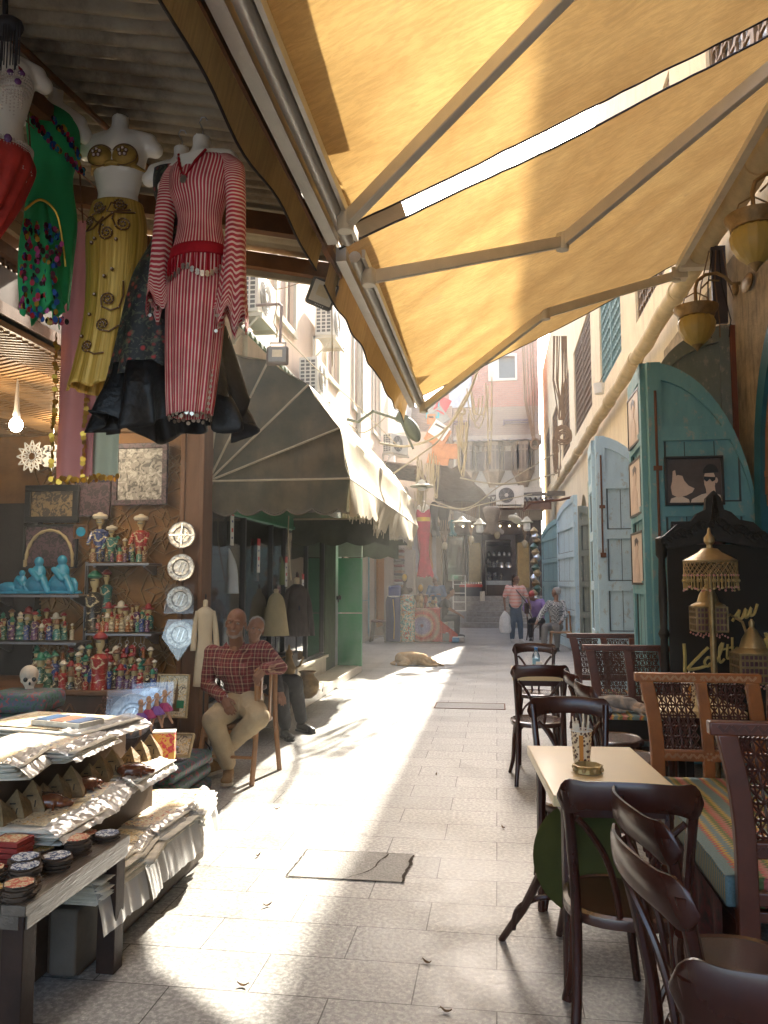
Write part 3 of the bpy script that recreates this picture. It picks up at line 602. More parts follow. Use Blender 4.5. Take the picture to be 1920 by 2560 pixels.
for k in range(-9, 12):
	z = .6+k*.29
	for s_ in (1, -1):
		for off in (0, .06):
			x0, x1 = -1.6, -.12;
			for q in range(5):
				xa = x0+q*.296; xb = xa+.296; za = z+off+(s_*.15 if q % 2 else -s_*.15); zb = z+off+(-s_*.15 if q % 2 else s_*.15)
				if .4 < min(za, zb) and max(za, zb) < 2.95 and (k+q) % 2: b.bar((xa, .036, za), (xb, .036, zb), .006, .02, (0, 1, 0))
ob('panel_moulding', b, mt('carved_wood_light', (.33, .19, .075), .5, var=.4), SS, sm=0)
b = MB(); b.bb(-5.2, -.0, -8.5, 0.05, 2.98, 3.015)
for k in range(60):
	y = -3.6+k*.06
	for j in range(10): x = -.03-.3*j; b.bar((x, y, 2.975), (x-.3, y+(.12 if j % 2 else -.12), 2.975), .02, .012)
ob('ceiling', b, mt('cane_ceiling', (.34, .2, .09), .5, var=.4, scale=9), SS, sm=0)
b = MB();
for z in (3.02, 3.36): b.bb(-.02, .06, -4.5, 0, z, z+.07)
for k in range(9): b.bb(-.025, .065, -4.5+k*.55, -4.43+k*.55, 3.09, 3.36)
for k in range(90): b.bb(.01, .025, -4.5+k*.05, -4.485+k*.05, 3.09, 3.36)
for k in range(8): b.bb(.008, .027, -4.5, 0, 3.1+k*.033, 3.11+k*.033)
ob('fascia', b, WOODM, SS, sm=0)
b = MB()
for k in range(9): b.bb(.3, .34, -4.5+k*.5, -4.46+k*.5, 3.4, 4.5)
for k in range(12): z = 3.5+k*.08; b.bb(.05+.03*(k % 2), .09, -4.5, 0, z, z+.07)
ob('bamboo_screen', b, mt('bamboo', (.3, .19, .09), .6, scale=12), SS, sm=0)
GL = mt('shelf_metal', (.28, .28, .3), .35, .6)
def shelf(name, x0, x1, z, y, lab, d=.28):
	o = thing('shelf', lab, 'shelf', ((x0+x1)/2, y, z)); w = (x1-x0)/2
	ob('board', MB().bb(-w, w, 0, d, -.022, 0), GL, o, bev=.003)
	for s_ in (-.8, .8):
		bb_ = MB(); bb_.py([(w*s_-.01, -.02), (w*s_+.01, -.02), (w*s_+.01, -.1), (w*s_-.01, -.1)], d-.03, d); bb_.px([(d, -.022), (.04, -.022), (.04, -.035), (d-.03, -.11), (d, -.11)], w*s_-.012, w*s_+.012); ob('bracket', bb_, GL, o)
	return o
pA = at(215, 1408, 6.72); pB = at(372, 1408, 6.72); shelf('a', pA.x, pB.x, pA.z, 6.72, 'grey metal shelf holding the turbaned figurines, highest on the carved wall')
p2 = at(213, 1583, 6.72); p2b = at(378, 1583, 6.72); shelf('b', p2.x, p2b.x, p2.z, 6.72, 'grey metal shelf packed with small painted figurines on the carved wall')
p3 = at(-40, 1487, 6.6); p3b = at(197, 1487, 6.6); shelf('c', p3.x, p3b.x, p3.z, 6.6, 'dark shelf carrying the blue animal statuettes')
p4 = at(-40, 1604, 6.6); p4b = at(190, 1604, 6.6); shelf('d', p4.x, p4b.x, p4.z, 6.6, 'dark shelf of striped figurines under the blue statuettes')
o = thing('shelf_post', 'grey slotted upright post beside the black backing', 'post', at(215, 1500, 6.95)); ob('upright', MB().bb(-.015, .015, -.01, .01, -.6, .36), GL, o); ob('slot_strip', MB().bb(-.004, .004, -.012, -.01, -.58, .34), DARK, o)
ct = thing('display_counter', 'dark carved wooden counter crowded with painted figurines', 'counter', (-3.5, 6.05, 0))
b = MB(); b.bb(-1.2, .62, 0, .9, .03, .62); ob('body', b, WOODD, ct, bev=.01)
b = MB(); b.bb(-1.22, .66, -.03, .92, .62, .66); ob('top', b, WOODM, ct, bev=.008)
b = MB()
for k in range(7):
	x = -1.0+k*.26
	for s_ in (-1, 1): b.bar((x, -.006, .15), (x+.13*s_, -.006, .35), .012, .012); b.bar((x, -.006, .55), (x+.13*s_, -.006, .35), .012, .012)
ob('carving', b, WOODM, ct, sm=0)
# ---------------- figurines
random.seed(21)
SK = mt('painted_face', (.52, .40, .19), .4, var=.1, bump=0)
FC = {'red': (.5, .03, .025), 'dark green': (.02, .13, .07), 'blue': (.04, .09, .33), 'black': (.02, .02, .02), 'brown': (.24, .1, .04), 'cream': (.6, .5, .33), 'turquoise': (.03, .25, .22), 'purple': (.14, .04, .16), 'orange': (.5, .16, .03)}
def figmat(nm):
	k = 'lacquer_'+nm.replace(' ', '_')
	if k in MATS: return MATS[k]
	m, t = mk(k); c = tuple(x*.62 for x in FC[nm]); w = t.n('TexNoise', i_Vector=t.co((1, 1, 2.2)), i_Scale=5., i_Detail=3., i_Distortion=1.)
	n = t.n('TexVoronoi', i_Vector=t.co((1, 1, 1)), i_Scale=60.); f = t.ramp((n, 'Distance'), [(.16, 1.), (.24, 0.)])
	bse = t.ramp(w, [(.56, c), (.6, tuple(min(1, x*.4+.25) for x in (.9, .7, .2)))]); x = t.mix(f, bse, (.5, .36, .2)); t.col(x); t.b.inputs['Roughness'].default_value = .28; return m
HAT = [mt('hat_white', (.62, .56, .45), .5, bump=0), mt('hat_red', (.28, .02, .02), .4, bump=0), mt('hat_green', (.03, .2, .12), .4, bump=0), mt('hat_brown', (.2, .09, .04), .4, bump=0)]
FIGS = {}
INK = mt('black_ink', (.01, .01, .01), .4, bump=0)
def figproto(col, hat, kind):
	key = (col, hat, kind)
	if key in FIGS: return FIGS[key]
	o = bpy.data.objects.new('painted_figurine', None)
	COL.objects.link(o); o['category'] = 'figurine'
	fm = figmat(col); hm = HAT[hat]
	if kind == 0:
		ob('body', MB().lathe([(.15, 0), (.16, .03), (.135, .06), (.12, .3), (.14, .5), (.15, .56), (.09, .62), (.045, .64)], n=12), fm, o)
		h = ob('head', MB().lathe([(.04, .62), (.035, .7), (.06, .74), (.075, .8), (.06, .87), (.02, .9)], n=10), SK, o)
		ob('hat', MB().lathe([(.06, .86), (.11, .88), (.12, .91), (.085, .95), (.04, .99), (.005, 1.0)], n=12), hm, o)
	elif kind == 1:
		ob('body', MB().lathe([(.2, 0), (.21, .04), (.19, .1), (.2, .4), (.17, .5), (.1, .54)], n=12), fm, o)
		ob('head', MB().lathe([(.1, .52), (.12, .6), (.13, .68), (.1, .76)], n=10), SK, o)
		ob('hat', MB().lathe([(.12, .74), (.24, .76), (.24, .79), (.13, .82), (.11, .93), (.03, 1.0)], n=12), hm, o)
	elif kind == 2:
		ob('body', MB().lathe([(.14, 0), (.17, .05), (.12, .12), (.16, .2), (.12, .3), (.15, .38), (.1, .48), (.13, .55), (.07, .62)], n=12), fm, o)
		ob('head', MB().ell((0, 0, .7), (.09, .09, .1), 10, 6), SK, o)
		ob('hat', MB().lathe([(.09, .74), (.13, .77), (.06, .83), (.09, .9), (.01, 1.0)], n=10), hm, o)
	elif kind == 3:
		b = MB(); b.lathe([(.1, 0), (.13, .04), (.1, .3), (.14, .5), (.16, .6), (.08, .66)], n=12); b.cap((-.14, 0, .58), (-.2, -.12, .36), .045, .035, 8); b.cap((.14, 0, .58), (.12, -.16, .4), .045, .035, 8); ob('body', b, fm, o)
		ob('head', MB().lathe([(.035, .64), (.03, .72), (.06, .75), (.085, .81), (.07, .88)], n=10), SK, o)
		ob('turban', MB().lathe([(.07, .86), (.14, .87), (.16, .92), (.13, .96), (.06, .98), (.05, 1.0), (.005, 1.01)], n=14), hm, o)
		ob('moustache', MB().bar((-.05, -.085, .795), (.05, -.085, .795), .012, .018), INK, o)
	for s_ in (-1, 1):
		if kind != 2 and False: pass
	ob('eyes', MB().bar((-.04, -.09 if kind == 1 else -.07, .83 if kind in (0, 3) else .7), (.04, -.09 if kind == 1 else -.07, .83 if kind in (0, 3) else .7), .02, .014), INK, o)
	FIGS[key] = [o, 0]; return FIGS[key]
KN = ['slim wooden figurine', 'squat pot shaped figurine', 'tiered turned figurine', 'turbaned musician figurine']
def putfig(p, h, col, hat, kind, lab, grp, rz=0., name=None):
	r = figproto(col, hat, kind)
	if r[1] == 0: o = r[0]; r[1] = 1; o.location = p; o.rotation_euler = (0, 0, rz); o.scale = (h,)*3
	else: o = copyt(r[0], loc=p, rz=rz, sc=h)
	o['label'] = lab; o['group'] = grp
cols = list(FC)
def row(px0, px1, py_, Y, n, h0, h1, lab, grp, kinds=(0, 1, 2), cl=None):
	for i in range(n):
		x = lerp(px0, px1, (i+.5)/n)+random.uniform(-2, 2); p = at(x, py_, Y+random.uniform(-.02, .02)); p.z = at(x, py_, Y).z
		c = random.choice(cl or cols); k = random.choice(kinds)
		putfig(p, random.uniform(h0, h1)*.88, c, random.randrange(4), k, f'{c} {KN[k]}, {ORD[i]} from left, {lab}', grp, random.uniform(-.6, .6))
G1 = 'painted wooden figurines on the shop shelves'
for px_, c, hh in ((247, 'blue', .46), (277, 'turquoise', .34), (350, 'red', .44)): putfig(at(px_, 1404, 6.85), hh, c, 0, 3, f'{c} coated musician figurine in a white turban, {"left" if px_ < 260 else "middle one" if px_ < 300 else "right"} on the highest shelf', G1, .3)
row(225, 370, 1405, 6.76, 9, .14, .2, 'front row of the highest shelf', G1)
row(265, 340, 1402, 6.9, 4, .24, .28, 'back row of the highest shelf', G1)
putfig(at(233, 1578, 6.8), .56, 'black', 2, 0, 'tall figurine in a black flowered robe at the left end of the packed shelf', G1)
putfig(at(264, 1530, 6.9), .40, 'turquoise', 1, 0, 'tall green robed figurine with a red topped headload behind the packed shelf', G1)
row(236, 374, 1580, 6.76, 11, .15, .22, 'front row of the packed shelf', G1)
row(250, 378, 1572, 6.88, 9, .24, .30, 'back row of the packed shelf', G1, (0, 1))
row(0, 190, 1600, 6.66, 10, .16, .30, 'front row, lower left shelf', G1)
row(-5, 170, 1594, 6.8, 8, .26, .34, 'back row, lower left shelf', G1)
putfig(at(247, 1732, 6.12), .50, 'red', 1, 0, 'tall red robed water carrier figurine towering over the counter', G1)
row(110, 240, 1738, 6.1, 7, .16, .34, 'front row on the left of the counter', G1, cl=['black', 'dark green', 'brown', 'red'])
row(262, 390, 1722, 6.15, 8, .14, .26, 'front row on the right of the counter', G1)
row(90, 395, 1708, 6.4, 16, .22, .33, 'middle row on the counter', G1)
row(80, 385, 1692, 6.7, 14, .26, .34, 'back row on the counter', G1)
BLU = mt('turquoise_glaze', (.03, .30, .50), .25, var=.35, scale=12, bump=0)
for i, (px_, w_, kind) in enumerate(((22, 1., 'crouching sphinx'), (52, .8, 'seated cat'), (92, 1.25, 'kneeling figure'), (150, 1.3, 'hunched figure'), (178, .7, 'scarab slab'))):
	o = thing('blue_statuette', f'turquoise {kind} statuette, {ORD[i]} from the left', 'statuette', at(px_, 1484, 6.7), group='blue glazed statuettes', sc=w_)
	b = MB()
	if 'sphinx' in kind: b.ell((0, 0, .06), (.11, .05, .05)); b.ell((.09, 0, .1), (.04, .04, .07)); b.cap((.08, .03, .03), (.17, .03, .02), .02, .02, 8); b.cap((.08, -.03, .03), (.17, -.03, .02), .02, .02, 8); b.cap((-.1, 0, .05), (-.12, .03, .02), .03, .03, 8)
	elif 'slab' in kind: b.lathe([(.07, 0), (.09, .05), (.09, .14), (.05, .2), (.01, .21)], n=14, sy=.35)
	else: b.ell((0, 0, .07), (.09, .06, .07)); b.ell((.01, 0, .15), (.055, .045, .07)); b.ell((.015, -.01, .235), (.035, .035, .038)); b.cap((-.03, -.04, .17), (.05, -.07, .1), .02, .018, 8); b.cap((.06, -.03, .11), (.11, -.04, .02), .03, .025, 8); b.cap((-.05, 0, .06), (-.1, .02, .04), .045, .03, 8)
	blob('body', b, BLU, o, vox=.006, sm=2); ob('base', MB().bb(-.13, .13, -.055, .055, -.0, .022), BLU, o, bev=.004)
o = thing('skull_ornament', 'cream carved skull ornament on the patterned cloth box', 'skull', at(72, 1722, 4.9), rz=R(35), sc=.8)
b = MB(); b.ell((0, .01, .115), (.075, .095, .08), 16, 12); b.ell((0, -.06, .055), (.05, .045, .045), 12, 8); b.ell((0, -.07, .02), (.035, .035, .02), 10, 6); b.ell((-.045, -.045, .075), .025); b.ell((.045, -.045, .075), .025)
blob('cranium', b, mt('bone', (.62, .52, .40), .5, var=.2), o, vox=.005, sm=3)
for s_ in (-1, 1): ob('eye_socket', MB().ell((s_*.032, -.088, .085), (.018, .016, .02)), INK, o)
ob('nose_hole', MB().ell((0, -.108, .055), (.009, .01, .014)), INK, o)
b = MB()
for k in range(7): b.box((-.03+k*.01, -.103+.0009*abs(k-3)**2, .022), (.008, .006, .02))
ob('teeth', b, mt('teeth', (.7, .6, .45), .5), o, sm=0)
def artmat(name, cols, sc=9., metal=0.):
	if name in MATS: return MATS[name]
	m, t = mk(name); n = t.n('TexVoronoi', i_Vector=t.co(), i_Scale=sc); n2 = t.n('TexNoise', i_Vector=t.co(), i_Scale=sc*1.4, i_Detail=6., i_Distortion=1.5)
	r = t.ramp((n2, 0), [(.30+.38*i/(len(cols)-1), c) for i, c in enumerate(cols)]); r.color_ramp.interpolation = 'LINEAR' if metal else 'CONSTANT'; t.col(r); t.b.inputs['Metallic'].default_value = metal; t.b.inputs['Roughness'].default_value = .35 if metal else .55; t.bump(n2, .4, .006); return m
def frame(name, lab, pa, pb, Y, m1, m2, fw=.035, cat='picture', X=None, extra=None, tilt=0):
	a = at(*pa, Y); c = at(*pb, Y); w = abs(c.x-a.x)/2; h = abs(a.z-c.z)/2
	o = thing(name, lab, cat, ((a.x+c.x)/2, Y, (a.z+c.z)/2), rot=(tilt, 0, 0))
	b = MB(); b.bb(-w, w, -.02, .015, h-fw, h); b.bb(-w, w, -.02, .015, -h, -h+fw); b.bb(-w, -w+fw, -.02, .015, -h+fw, h-fw); b.bb(w-fw, w, -.02, .015, -h+fw, h-fw); ob('frame', b, m1, o, bev=.004)
	ob('picture', MB().bb(-w+fw, w-fw, 0, .01, -h+fw, h-fw), m2, o, sm=0); return o, w, h
BRZ = artmat('bronze_relief', [(.05, .04, .03), (.2, .14, .07), (.28, .2, .1)], 14)
SLV = artmat('silver_relief', [(.12, .11, .1), (.45, .42, .38), (.7, .68, .62)], 12, .8)
LEA = artmat('leather_relief', [(.03, .02, .025), (.09, .05, .06), (.16, .1, .11)], 16)
frame('framed_plaque', 'black framed bronze plaque hanging above the carved dark plaque', (66, 1214), (196, 1306), 6.9, INK, BRZ, .06)
q, w_, h_ = frame('framed_plaque', 'dark plaque with a pale scalloped arch hanging above the blue statuettes', (62, 1312), (192, 1420), 6.88, INK, LEA, .02)
b = MB(); ar = [(w_*.86*cos(a), -h_*.62+h_*1.35*sin(a)) for a in [pi*k/18 for k in range(19)]]; b.tube([(x, -.02+.004*(k % 2), z) for k, (x, z) in enumerate(ar)], [.012+.006*(k % 2) for k in range(19)], 6); b.bar((-w_*.88, -.02, -h_*.62), (-w_*.88, -.02, -h_*.95), .03, .02); b.bar((w_*.88, -.02, -h_*.62), (w_*.88, -.02, -h_*.95), .03, .02); ob('arch_trim', b, mt('pale_gilt', (.45, .36, .2), .5), q)
frame('framed_relief', 'silver relief street scene in a studded black frame by the pillar', (285, 1110), (417, 1262), 6.9, LEA, artmat('grey_relief', [(.08, .075, .07), (.25, .235, .21), (.42, .40, .37), (.15, .14, .13)], 11), .05)
frame('framed_relief', 'small dark leather relief beside the silver street scene', (190, 1200), (275, 1290), 6.93, LEA, LEA, .02)
q, w_, h_ = frame('small_icon', 'small square wooden tile with a turquoise disc beside the carved arch plaque', (186, 1312), (220, 1347), 6.86, WOODM, WOODM, .01, 'tile'); ob('disc', MB().lathe([(.045, 0), (.045, .01), (.001, .012)], n=18), BLU, q).rotation_euler = (R(90), 0, 0)
q = thing('cutout_sign', 'white cut out rosette sign with three lines of arabic lettering', 'sign', at(112, 1140, 6.6)); WS = mt('sign_white', (.8, .8, .78), .5, bump=0)
b = MB()
for k in range(12):
	a = 2*pi*k/12; r0, r1 = .035, .15
	for d_ in (-.13, .13): b.bar((-.13+r0*cos(a+d_), 0, r0*sin(a+d_)), (-.13+.1*cos(a-d_*1.6), 0, .1*sin(a-d_*1.6)), .008, .011); b.bar((-.13+.1*cos(a-d_*1.6), 0, .1*sin(a-d_*1.6)), (-.13+r1*cos(a), 0, r1*sin(a)), .008, .011)
b.tube([(-.13+.1*cos(2*pi*k/36), 0, .1*sin(2*pi*k/36)) for k in range(36)], .007, 5, closed=True); ob('rosette', b, WS, q)
b = MB(); b.py([(-.03, -.07), (-.0, -.1), (.06, -.1), (.08, -.15), (.1, -.1), (.2, -.1), (.24, -.06), (.24, .06), (.2, .1), (.1, .1), (.08, .15), (.06, .1), (0, .1), (-.03, .07)], -.004, .004); ob('text_plate', b, WS, q, sm=0)
b = MB()
def ara(b, words, x1, z, s, y=-.006, w=.006):
	x = x1
	for wd in words:
		L = wd[0]*s; b.bar((x, y, z), (x-L, y, z), .004, w);
		for (px_, up) in wd[1]: b.bar((x-L*px_, y, z), (x-L*px_, y, z+up*s), .004, w)
		for (px_, dz) in wd[2]: b.ell((x-L*px_, y, z+dz*s), (w*.6, .003, w*.6), 6, 4)
		if len(wd) > 3: b.tube([(x-L*wd[3]+.25*s*cos(a), y, z+.05*s+.25*s*sin(a)) for a in (0, 1, 2, 3, 4, 5)], w*.5, 4, closed=True)
		x -= L+.35*s
ara(b, [(.8, [(.95, 1.)], [], .2), (1.5, [(.1, .4), (.3, .4), (.5, .4), (.85, 1.)], [(.3, .7), (.4, .8), (.2, .8)]), (1.2, [(0, 1.1), (.4, 1.1), (.6, 1.1)], [(.9, .6)], .9)], .2, .04, .045)
ara(b, [(1.3, [(.9, 1.1)], [], .3), (.7, [(.2, 1.1), (.8, 1.1)], []), (1.2, [(.9, .3)], [(.2, .8), (.3, .8), (.9, .8)], .3)], .22, -.015, .045)
ara(b, [(.8, [(0, 1.1), (.4, 1.1), (.8, 1.1)], []), (1.6, [(.1, .4), (.4, 1.1), (.6, 1.1)], [(.1, -.4)], .9)], .17, -.065, .045)
ob('lettering', b, INK, q, sm=0)
for px_, py_, Y, r in ((40, 1062, 5.0, .045), (172, 1050, 6.3, .03)):
	p = at(px_, py_, Y); q = thing('light_bulb', 'lit white bulb hanging from the shop ceiling at the far left edge' if px_ < 100 else 'small lit bulb glimpsed behind the pink scarf', 'light bulb', p)
	ob('glass', MB().ell((0, 0, 0), (r, r, r*1.15), 14, 10), mt('bulb_lit', (1, 1, 1), .3, emit=((1, .96, .88), 14.)), q); ob('holder', MB().lathe([(.022, .04), (.026, .07), (.02, .1), (.005, 2.99-p.z)], n=10), WHITE, q)
	pl_ = bpy.data.lights.new('bulb', 'POINT'); pl_.energy = 5. if px_ < 100 else 3.5; pl_.color = (1, .80, .52); pl_.shadow_soft_size = .05; po = bpy.data.objects.new('bulb_light', pl_); COL.objects.link(po); po.parent = q; po.location = (0, -.06, -.09)
for i, (px_, py_, r) in enumerate(((455, 1338, .125), (453, 1419, .125), (450, 1498, .12), (450, 1587, .125))):
	p = at(px_, py_, 6.78); q = thing('embossed_plate', ['silver plate with a quartered design, topmost on the pillar', 'dotted tarnished silver plate, second from the top on the pillar', 'silver plate in a square plastic sleeve, third from the top on the pillar', 'silver plate in a pointed plastic bag, lowest on the pillar'][i], 'plate', p, group='silver plates hung on the pillar', rot=(R(84), 0, R(8)))
	ob('dish', MB().lathe([(.002, .0), (r*.55, .002), (r*.62, .014), (r*.66, .012), (r*.95, .018), (r, .012), (r, .004), (.002, -.004)], n=32), SLV, q)
	b = MB()
	if i == 0: b.bar((-r*.9, 0, .016), (r*.9, 0, .016), .012, .01); b.bar((0, -r*.9, .016), (0, r*.9, .016), .012, .01)
	else:
		for k in range(14): a = 2*pi*k/14; b.ell((r*.8*cos(a), r*.8*sin(a), .017), .006, 6, 4)
	b.bar((-.03, -.04, .006), (.0, .05, .006), .01, .008); b.bar((.01, -.05, .006), (.04, .04, .006), .01, .008); ob('embossing', b, SILV, q)
	if i > 1:
		w = r*1.1; pts = [(-w, -w), (w, -w), (w, w), (-w, w)] if i == 2 else [(-w*1.15, -.02), (0, -w*1.7), (w*1.15, -.0), (w*.8, w), (-w*.8, w)]
		ob('plastic_bag', MB().add([(x, y, .024) for x, y in pts], [tuple(range(len(pts)))]), glassy('clear_plastic', (.93, .93, .93), .07, .12), q, sm=0)
# ================= GREEN SHOP FRONT
GS = thing('clothes_shop', 'green framed clothes shop window with black mullions under the big awning', 'shop', (-2.75, 7.15, 0))
b = MB(); b.bb(-2.6, -2.5, 0, 6.6, 0, 3.0); b.bb(-2.5, 0, 6.5, 6.6, 0, 3.0); b.bb(-2.6, 0, 0, 6.6, 2.62, 3.0); ob('room', b, mt('shop_inside', (.85, .86, .86), .8, var=.05), GS, sm=0)
b = MB(); b.bb(-.05, .05, .05, 6.4, 2.28, 2.62); b.bb(-.02, .07, .05, 6.4, 2.24, 2.28); ob('fascia', b, GREENP, GS, sm=0)
b = MB()
for y in (.06, 1.1, 2.15, 2.75, 3.95, 5.05): b.bb(-.03, .03, y-.022, y+.022, .42, 2.28)
b.bb(-.028, .028, 0, 5.05, .40, .44); ob('mullion', b, BLACK, GS, sm=0)
ob('pane', MB().bb(-.006, .0, .05, 5.05, .44, 2.24), glassy('shop_pane', (.97, 1, 1), .05), GS, sm=0)
b = MB(); b.bb(-.12, .06, 0, 5.1, .0, .40); b.bb(-.12, .10, 0, 5.1, .36, .40);
for y in (.5, 1.6, 2.7, 3.8): b.bb(.06, .075, y-.35, y+.35, .06, .32); b.tube([(.08, y+.12*cos(a*pi/6), .19+.1*sin(a*pi/6)) for a in range(12)], .01, 5, closed=True)
ob('plinth', b, CREAM, GS, bev=.004)
b = MB(); b.bb(-.05, .05, 5.06, 5.2, 0, 2.3); b.bb(-.0, .04, 5.2, 5.9, .0, 2.35); ob('green_post', b, mt('green_worn', (.06, .09, .045), .6, var=.5), GS, bev=.004)
GD = mt('green_door', (.02, .30, .12), .35, var=.4, scale=2.5, c2=(.10, .36, .20), bump=.05)
q = thing('green_door', 'bright green steel shop door folded open towards the street', 'door', (-2.70, 13.2, 0), rz=R(-4));
b = MB(); b.bb(0, .42, 0, .05, .12, 1.0); b.bb(0, .42, 0, .05, 1.02, 1.95); ob('leaf', b, GD, q, bev=.004); ob('leaf', MB().bb(0, .42, 0, .05, 1.97, 2.3), mt('pale_green', (.35, .45, .33), .6), q)
b = MB(); b.bb(-.02, .06, -.03, .0, 1.24, 1.30); b.tube([(.02, -.04, 1.2), (.02, -.06, 1.27), (.05, -.06, 1.32)], .012, 6); ob('padlock', b, BLACK, q)
ms = MB(); ms.bb(-2.75, -2.33, 9.1, 13.5, 0, .13); tag(ob('shop_step', ms, mt('marble', (.62, .57, .48), .4, var=.2, scale=3), bev=.012), 'pale marble step along the shop window', 'step');
ms = MB(); ms.bb(-2.75, -2.45, 7.2, 9.097, 0, .12); tag(ob('shop_step', ms, mt('dark_kerb', (.2, .17, .13), .6), bev=.012), 'darker near stretch of the step beside the seated men', 'step')
for i, (px_, py_, Y) in enumerate(((580, 1318, 8.0), (646, 1390, 8.8), (715, 1430, 9.9), (757, 1470, 10.9))):
	p = atx(px_, py_, -2.715); q = thing('glass_sticker', f'white and red strip sticker on the shop window, {ORD[i]} from the left', 'sticker', p, group='strip stickers on the shop glass')
	ob('strip', MB().bb(0, .004, -.05, .05, -.19, .12), WS, q); ob('red_band', MB().bb(.0, .006, -.051, .051, .12, .2), mt('sticker_red', (.6, .03, .04), .4), q); ob('mark', MB().bb(.004, .007, -.02, .02, -.05, -.01), MATS['sticker_red'], q)
	for z in (-.12, .05): ob('mark', MB().bb(.004, .006, -.02, .02, z, z+.02), mt('sticker_blue', (.1, .12, .3), .5), q)
q = thing('cream_shopfront', 'cream painted panelled shop wall beyond the green door', 'shop', (-3.42, 14.0, 0))
b = MB(); b.bb(-.3, 0, 1.6, 6.8, 0, 4.2); b.bb(-.0, .02, 1.6, 6.8, .09, .16); ob('wall', b, CREAM, q, sm=0)
b = MB(); b.bb(-.28, .1, -.2, 1.55, 0, .12);
for y in (-.1, .5, .9, 1.5): b.bb(-.05, .12, y-.06, y+.06, .1, 2.9)
b.bb(-.05, .08, -.1, 1.5, 2.5, 4.2); b.bb(-.04, .02, 0, 1.5, .1, .9); ob('door_frame', b, CREAM, q, bev=.006)
b = MB(); b.bb(-.1, .0, -.1, .5, .1, 2.5); b.bb(-.1, .0, .9, 1.5, .1, 2.5); ob('door', b, mt('grey_green_door', (.2, .2, .17), .5), q, sm=0); ob('gap', MB().bb(-.02, .03, .56, .84, .1, 2.5), DARK, q, sm=0)
b = MB()
for z in (1.05,): b.bb(0, .012, 1.6, 6.8, z, z+.015)
b.bb(0, .03, 6.72, 6.8, 0, 4.2); ob('moulding', b, mt('blue_trim', (.25, .42, .48), .5), q, sm=0)
# ================= PAINTED DOOR LEAVES
def paint(name, c, d):
	m, t = mk(name); n = t.n('TexNoise', i_Vector=t.co((1, 1, .25)), i_Scale=5., i_Detail=8., i_Roughness=.7); b0 = t.ramp(n, [(.35, d), (.6, c)])
	n = t.n('TexNoise', i_Vector=t.co((1, 1, .6)), i_Scale=16., i_Detail=6., i_Roughness=.7); s_ = t.ramp(n, [(.57, 0.), (.64, .6)]); t.col(t.mix(s_, b0, (.34, .31, .25))); t.b.inputs['Roughness'].default_value = .55; t.bump(n, .12, .01); return m
TEAL = paint('teal_door_paint', (.13, .31, .34), (.09, .245, .27)); LBLU = paint('light_blue_paint', (.50, .66, .73), (.42, .58, .66)); LGRN = paint('pale_green_paint', (.42, .46, .34), (.34, .40, .30)); GREYT = paint('grey_teal_paint', (.16, .19, .17), (.12, .15, .14))
RUST = mt('rust', (.16, .07, .04), .8)
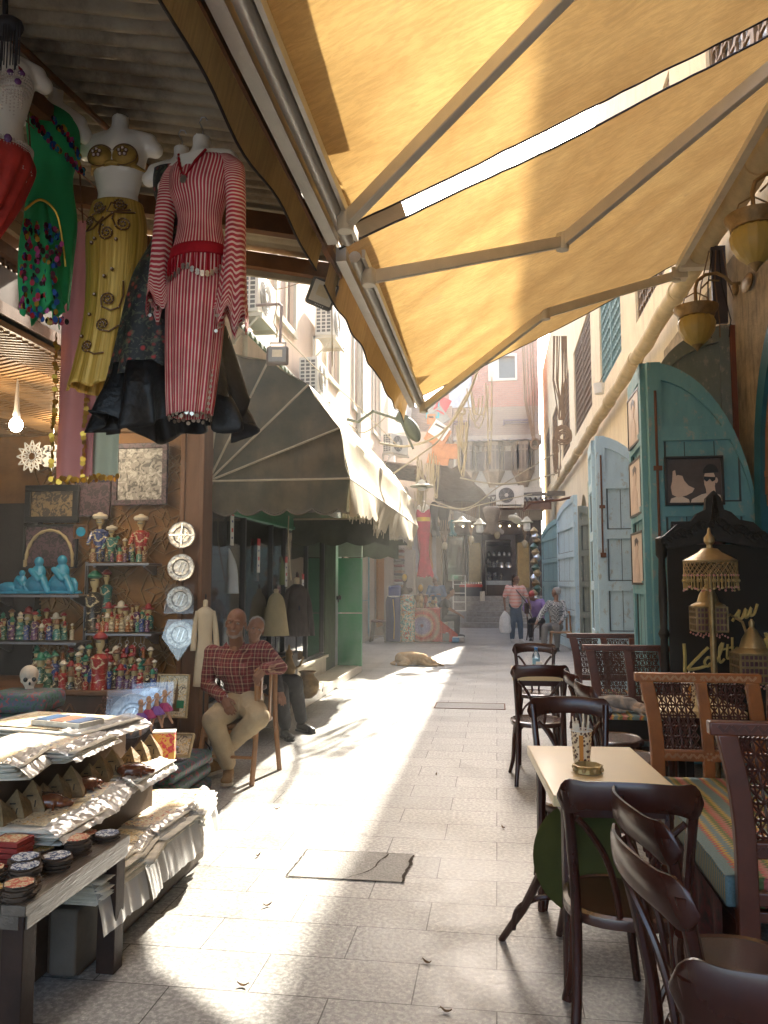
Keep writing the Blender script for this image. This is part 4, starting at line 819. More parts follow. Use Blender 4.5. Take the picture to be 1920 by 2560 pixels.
def leaf(name, lab, hinge, free, h=3.46, hl=1.92, mat=None, z0=0., th=.05, rails=None, pics=0, rect=False, knobs=True, flip=False):
	hx = V(hinge); fx = V(free); d = fx-hx; w = d.length; rz = math.atan2(d.y, d.x)
	o = thing(name, lab, 'door', (hx.x, hx.y, z0), rz=rz)
	def top(x): return h if rect else hl+(h-hl)*math.sqrt(max(0, 1-(1-min(1, max(0, x)/w))**2))
	n = 14; xs = [w*(i/n)**1.6 for i in range(n+1)]
	out = [(0, .03), (w, .03)]+[(x, top(x)) for x in xs[::-1]]
	sd = 1 if flip else -1
	ob('board', MB().py(out, -th*.3, th*.3), mat, o, sm=0)
	def frame(y0, y1, name='rails'):
		b = MB(); s = .115
		if hl > .2 or rect: b.bb(0, s, y0, y1, .03, top(0))
		b.bb(w-s, w, y0, y1, .03, top(w)-.002)
		for i in range(n):
			xa, xb = xs[i], xs[i+1]
			if xb > w-s: xb = w-s
			if xa >= xb: continue
			za, zb = top(xa), top(xb); dd = .12 if not rect else s
			na = V((-(top(xb)-top(xa)), 0, xb-xa)).normalized()
			b.py([(xa, za), (xb, zb), (xb+(-na.x)*dd*.0, zb-dd*1.25), (xa, max(.05, za-dd*1.25))], y0, y1)
		for z, hh in rails or ((0.03, .2), (.78, .12), (1.43, .12), (2.10, .12), (2.76, .12)):
			x0 = s;
			while top(x0) < z+hh and x0 < w: x0 += .01
			b.bb(x0, w-s, y0+.0005, y1-.0005, z, z+hh)
		ob(name, b, mat, o, sm=0)
	frame(-th*.5-.02, -th*.3); frame(th*.3, th*.5+.02)
	b = MB()
	for z in ((.235, .775), (.905, 1.425), (1.555, 2.095), (2.225, 2.755)):
		for s_ in (-1, 1):
			y = s_*(th*.3+.006)
			b.bb(.13, w-.13, y-.006, y+.006, z[0], z[0]+.012); b.bb(.128, .142, y-.006, y+.006, z[0], min(z[1], top(.14)-.15)); b.bb(w-.142, w-.128, y-.006, y+.006, z[0], z[1])
	ob('moulding', b, mt(mat.name+'_recess_shade', (.07, .085, .085) if mat is not LBLU else (.13, .17, .19), .6), o, sm=0)  # dark moulding colour paints recess shade around the door panels
	b = MB()
	for x in (w*.38, w*.66): b.bb(x-.003, x+.003, -th*.3-.002, th*.3+.002, .24, min(2.75, top(x)-.2))
	ob('plank_joint', b, DARK, o, sm=0)
	if knobs:
		b = MB(); s_ = sd; y = s_*(th*.5+.03)
		b.tube([(w-.06, y, 1.9), (w-.06, y, 3.2 if h < 3.6 else 3.3)], .012, 6); b.bb(w-.1, w-.03, y-.01, y+.01, 1.86, 1.92); b.bb(w-.1, w-.03, y-.01, y+.01, 2.5, 2.54)
		ob('bolt', b, RUST, o, sm=0)
		for z in (.4, 1.7): ob('hinge', MB().bb(-.02, .07, y-.02, y, z, z+.05), RUST, o, sm=0)
	return o, w
def vv(p): return (p[0], p[1], 0)
tl, tw = leaf('arched_door', 'teal quarter arched door leaf hung with portraits behind the carved black board', (2.2, 7.0, 0), (1.325, 7.0, 0), mat=TEAL, flip=True)
leaf('door_leaf', 'narrow teal folding leaf with small framed pictures, standing edge on beside the arched teal leaf', (1.325, 7.06, 0), (1.365, 7.95, 0), rect=True, h=3.48, mat=TEAL, knobs=False)
leaf('arched_door', 'weathered grey quarter arched leaf rising behind the teal one against the wall', (1.5, 7.6, 0), (2.2, 7.5, 0), h=3.93, hl=3.35, mat=GREYT, knobs=False)
ob2 = thing('timber_jamb', 'red brown timber jamb at the edge of the grey arched leaf', 'timber', (2.19, 7.42, 0)); ob('post', MB().bb(-.025, .025, -.03, .03, 0, 3.9), mt('red_brown', (.20, .06, .03), .6), ob2, sm=0); ob('worn_strip', MB().bb(-.03, .03, -.032, .032, 2.4, 2.5), RUST, ob2, sm=0)
leaf('arched_door', 'light blue quarter arched door leaf, second from the camera', (2.2, 10.5, 0), (1.31, 10.5, 0), mat=LBLU, flip=True)
leaf('door_leaf', 'thin light blue folding leaf standing edge on beside the second arched leaf', (1.31, 10.56, 0), (1.36, 11.4, 0), rect=True, h=3.42, mat=LBLU, knobs=False)
leaf('door_leaf', 'pale green rounded top leaf between the light blue doors', (2.05, 13.6, 0), (1.63, 14.0, 0), h=3.3, hl=3.0, mat=LGRN)
leaf('arched_door', 'slim light blue arched leaf standing out farthest into the alley', (1.55, 20.0, 0), (1.74, 17.6, 0), h=3.46, hl=3.1, mat=LBLU, knobs=False)
leaf('arched_door', 'dark backed blue leaf behind the slim one that stands out farthest', (2.2, 16.6, 0), (1.82, 17.5, 0), h=3.2, hl=2.3, mat=GREYT)
leaf('arched_door', 'small pale teal arched leaf, last of the doors before the steps', (1.42, 24.5, 0), (1.72, 22.0, 0), h=3.3, hl=2.9, mat=paint('pale_teal_paint', (.2, .36, .36), (.15, .3, .31)), knobs=False)
PH = mt('photo_dark', (.085, .06, .05), .35, var=.5); PL = mt('photo_skin', (.62, .46, .36), .4, var=.2, bump=0); PW = mt('photo_white', (.68, .56, .46), .4, var=.15, bump=0); PP = mt('photo_plum', (.10, .05, .06), .35)
def portrait(lab, px0, px1, Y, draw, bgm):
	q, w, h = frame('framed_portrait', lab, px0, px1, Y, mt('frame_black', (.02, .014, .01), .35), bgm, .022, 'portrait')
	for nm, pts, m, dy in draw: ob(nm, MB().py([(-w+2*w*x, h-2*h*z) for x, z in pts], -.002-dy, .0), m, q, sm=0)
	return q
def circ(cx, cz, rx, rz, n=16, a0=0, a1=360): return [(cx+rx*cos(R(a0+(a1-a0)*i/n)), cz+rz*sin(R(a0+(a1-a0)*i/n))) for i in range(n)]
portrait('framed sepia photograph of a man in sunglasses and a bald man on the teal door', (1660, 1142), (1812, 1262), 6.93,
  [('shirt', [(.42, .99), (.45, .88), (.62, .78), (.8, .74), (.93, .8), (.97, .99)], PW, .001), ('shirt', [(.06, .99), (.1, .86), (.25, .8), (.4, .88), (.42, .99)], PW, .001),
   ('head', circ(.76, .5, .095, .24), PL, .003), ('neck', [(.69, .6), (.84, .6), (.86, .8), (.70, .8)], PL, .002), ('hair', circ(.78, .33, .13, .16, 14, 170, 380), INK, .005), ('ear', circ(.87, .5, .03, .06, 8), PL, .004), ('sunglasses', [(.66, .42), (.86, .44), (.85, .5), (.8, .53), (.76, .47), (.71, .53), (.66, .48)], INK, .007),
   ('head', [(.1, .62), (.14, .45), (.22, .38), (.3, .4), (.33, .5), (.4, .6), (.5, .66), (.46, .74), (.36, .8), (.22, .84), (.12, .78)], PL, .003), ('hand', [(.12, .6), (.14, .3), (.18, .28), (.2, .45), (.18, .62)], PL, .004)], PH)
portrait('framed photograph of a dark haired man, behind the crest of the carved board', (1677, 1304), (1813, 1370), 6.93,
  [('head', circ(.2, .5, .08, .25), PL, .003), ('hair', circ(.17, .35, .09, .17, 14, 150, 370), INK, .004), ('shirt', [(.02, .99), (.08, .75), (.22, .75), (.26, .99)], PH, .002)], PP)
for i, (y0, y1) in enumerate(((985, 1115), (1150, 1290), (1330, 1462))):
	p0 = at(1590, y0, 7.5); p1 = at(1590, y1, 7.5)
	q = thing('framed_portrait', f'{["upper", "middle", "lower"][i]} slim framed sepia portrait on the narrow teal folding leaf', 'portrait', (1.30, 7.5, (p0.z+p1.z)/2)); h = (p0.z-p1.z)/2
	b = MB(); b.bb(-.015, .01, -.3, .3, h-.02, h); b.bb(-.015, .01, -.3, .3, -h, -h+.02); b.bb(-.0149, .0099, -.3, -.28, -h, h); b.bb(-.0149, .0099, .28, .3, -h, h); ob('frame', b, MATS['frame_black'], q, sm=0)
	ob('picture', MB().bb(-.008, .0, -.28, .28, -h+.02, h-.02), PW, q, sm=0); ob('figure', MB().px([(-.12, -h+.02), (.18, -h+.02), (.15, -h*.1), (.08, h*.1), (.09, h*.5), (.0, h*.62), (-.07, h*.45), (-.03, h*.05), (-.1, -h*.2)], -.011, -.008), PL, q, sm=0); ob('hair', MB().px([(.09, h*.45), (.1, h*.7), (0, h*.8), (-.09, h*.65), (-.06, h*.45), (.0, h*.6)], -.0125, -.011), PH, q, sm=0)
# ================= WALL LANTERNS
AMB = mt('amber_shade', (.40, .28, .06), .35, var=.35, scale=5, bump=.1, stretch=(1, 1, .3)); BRS = mt('old_brass', (.30, .20, .09), .45, .6, var=.45, scale=14, bump=.3)
def wlant(lab, p):
	o = thing('wall_lantern', lab, 'lantern', p, group='amber bowl lanterns on the cafe wall')
	ob('bowl', MB().lathe([(.01, -.215), (.05, -.2), (.1, -.15), (.14, -.08), (.15, -.01), (.13, .04)], n=48, flute=16, fl=.06), AMB, o)
	ob('rim', MB().lathe([(.13, .03), (.15, .04), (.155, .07), (.18, .1), (.185, .13), (.17, .135), (.01, .14)], n=32, flute=32, fl=.03), BRS, o)
	ob('finial', MB().lathe([(.001, -.26), (.012, -.245), (.03, -.22), (.05, -.2), (.02, -.19)], n=12), BRS, o)
	b = MB();
	for s_ in (-1, 1): b.tube([(.12*s_, 0, .13), (.09*s_, 0, .22), (0, 0, .27)], .006, 6)
	b.tube([(0, 0, .14), (0, 0, .3), (.02, 0, .37), (.09, 0, .42), (.18, 0, .43), (.25, 0, .39), (.3, 0, .33), (.37, 0, .33)], .015, 8); b.tube([(.05, 0, .3), (.12, 0, .37), (.2, 0, .36)], .008, 6); b.ell((.33, 0, .28), (.03, .03, .06)); ob('bracket', b, BRS, o)
	ob('wall_plate', MB().lathe([(.07, 0), (.075, .015), (.05, .03)], n=16, sy=1.9).add([], []), BRS, o, loc=(.44, 0, .33)).rotation_euler = (0, R(-90), 0)
	return o
wlant('nearest amber bowl lantern on the stone wall, cut by the right picture edge', (1.74, 5.35, 3.86))
wlant('smaller looking amber bowl lantern above the grey arched leaf', (1.74, 6.9, 3.78))
q = thing('wall_plate', 'dark steel plate with hanging wires behind the farther amber lantern', 'bracket', (2.12, 7.5, 4.4)); ob('plate', MB().bb(-.08, .05, -.02, .02, -.45, .3), mt('dark_steel', (.08, .07, .08), .5), q, sm=0)
for k in range(5): ob('wire', MB().tube([(-.1+.03*k, -.03, .25), (-.2+.06*k, -.1, -.1), (-.25+.1*k, -.1, -.45), (-.2+.08*k, -.06, -.6)], .006, 5), BLK if k % 2 else mt('wire_brown', (.2, .12, .07), .6), q)
# ================= CARVED BLACK BOARD with gold writing
bd = thing('carved_board', 'carved black board with gold cafe lettering standing in front of the teal door', 'board', (1.68, 6.35, 0))
BW = mt('black_wood', (.028, .022, .016), .5, var=.4, scale=8, bump=.3)
ob('panel', MB().bb(-.36, .38, .0, .03, .25, 1.83), mt('board_black', (.022, .018, .013), .7, bump=.05), bd, sm=0)
for s_, x in ((-1, -.4), (1, .42)):
	ob('side_post', MB().lathe([(.03, 0), (.03, .5), (.045, .52), (.03, .55), (.045, .58), (.03, .62), (.035, .8), (.028, 1.1), (.045, 1.14), (.028, 1.18), (.034, 1.4), (.026, 1.72), (.045, 1.75), (.045, 1.88), (.01, 1.9)], (x, .015, 0), 12), BW, bd)
cr = [(-.43, 1.86), (-.42, 1.80), (-.3, 1.80), (0, 1.86), (.3, 1.80), (.44, 1.80), (.45, 1.88), (.36, 1.92), (.28, 2.0), (.18, 2.02), (.12, 2.08), (.07, 2.1), (.05, 2.19), (0, 2.25), (-.06, 2.19), (-.07, 2.1), (-.13, 2.07), (-.18, 2.01), (-.28, 1.99), (-.36, 1.92)]
b = MB(); b.py(cr, -.02, .04)
for k in range(26):
	x = -.38+.78*k/25; z = 1.84+.16*(1-abs(x)/.45)+.02*sin(k*5); b.tube([(x+.03*cos(a), -.03, z+.03*sin(a)) for a in [i*.9 for i in range(6)]], .008, 5)
for k in range(12): b.tube([(.03*cos(a*1.)*(1-k*.05), -.03, 2.02+k*.016+.015*sin(a)) for a in (0, 1, 2, 3)], .006, 4)
ob('crest', b, BW, bd)
GP = mt('gold_lettering', (.50, .38, .13), .5, var=.3, scale=30, bump=.1)
def stroke(pts, w=.012, n=5):
	out = []
	for i in range(len(pts)-1):
		p0 = pts[max(i-1, 0)]; p1 = pts[i]; p2 = pts[i+1]; p3 = pts[min(i+2, len(pts)-1)]
		for k in range(n):
			t = k/n; out.append(tuple(.5*((2*p1[j])+(-p0[j]+p2[j])*t+(2*p0[j]-5*p1[j]+4*p2[j]-p3[j])*t*t+(-p0[j]+3*p1[j]-3*p2[j]+p3[j])*t**3) for j in (0, 1)))
	out.append(pts[-1])
	return [(x, -.004, z) for x, z in out], w
def write(name, strokes, dx=0, dz=0, sc=1, shear=.0):
	b = MB()
	for pts in strokes:
		w = .011
		if isinstance(pts[0], (int, float)): w = pts[0]; pts = pts[1:]
		P, _ = stroke([((x+shear*z)*sc+dx, z*sc+dz) for x, z in pts]); b.tube(P, w, 5, sx=1.)
	ob(name, b, GP, bd)
write('lettering', [(.012, (0, 0), (.04, .06), (.06, .09), (.05, .03), (.08, .03), (.11, .1), (.1, .04), (.12, .04), (.15, .11), (.14, .05), (.17, .06), (.2, .14))], .10, 1.24, .95)
K = [(.014, (0, .23), (.005, .12), (.0, .0), (.01, -.03)), (.013, (.2, .2), (.12, .12), (.03, .02), (.1, .02), (.17, .04))]
write('lettering', K, -.26, .86, .9)
rest = [(.011, (.27, .07), (.24, .04), (.22, .08), (.25, .12), (.29, .1), (.27, .05), (.31, .07)), (.01, (.31, .07), (.36, .17), (.38, .25), (.35, .2), (.35, .08), (.39, .11)), (.01, (.42, .24), (.41, .12), (.44, .13)), (.008, (.37, .19), (.47, .22)), (.01, (.46, .3), (.46, .14), (.49, .2), (.51, .2), (.51, .15), (.54, .18)), (.01, (.57, .22), (.55, .18), (.58, .17), (.6, .22), (.57, .23)), (.01, (.62, .24), (.61, .19), (.64, .19), (.66, .26), (.66, .21), (.68, .22)), (.01, (.69, .27), (.69, .22), (.71, .28), (.72, .23), (.74, .29), (.75, .24), (.79, .3))]
write('lettering', rest, -.30, .86, .86)
write('lettering', [(.016, (0, .14), (.02, .13), (.03, .0), (.02, .1), (.05, .12))], .33, 1.0, 1.0)
# ================= BRASS FLOOR LAMP
fl = thing('floor_lamp', 'tall brass floor lamp with a beaded hanging shade in front of the black board', 'lamp', (1.43, 5.55, 0))
ob('pole', MB().lathe([(.15, 0), (.15, .02), (.04, .05), (.022, .1), (.02, .6), (.028, .62), (.02, .64), (.02, 1.62)], n=12), BRS, fl)
BRL = mt('lamp_brass', (.42, .29, .13), .4, .5, var=.35, scale=10, bump=.1)
ob('shade_cap', MB().lathe([(.17, 1.67), (.175, 1.685), (.13, 1.71), (.075, 1.74), (.05, 1.765), (.02, 1.77), (.018, 1.79), (.035, 1.81), (.035, 1.84), (.012, 1.87), (.01, 1.9), (.001, 1.91)], n=28), BRL, fl)
b = MB()
for k in range(30):
	a = 2*pi*k/30
	for s_ in (-1, 1): b.tube([(.17*cos(a+s_*j*.1), .17*sin(a+s_*j*.1), 1.68-j*.022) for j in range(5)], .0028, 4)
ob('filigree', b, BRL, fl)
PKB = mt('pink_bead', (.55, .2, .16), .3, bump=0); GLB = mt('gold_bead', (.4, .28, .1), .3, .4, bump=0)
b1 = MB(); b2 = MB(); b3 = MB()
random.seed(2)
for k in range(44):
	a = 2*pi*k/44; x, y = .172*cos(a), .172*sin(a); (b1 if k % 3 else b2).ell((x, y, 1.585), .0075, 5, 4); b3.tube([(x, y, 1.58), (x, y, 1.5)], .0035, 4); (b1 if k % 2 else b2).ell((x, y, 1.49+random.uniform(-.01, .02)), .008, 5, 4)
for k in range(22): a = 2*pi*k/22; b2.ell((.172*cos(a), .172*sin(a), 1.55), (.012, .012, .014), 6, 4)
tag(ob('bead_fringe', b1, PKB, fl), None, kind='stuff'); tag(ob('bead_fringe', b2, GLB, fl), None, kind='stuff'); tag(ob('tube_fringe', b3, GLB, fl), None, kind='stuff')
tb = thing('side_console', 'low dark console under the brass table lanterns', 'table', (1.62, 5.95, 0)); ob('top', MB().bb(-.35, .4, -.15, .2, .62, .66), BW, tb, bev=.005)
for x in (-.3, .35):
	for y in (-.1, .15): ob('leg', MB().bb(x-.025, x+.025, y-.025, y+.025, 0, .62), BW, tb)
def tlant(lab, p, s):
	o = thing('table_lantern', lab, 'lantern', p, sc=s, group='brass table lanterns')
	ob('dome', MB().lathe([(.12, .17), (.115, .18), (.075, .2), (.06, .25), (.03, .3), (.015, .32), (.018, .35), (.005, .37)], n=14), BRL, o)
	b = MB();
	for x in (-.1, .1):
		for y in (-.1, .1): b.bar((x, y, 0), (x, y, .17), .012, .012)
	for z in (0, .045, .09, .13, .165):
		for s_ in (-.1, .1): b.bar((-.1, s_, z), (.1, s_, z), .01, .012); b.bar((s_, -.1, z), (s_, .1, z), .01, .012)
	for k in range(9):
		x = -.1+k*.025
		for s_ in (-.1, .1): b.bar((x, s_, 0), (x, s_, .165), .004, .006); b.bar((s_, x, 0), (s_, x, .165), .006, .004)
	ob('cage', b, BRS, o, sm=0); b = MB()
	for k in range(12):
		x = -.1+k*.018
		for s_ in (-.1, .1): b.ell((x, s_, -.02-(k % 3)*.01), .007, 5, 4)
	tag(ob('bead_fringe', b, PKB, o), None, kind='stuff')
	ob('glow_glass', MB().bb(-.09, .09, -.09, .09, .005, .16), mt('dark_pink_glass', (.12, .04, .04), .3), o, sm=0)
	return o
tlant('square domed brass lantern hanging from a curved arm right of the lamp pole', (1.74, 5.75, .86), 1.15)
tlant('brass square lantern behind the lamp pole, above the curved arms', (1.47, 5.8, 1.20), 1.0)
q = thing('lantern_stand', 'curved brass arms carrying the square lanterns behind the lamp pole', 'stand', (1.6, 5.85, .66)); ob('arm', MB().tube([(-.08, 0, 0), (-.08, 0, .5), (-.05, 0, .6), (.03, 0, .65), (.11, 0, .6), (.14, 0, .5), (.14, -.02, .45)], .01, 6), BRL, q); ob('arm', MB().tube([(-.3, 0, 0), (-.28, 0, .1), (-.2, 0, .17), (-.1, 0, .14), (-.05, 0, .05)], .01, 6), BRL, q)
# ================= BENTWOOD CHAIRS
CW = mt('chair_walnut', (.052, .0125, .007), .27, var=.5, scale=7, stretch=(1, 1, .3), bump=.04, coat=.2, spec=.4); SEATM = mt('seat_polish', (.075, .032, .022), .22, var=.4, scale=9, bump=.08, bs=120, coat=.6)
def cat(pts, n=6):
	pts = [V(p) for p in pts]; out = []
	for i in range(len(pts)-1):
		p0 = pts[max(i-1, 0)]; p1 = pts[i]; p2 = pts[i+1]; p3 = pts[min(i+2, len(pts)-1)]
		for k in range(n): t = k/n; out.append(.5*((2*p1)+(p2-p0)*t+(2*p0-5*p1+4*p2-p3)*t*t+(3*p1-p0-3*p2+p3)*t**3))
	return out+[pts[-1]]
def sq(a, rx, ry, e=.8): c, s = cos(a), sin(a); return (rx*abs(c)**e*(1 if c > 0 else -1), ry*abs(s)**e*(1 if s > 0 else -1))
def make_chair(lab, p, rz):
	o = thing('bentwood_chair', lab, 'chair', p, rz=rz, group='dark bentwood chairs at the cafe')
	N = 36; b = MB(); prof = [(.93, .425), (1., .43), (1.02, .445), (1., .462), (.93, .468), (.90, .462), (.0001, .458)]
	b.add([(*[q*r for q in sq(2*pi*k/N, .205, .205)], z) for r, z in prof for k in range(N)], [(i*N+k, i*N+(k+1) % N, (i+1)*N+(k+1) % N, (i+1)*N+k) for i in range(len(prof)-1) for k in range(N)]+[tuple(range(N-1, -1, -1))])
	ob('seat', b, SEATM, o)
	for s_ in (-1, 1):
		ob('leg', MB().tube(cat([(s_*.15, -.14, .43), (s_*.165, -.165, .28), (s_*.175, -.18, .12), (s_*.2, -.215, 0)]), [lerp(.02, .0145, i/18) for i in range(19)], 9), CW, o)
		ob('back_post', MB().tube(cat([(s_*.19, .235, 0), (s_*.172, .195, .22), (s_*.168, .185, .45), (s_*.178, .215, .66), (s_*.195, .262, .88)]), [lerp(.0165, .018, i/24) for i in range(25)], 9), CW, o)
		ob('back_brace', MB().tube(cat([(s_*.03, .187, .45), (s_*.045, .197, .56), (s_*.075, .218, .66), (s_*.125, .245, .745), (s_*.165, .258, .79)]), .011, 8), CW, o)
		ob('leg_brace', MB().tube(cat([(s_*.168, -.17, .2), (s_*.165, -.13, .33), (s_*.163, -.04, .41), (s_*.163, .06, .405), (s_*.165, .14, .33), (s_*.17, .185, .2)]), .0095, 7), CW, o)
	ob('leg_brace', MB().tube(cat([(-.168, -.17, .2), (-.13, -.17, .33), (-.04, -.165, .41), (.04, -.165, .41), (.13, -.17, .33), (.168, -.17, .2)]), .0095, 7), CW, o)
	b = MB(); NU = 34; ring = []
	for i in range(NU+1):
		u = -1+2*i/NU; x = u*.225; y = .262+.045*(1-u*u)-.02*abs(u)**6; e = math.sqrt(max(0, 1-max(0, (abs(u)-.80)/.2)**2))
		hh = (.046+.012*math.exp(-((abs(u)-.86)/.16)**2))*max(e, .12); zc = .862+.012*(1-u*u)*1.1-.012*abs(u)**3; t = .012*max(e, .3)
		for a in range(10): aa = 2*pi*a/10; ring.append((x, y+t*cos(aa)+.10*(zc+hh*sin(aa)-.862), zc+hh*(abs(sin(aa))**.7)*(1 if sin(aa) > 0 else -1)))
	b.add(ring, [(i*10+k, i*10+(k+1) % 10, (i+1)*10+(k+1) % 10, (i+1)*10+k) for i in range(NU) for k in range(10)]+[tuple(range(9, -1, -1)), tuple(NU*10+k for k in range(10))])
	ob('top_rail', b, CW, o)
	return o
C0 = make_chair('dark chair in the lower right corner, closest of all, its top rail filling the corner', (.54, 1.67, 0), R(180-8))
for lab, p, rz in (('dark chair tucked beside the green disc, its back to the camera and round seat showing', (.42, 2.88, 0), 180-3),
   ('dark chair seen edge on, facing right, farther of the overlapping pair by the striped cushion', (.655, 2.42, 0), 100), ('dark chair seen edge on, facing right, nearer of the overlapping pair by the striped cushion', (.60, 2.03, 0), 101),
   ('dark chair with its broad rail rising behind the table with the straw cup and ashtray', (.39, 4.12, 0), 3), ('leftmost dark chair, standing out in the alley with its back to the camera', (.30, 6.38, 0), 180+4),
   ('dark chair facing right, nearer of the pair whose pale shining seats face the cat', (.80, 5.12, 0), 97), ('dark chair facing right, farther of the pair whose pale shining seats face the cat', (.78, 5.72, 0), 95),
   ('farthest dark chair, behind the table with the water bottle', (.37, 7.9, 0), 0)): copyt(C0, lab, p, R(rz))
# ================= TABLES
TT = mt('cream_laminate', (.66, .52, .28), .35, var=.2, scale=3, c2=(.58, .47, .28), bump=.03, coat=.3)
def ctable(lab, x0, x1, y0, y1, rz=0, h=.75):
	o = thing('cafe_table', lab, 'table', ((x0+x1)/2, (y0+y1)/2, 0), rz=rz, group='cream topped cafe tables'); w = (x1-x0)/2; d = (y1-y0)/2
	ob('tabletop', MB().bb(-w, w, -d, d, h-.042, h), TT, o, bev=.004); ob('apron', MB().bb(-w+.04, w-.04, -d+.04, d-.04, h-.09, h-.0425), CW, o, sm=0)
	for sx in (-1, 1):
		for sy in (-1, 1): ob('leg', MB().tube([(sx*(w-.06), sy*(d-.06), h-.043), (sx*(w-.05), sy*(d-.05), 0)], [.024, .017], 8), CW, o)
	return o
ctable('cream topped table holding the cup of straws and the ashtray', .165, .655, 3.06, 3.95, R(4))
ctable('small cream topped table farther up with the water bottle on it', .12, .6, 6.8, 7.6)
ctable('cream topped table half hidden between the latticed settees', 1.0, 1.5, 5.1, 5.8)
def cup(lab, p, s=1.):
	o = thing('napkin_cup', lab, 'cup', p, sc=s, group='paper cups of wrapped straws')
	m, t = MATS.get('cup_print') and (MATS['cup_print'], None) or mk('cup_print')
	if t:
		v = t.n('TexVoronoi', i_Vector=t.co(), i_Scale=95.); t.col(t.ramp((v, 'Distance'), [(.42, (.08, .03, .02)), (.5, (.72, .6, .42))])); t.b.inputs['Roughness'].default_value = .45
	ob('cup', MB().lathe([(.027, 0), (.028, .004), (.037, .11), (.039, .112), (.036, .112), (.02, .06)], n=20), m, o)
	ob('rim', MB().tube([(.038*cos(a*pi/12), .038*sin(a*pi/12), .112) for a in range(24)], .002, 5, closed=True), WHITE, o)
	ob('orange_band', MB().add([(.0345*cos(a), .0345*sin(a), z) if z < .05 else (.0385*cos(a), .0385*sin(a), z) for z in (.012, .1) for a in (-1.9, -1.7, -1.5)], [(0, 1, 4, 3), (1, 2, 5, 4)]), mt('orange_print', (.55, .22, .04), .5), o)
	random.seed(8)
	for k in range(11): a = k*.9; r = .018; t1 = V((r*cos(a), r*sin(a), .05)); t2 = V((1.6*r*cos(a+.3), 1.6*r*sin(a+.3), random.uniform(.135, .165))); ob('wrapped_straw', MB().bar(t1, t2, .024, .003), mt('paper_white', (.75, .66, .52), .7), o, sm=0)
	return o
cup('brown dotted paper cup of wrapped straws on the nearest table', (.36, 3.60, .75), 1.25); cup('dotted paper cup of tissues on the table behind the orange wooden settee', (1.23, 5.4, .75), 1.25)
q = thing('ashtray', 'carved brass ashtray beside the straw cup', 'ashtray', (.365, 3.42, .75))
b = MB(); b.lathe([(.05, 0), (.062, .004), (.058, .02), (.064, .032), (.056, .034), (.045, .014), (.001, .012)], n=8); ob('bowl', b, mt('ash_brass', (.42, .3, .12), .4, .5, bump=.5), q, sm=20)
b = MB();
for k in range(8): a = 2*pi*k/8+.4; b.ell((.06*cos(a), .06*sin(a), .017), (.008, .008, .01), 6, 4)
ob('ornament', b, BRL, q); b = MB(); b.lathe([(.012, -.02), (.014, -.004), (.006, 0)], (0, 0, .02), 8)
q = thing('water_bottle', 'clear plastic water bottle with blue cap on the farther table', 'bottle', (.335, 7.1, .75)); PB = glassy('bottle_plastic', (.85, .92, .97), .12, .08)
ob('body', MB().lathe([(.03, 0), (.033, .01), (.031, .05), (.033, .06), (.033, .13), (.03, .15), (.014, .185), (.013, .2)], n=16), PB, q); ob('label_band', MB().lathe([(.0336, .07), (.0336, .12)], n=16), mt('bottle_label', (.2, .42, .6), .4), q); ob('cap', MB().lathe([(.015, .195), (.015, .215), (.001, .216)], n=14), mt('cap_blue', (.03, .18, .5), .4), q)
q = thing('napkin_box', 'small clear box of napkins in front of the water bottle', 'napkins', (.355, 6.98, .75)); ob('box', MB().bb(-.035, .035, -.025, .025, 0, .07), MATS['bottle_plastic'], q); ob('napkins', MB().bb(-.028, .028, -.018, .018, .004, .1), mt('napkin', (.75, .72, .66), .8), q, bev=.004)
q = thing('green_stool', 'round green topped stool tipped over against the nearest table', 'stool', (.31, 3.14, .5))
nrm = V((-.42, -.84, .34)).normalized(); Q = nrm.to_track_quat('Z', 'Y');
d = ob('round_top', MB().lathe([(.19, -.012), (.2, -.004), (.2, .006), (.19, .012), (.001, .013)], n=44), mt('green_felt', (.042, .046, .007), .75, var=.3, scale=4, bump=.1), q); d.rotation_mode = 'QUATERNION'; d.rotation_quaternion = Q
d = ob('wooden_ring', MB().lathe([(.13, -.04), (.15, -.045), (.15, -.0125), (.13, -.0125)], n=30), CW, q); d.rotation_mode = 'QUATERNION'; d.rotation_quaternion = Q
def wl(p): return V(p)-V((.34, 3.2, .5))
ob('leg', MB().tube([wl((.20, 3.30, .42)), wl((.12, 3.45, .2)), wl((.03, 3.62, 0))], [.02, .018, .015], 9), CW, q); ob('leg', MB().tube([wl((.32, 3.4, .4)), wl((.28, 3.7, .0))], [.02, .015], 9), CW, q); ob('leg', MB().tube([wl((.5, 3.3, .45)), wl((.55, 3.35, 0))], [.02, .015], 9), CW, q)
ob('leg_brace', MB().tube(cat([wl((.08, 3.5, .1)), wl((.1, 3.45, .2)), wl((.2, 3.4, .27)), wl((.33, 3.42, .25))]), .012, 8), CW, q)
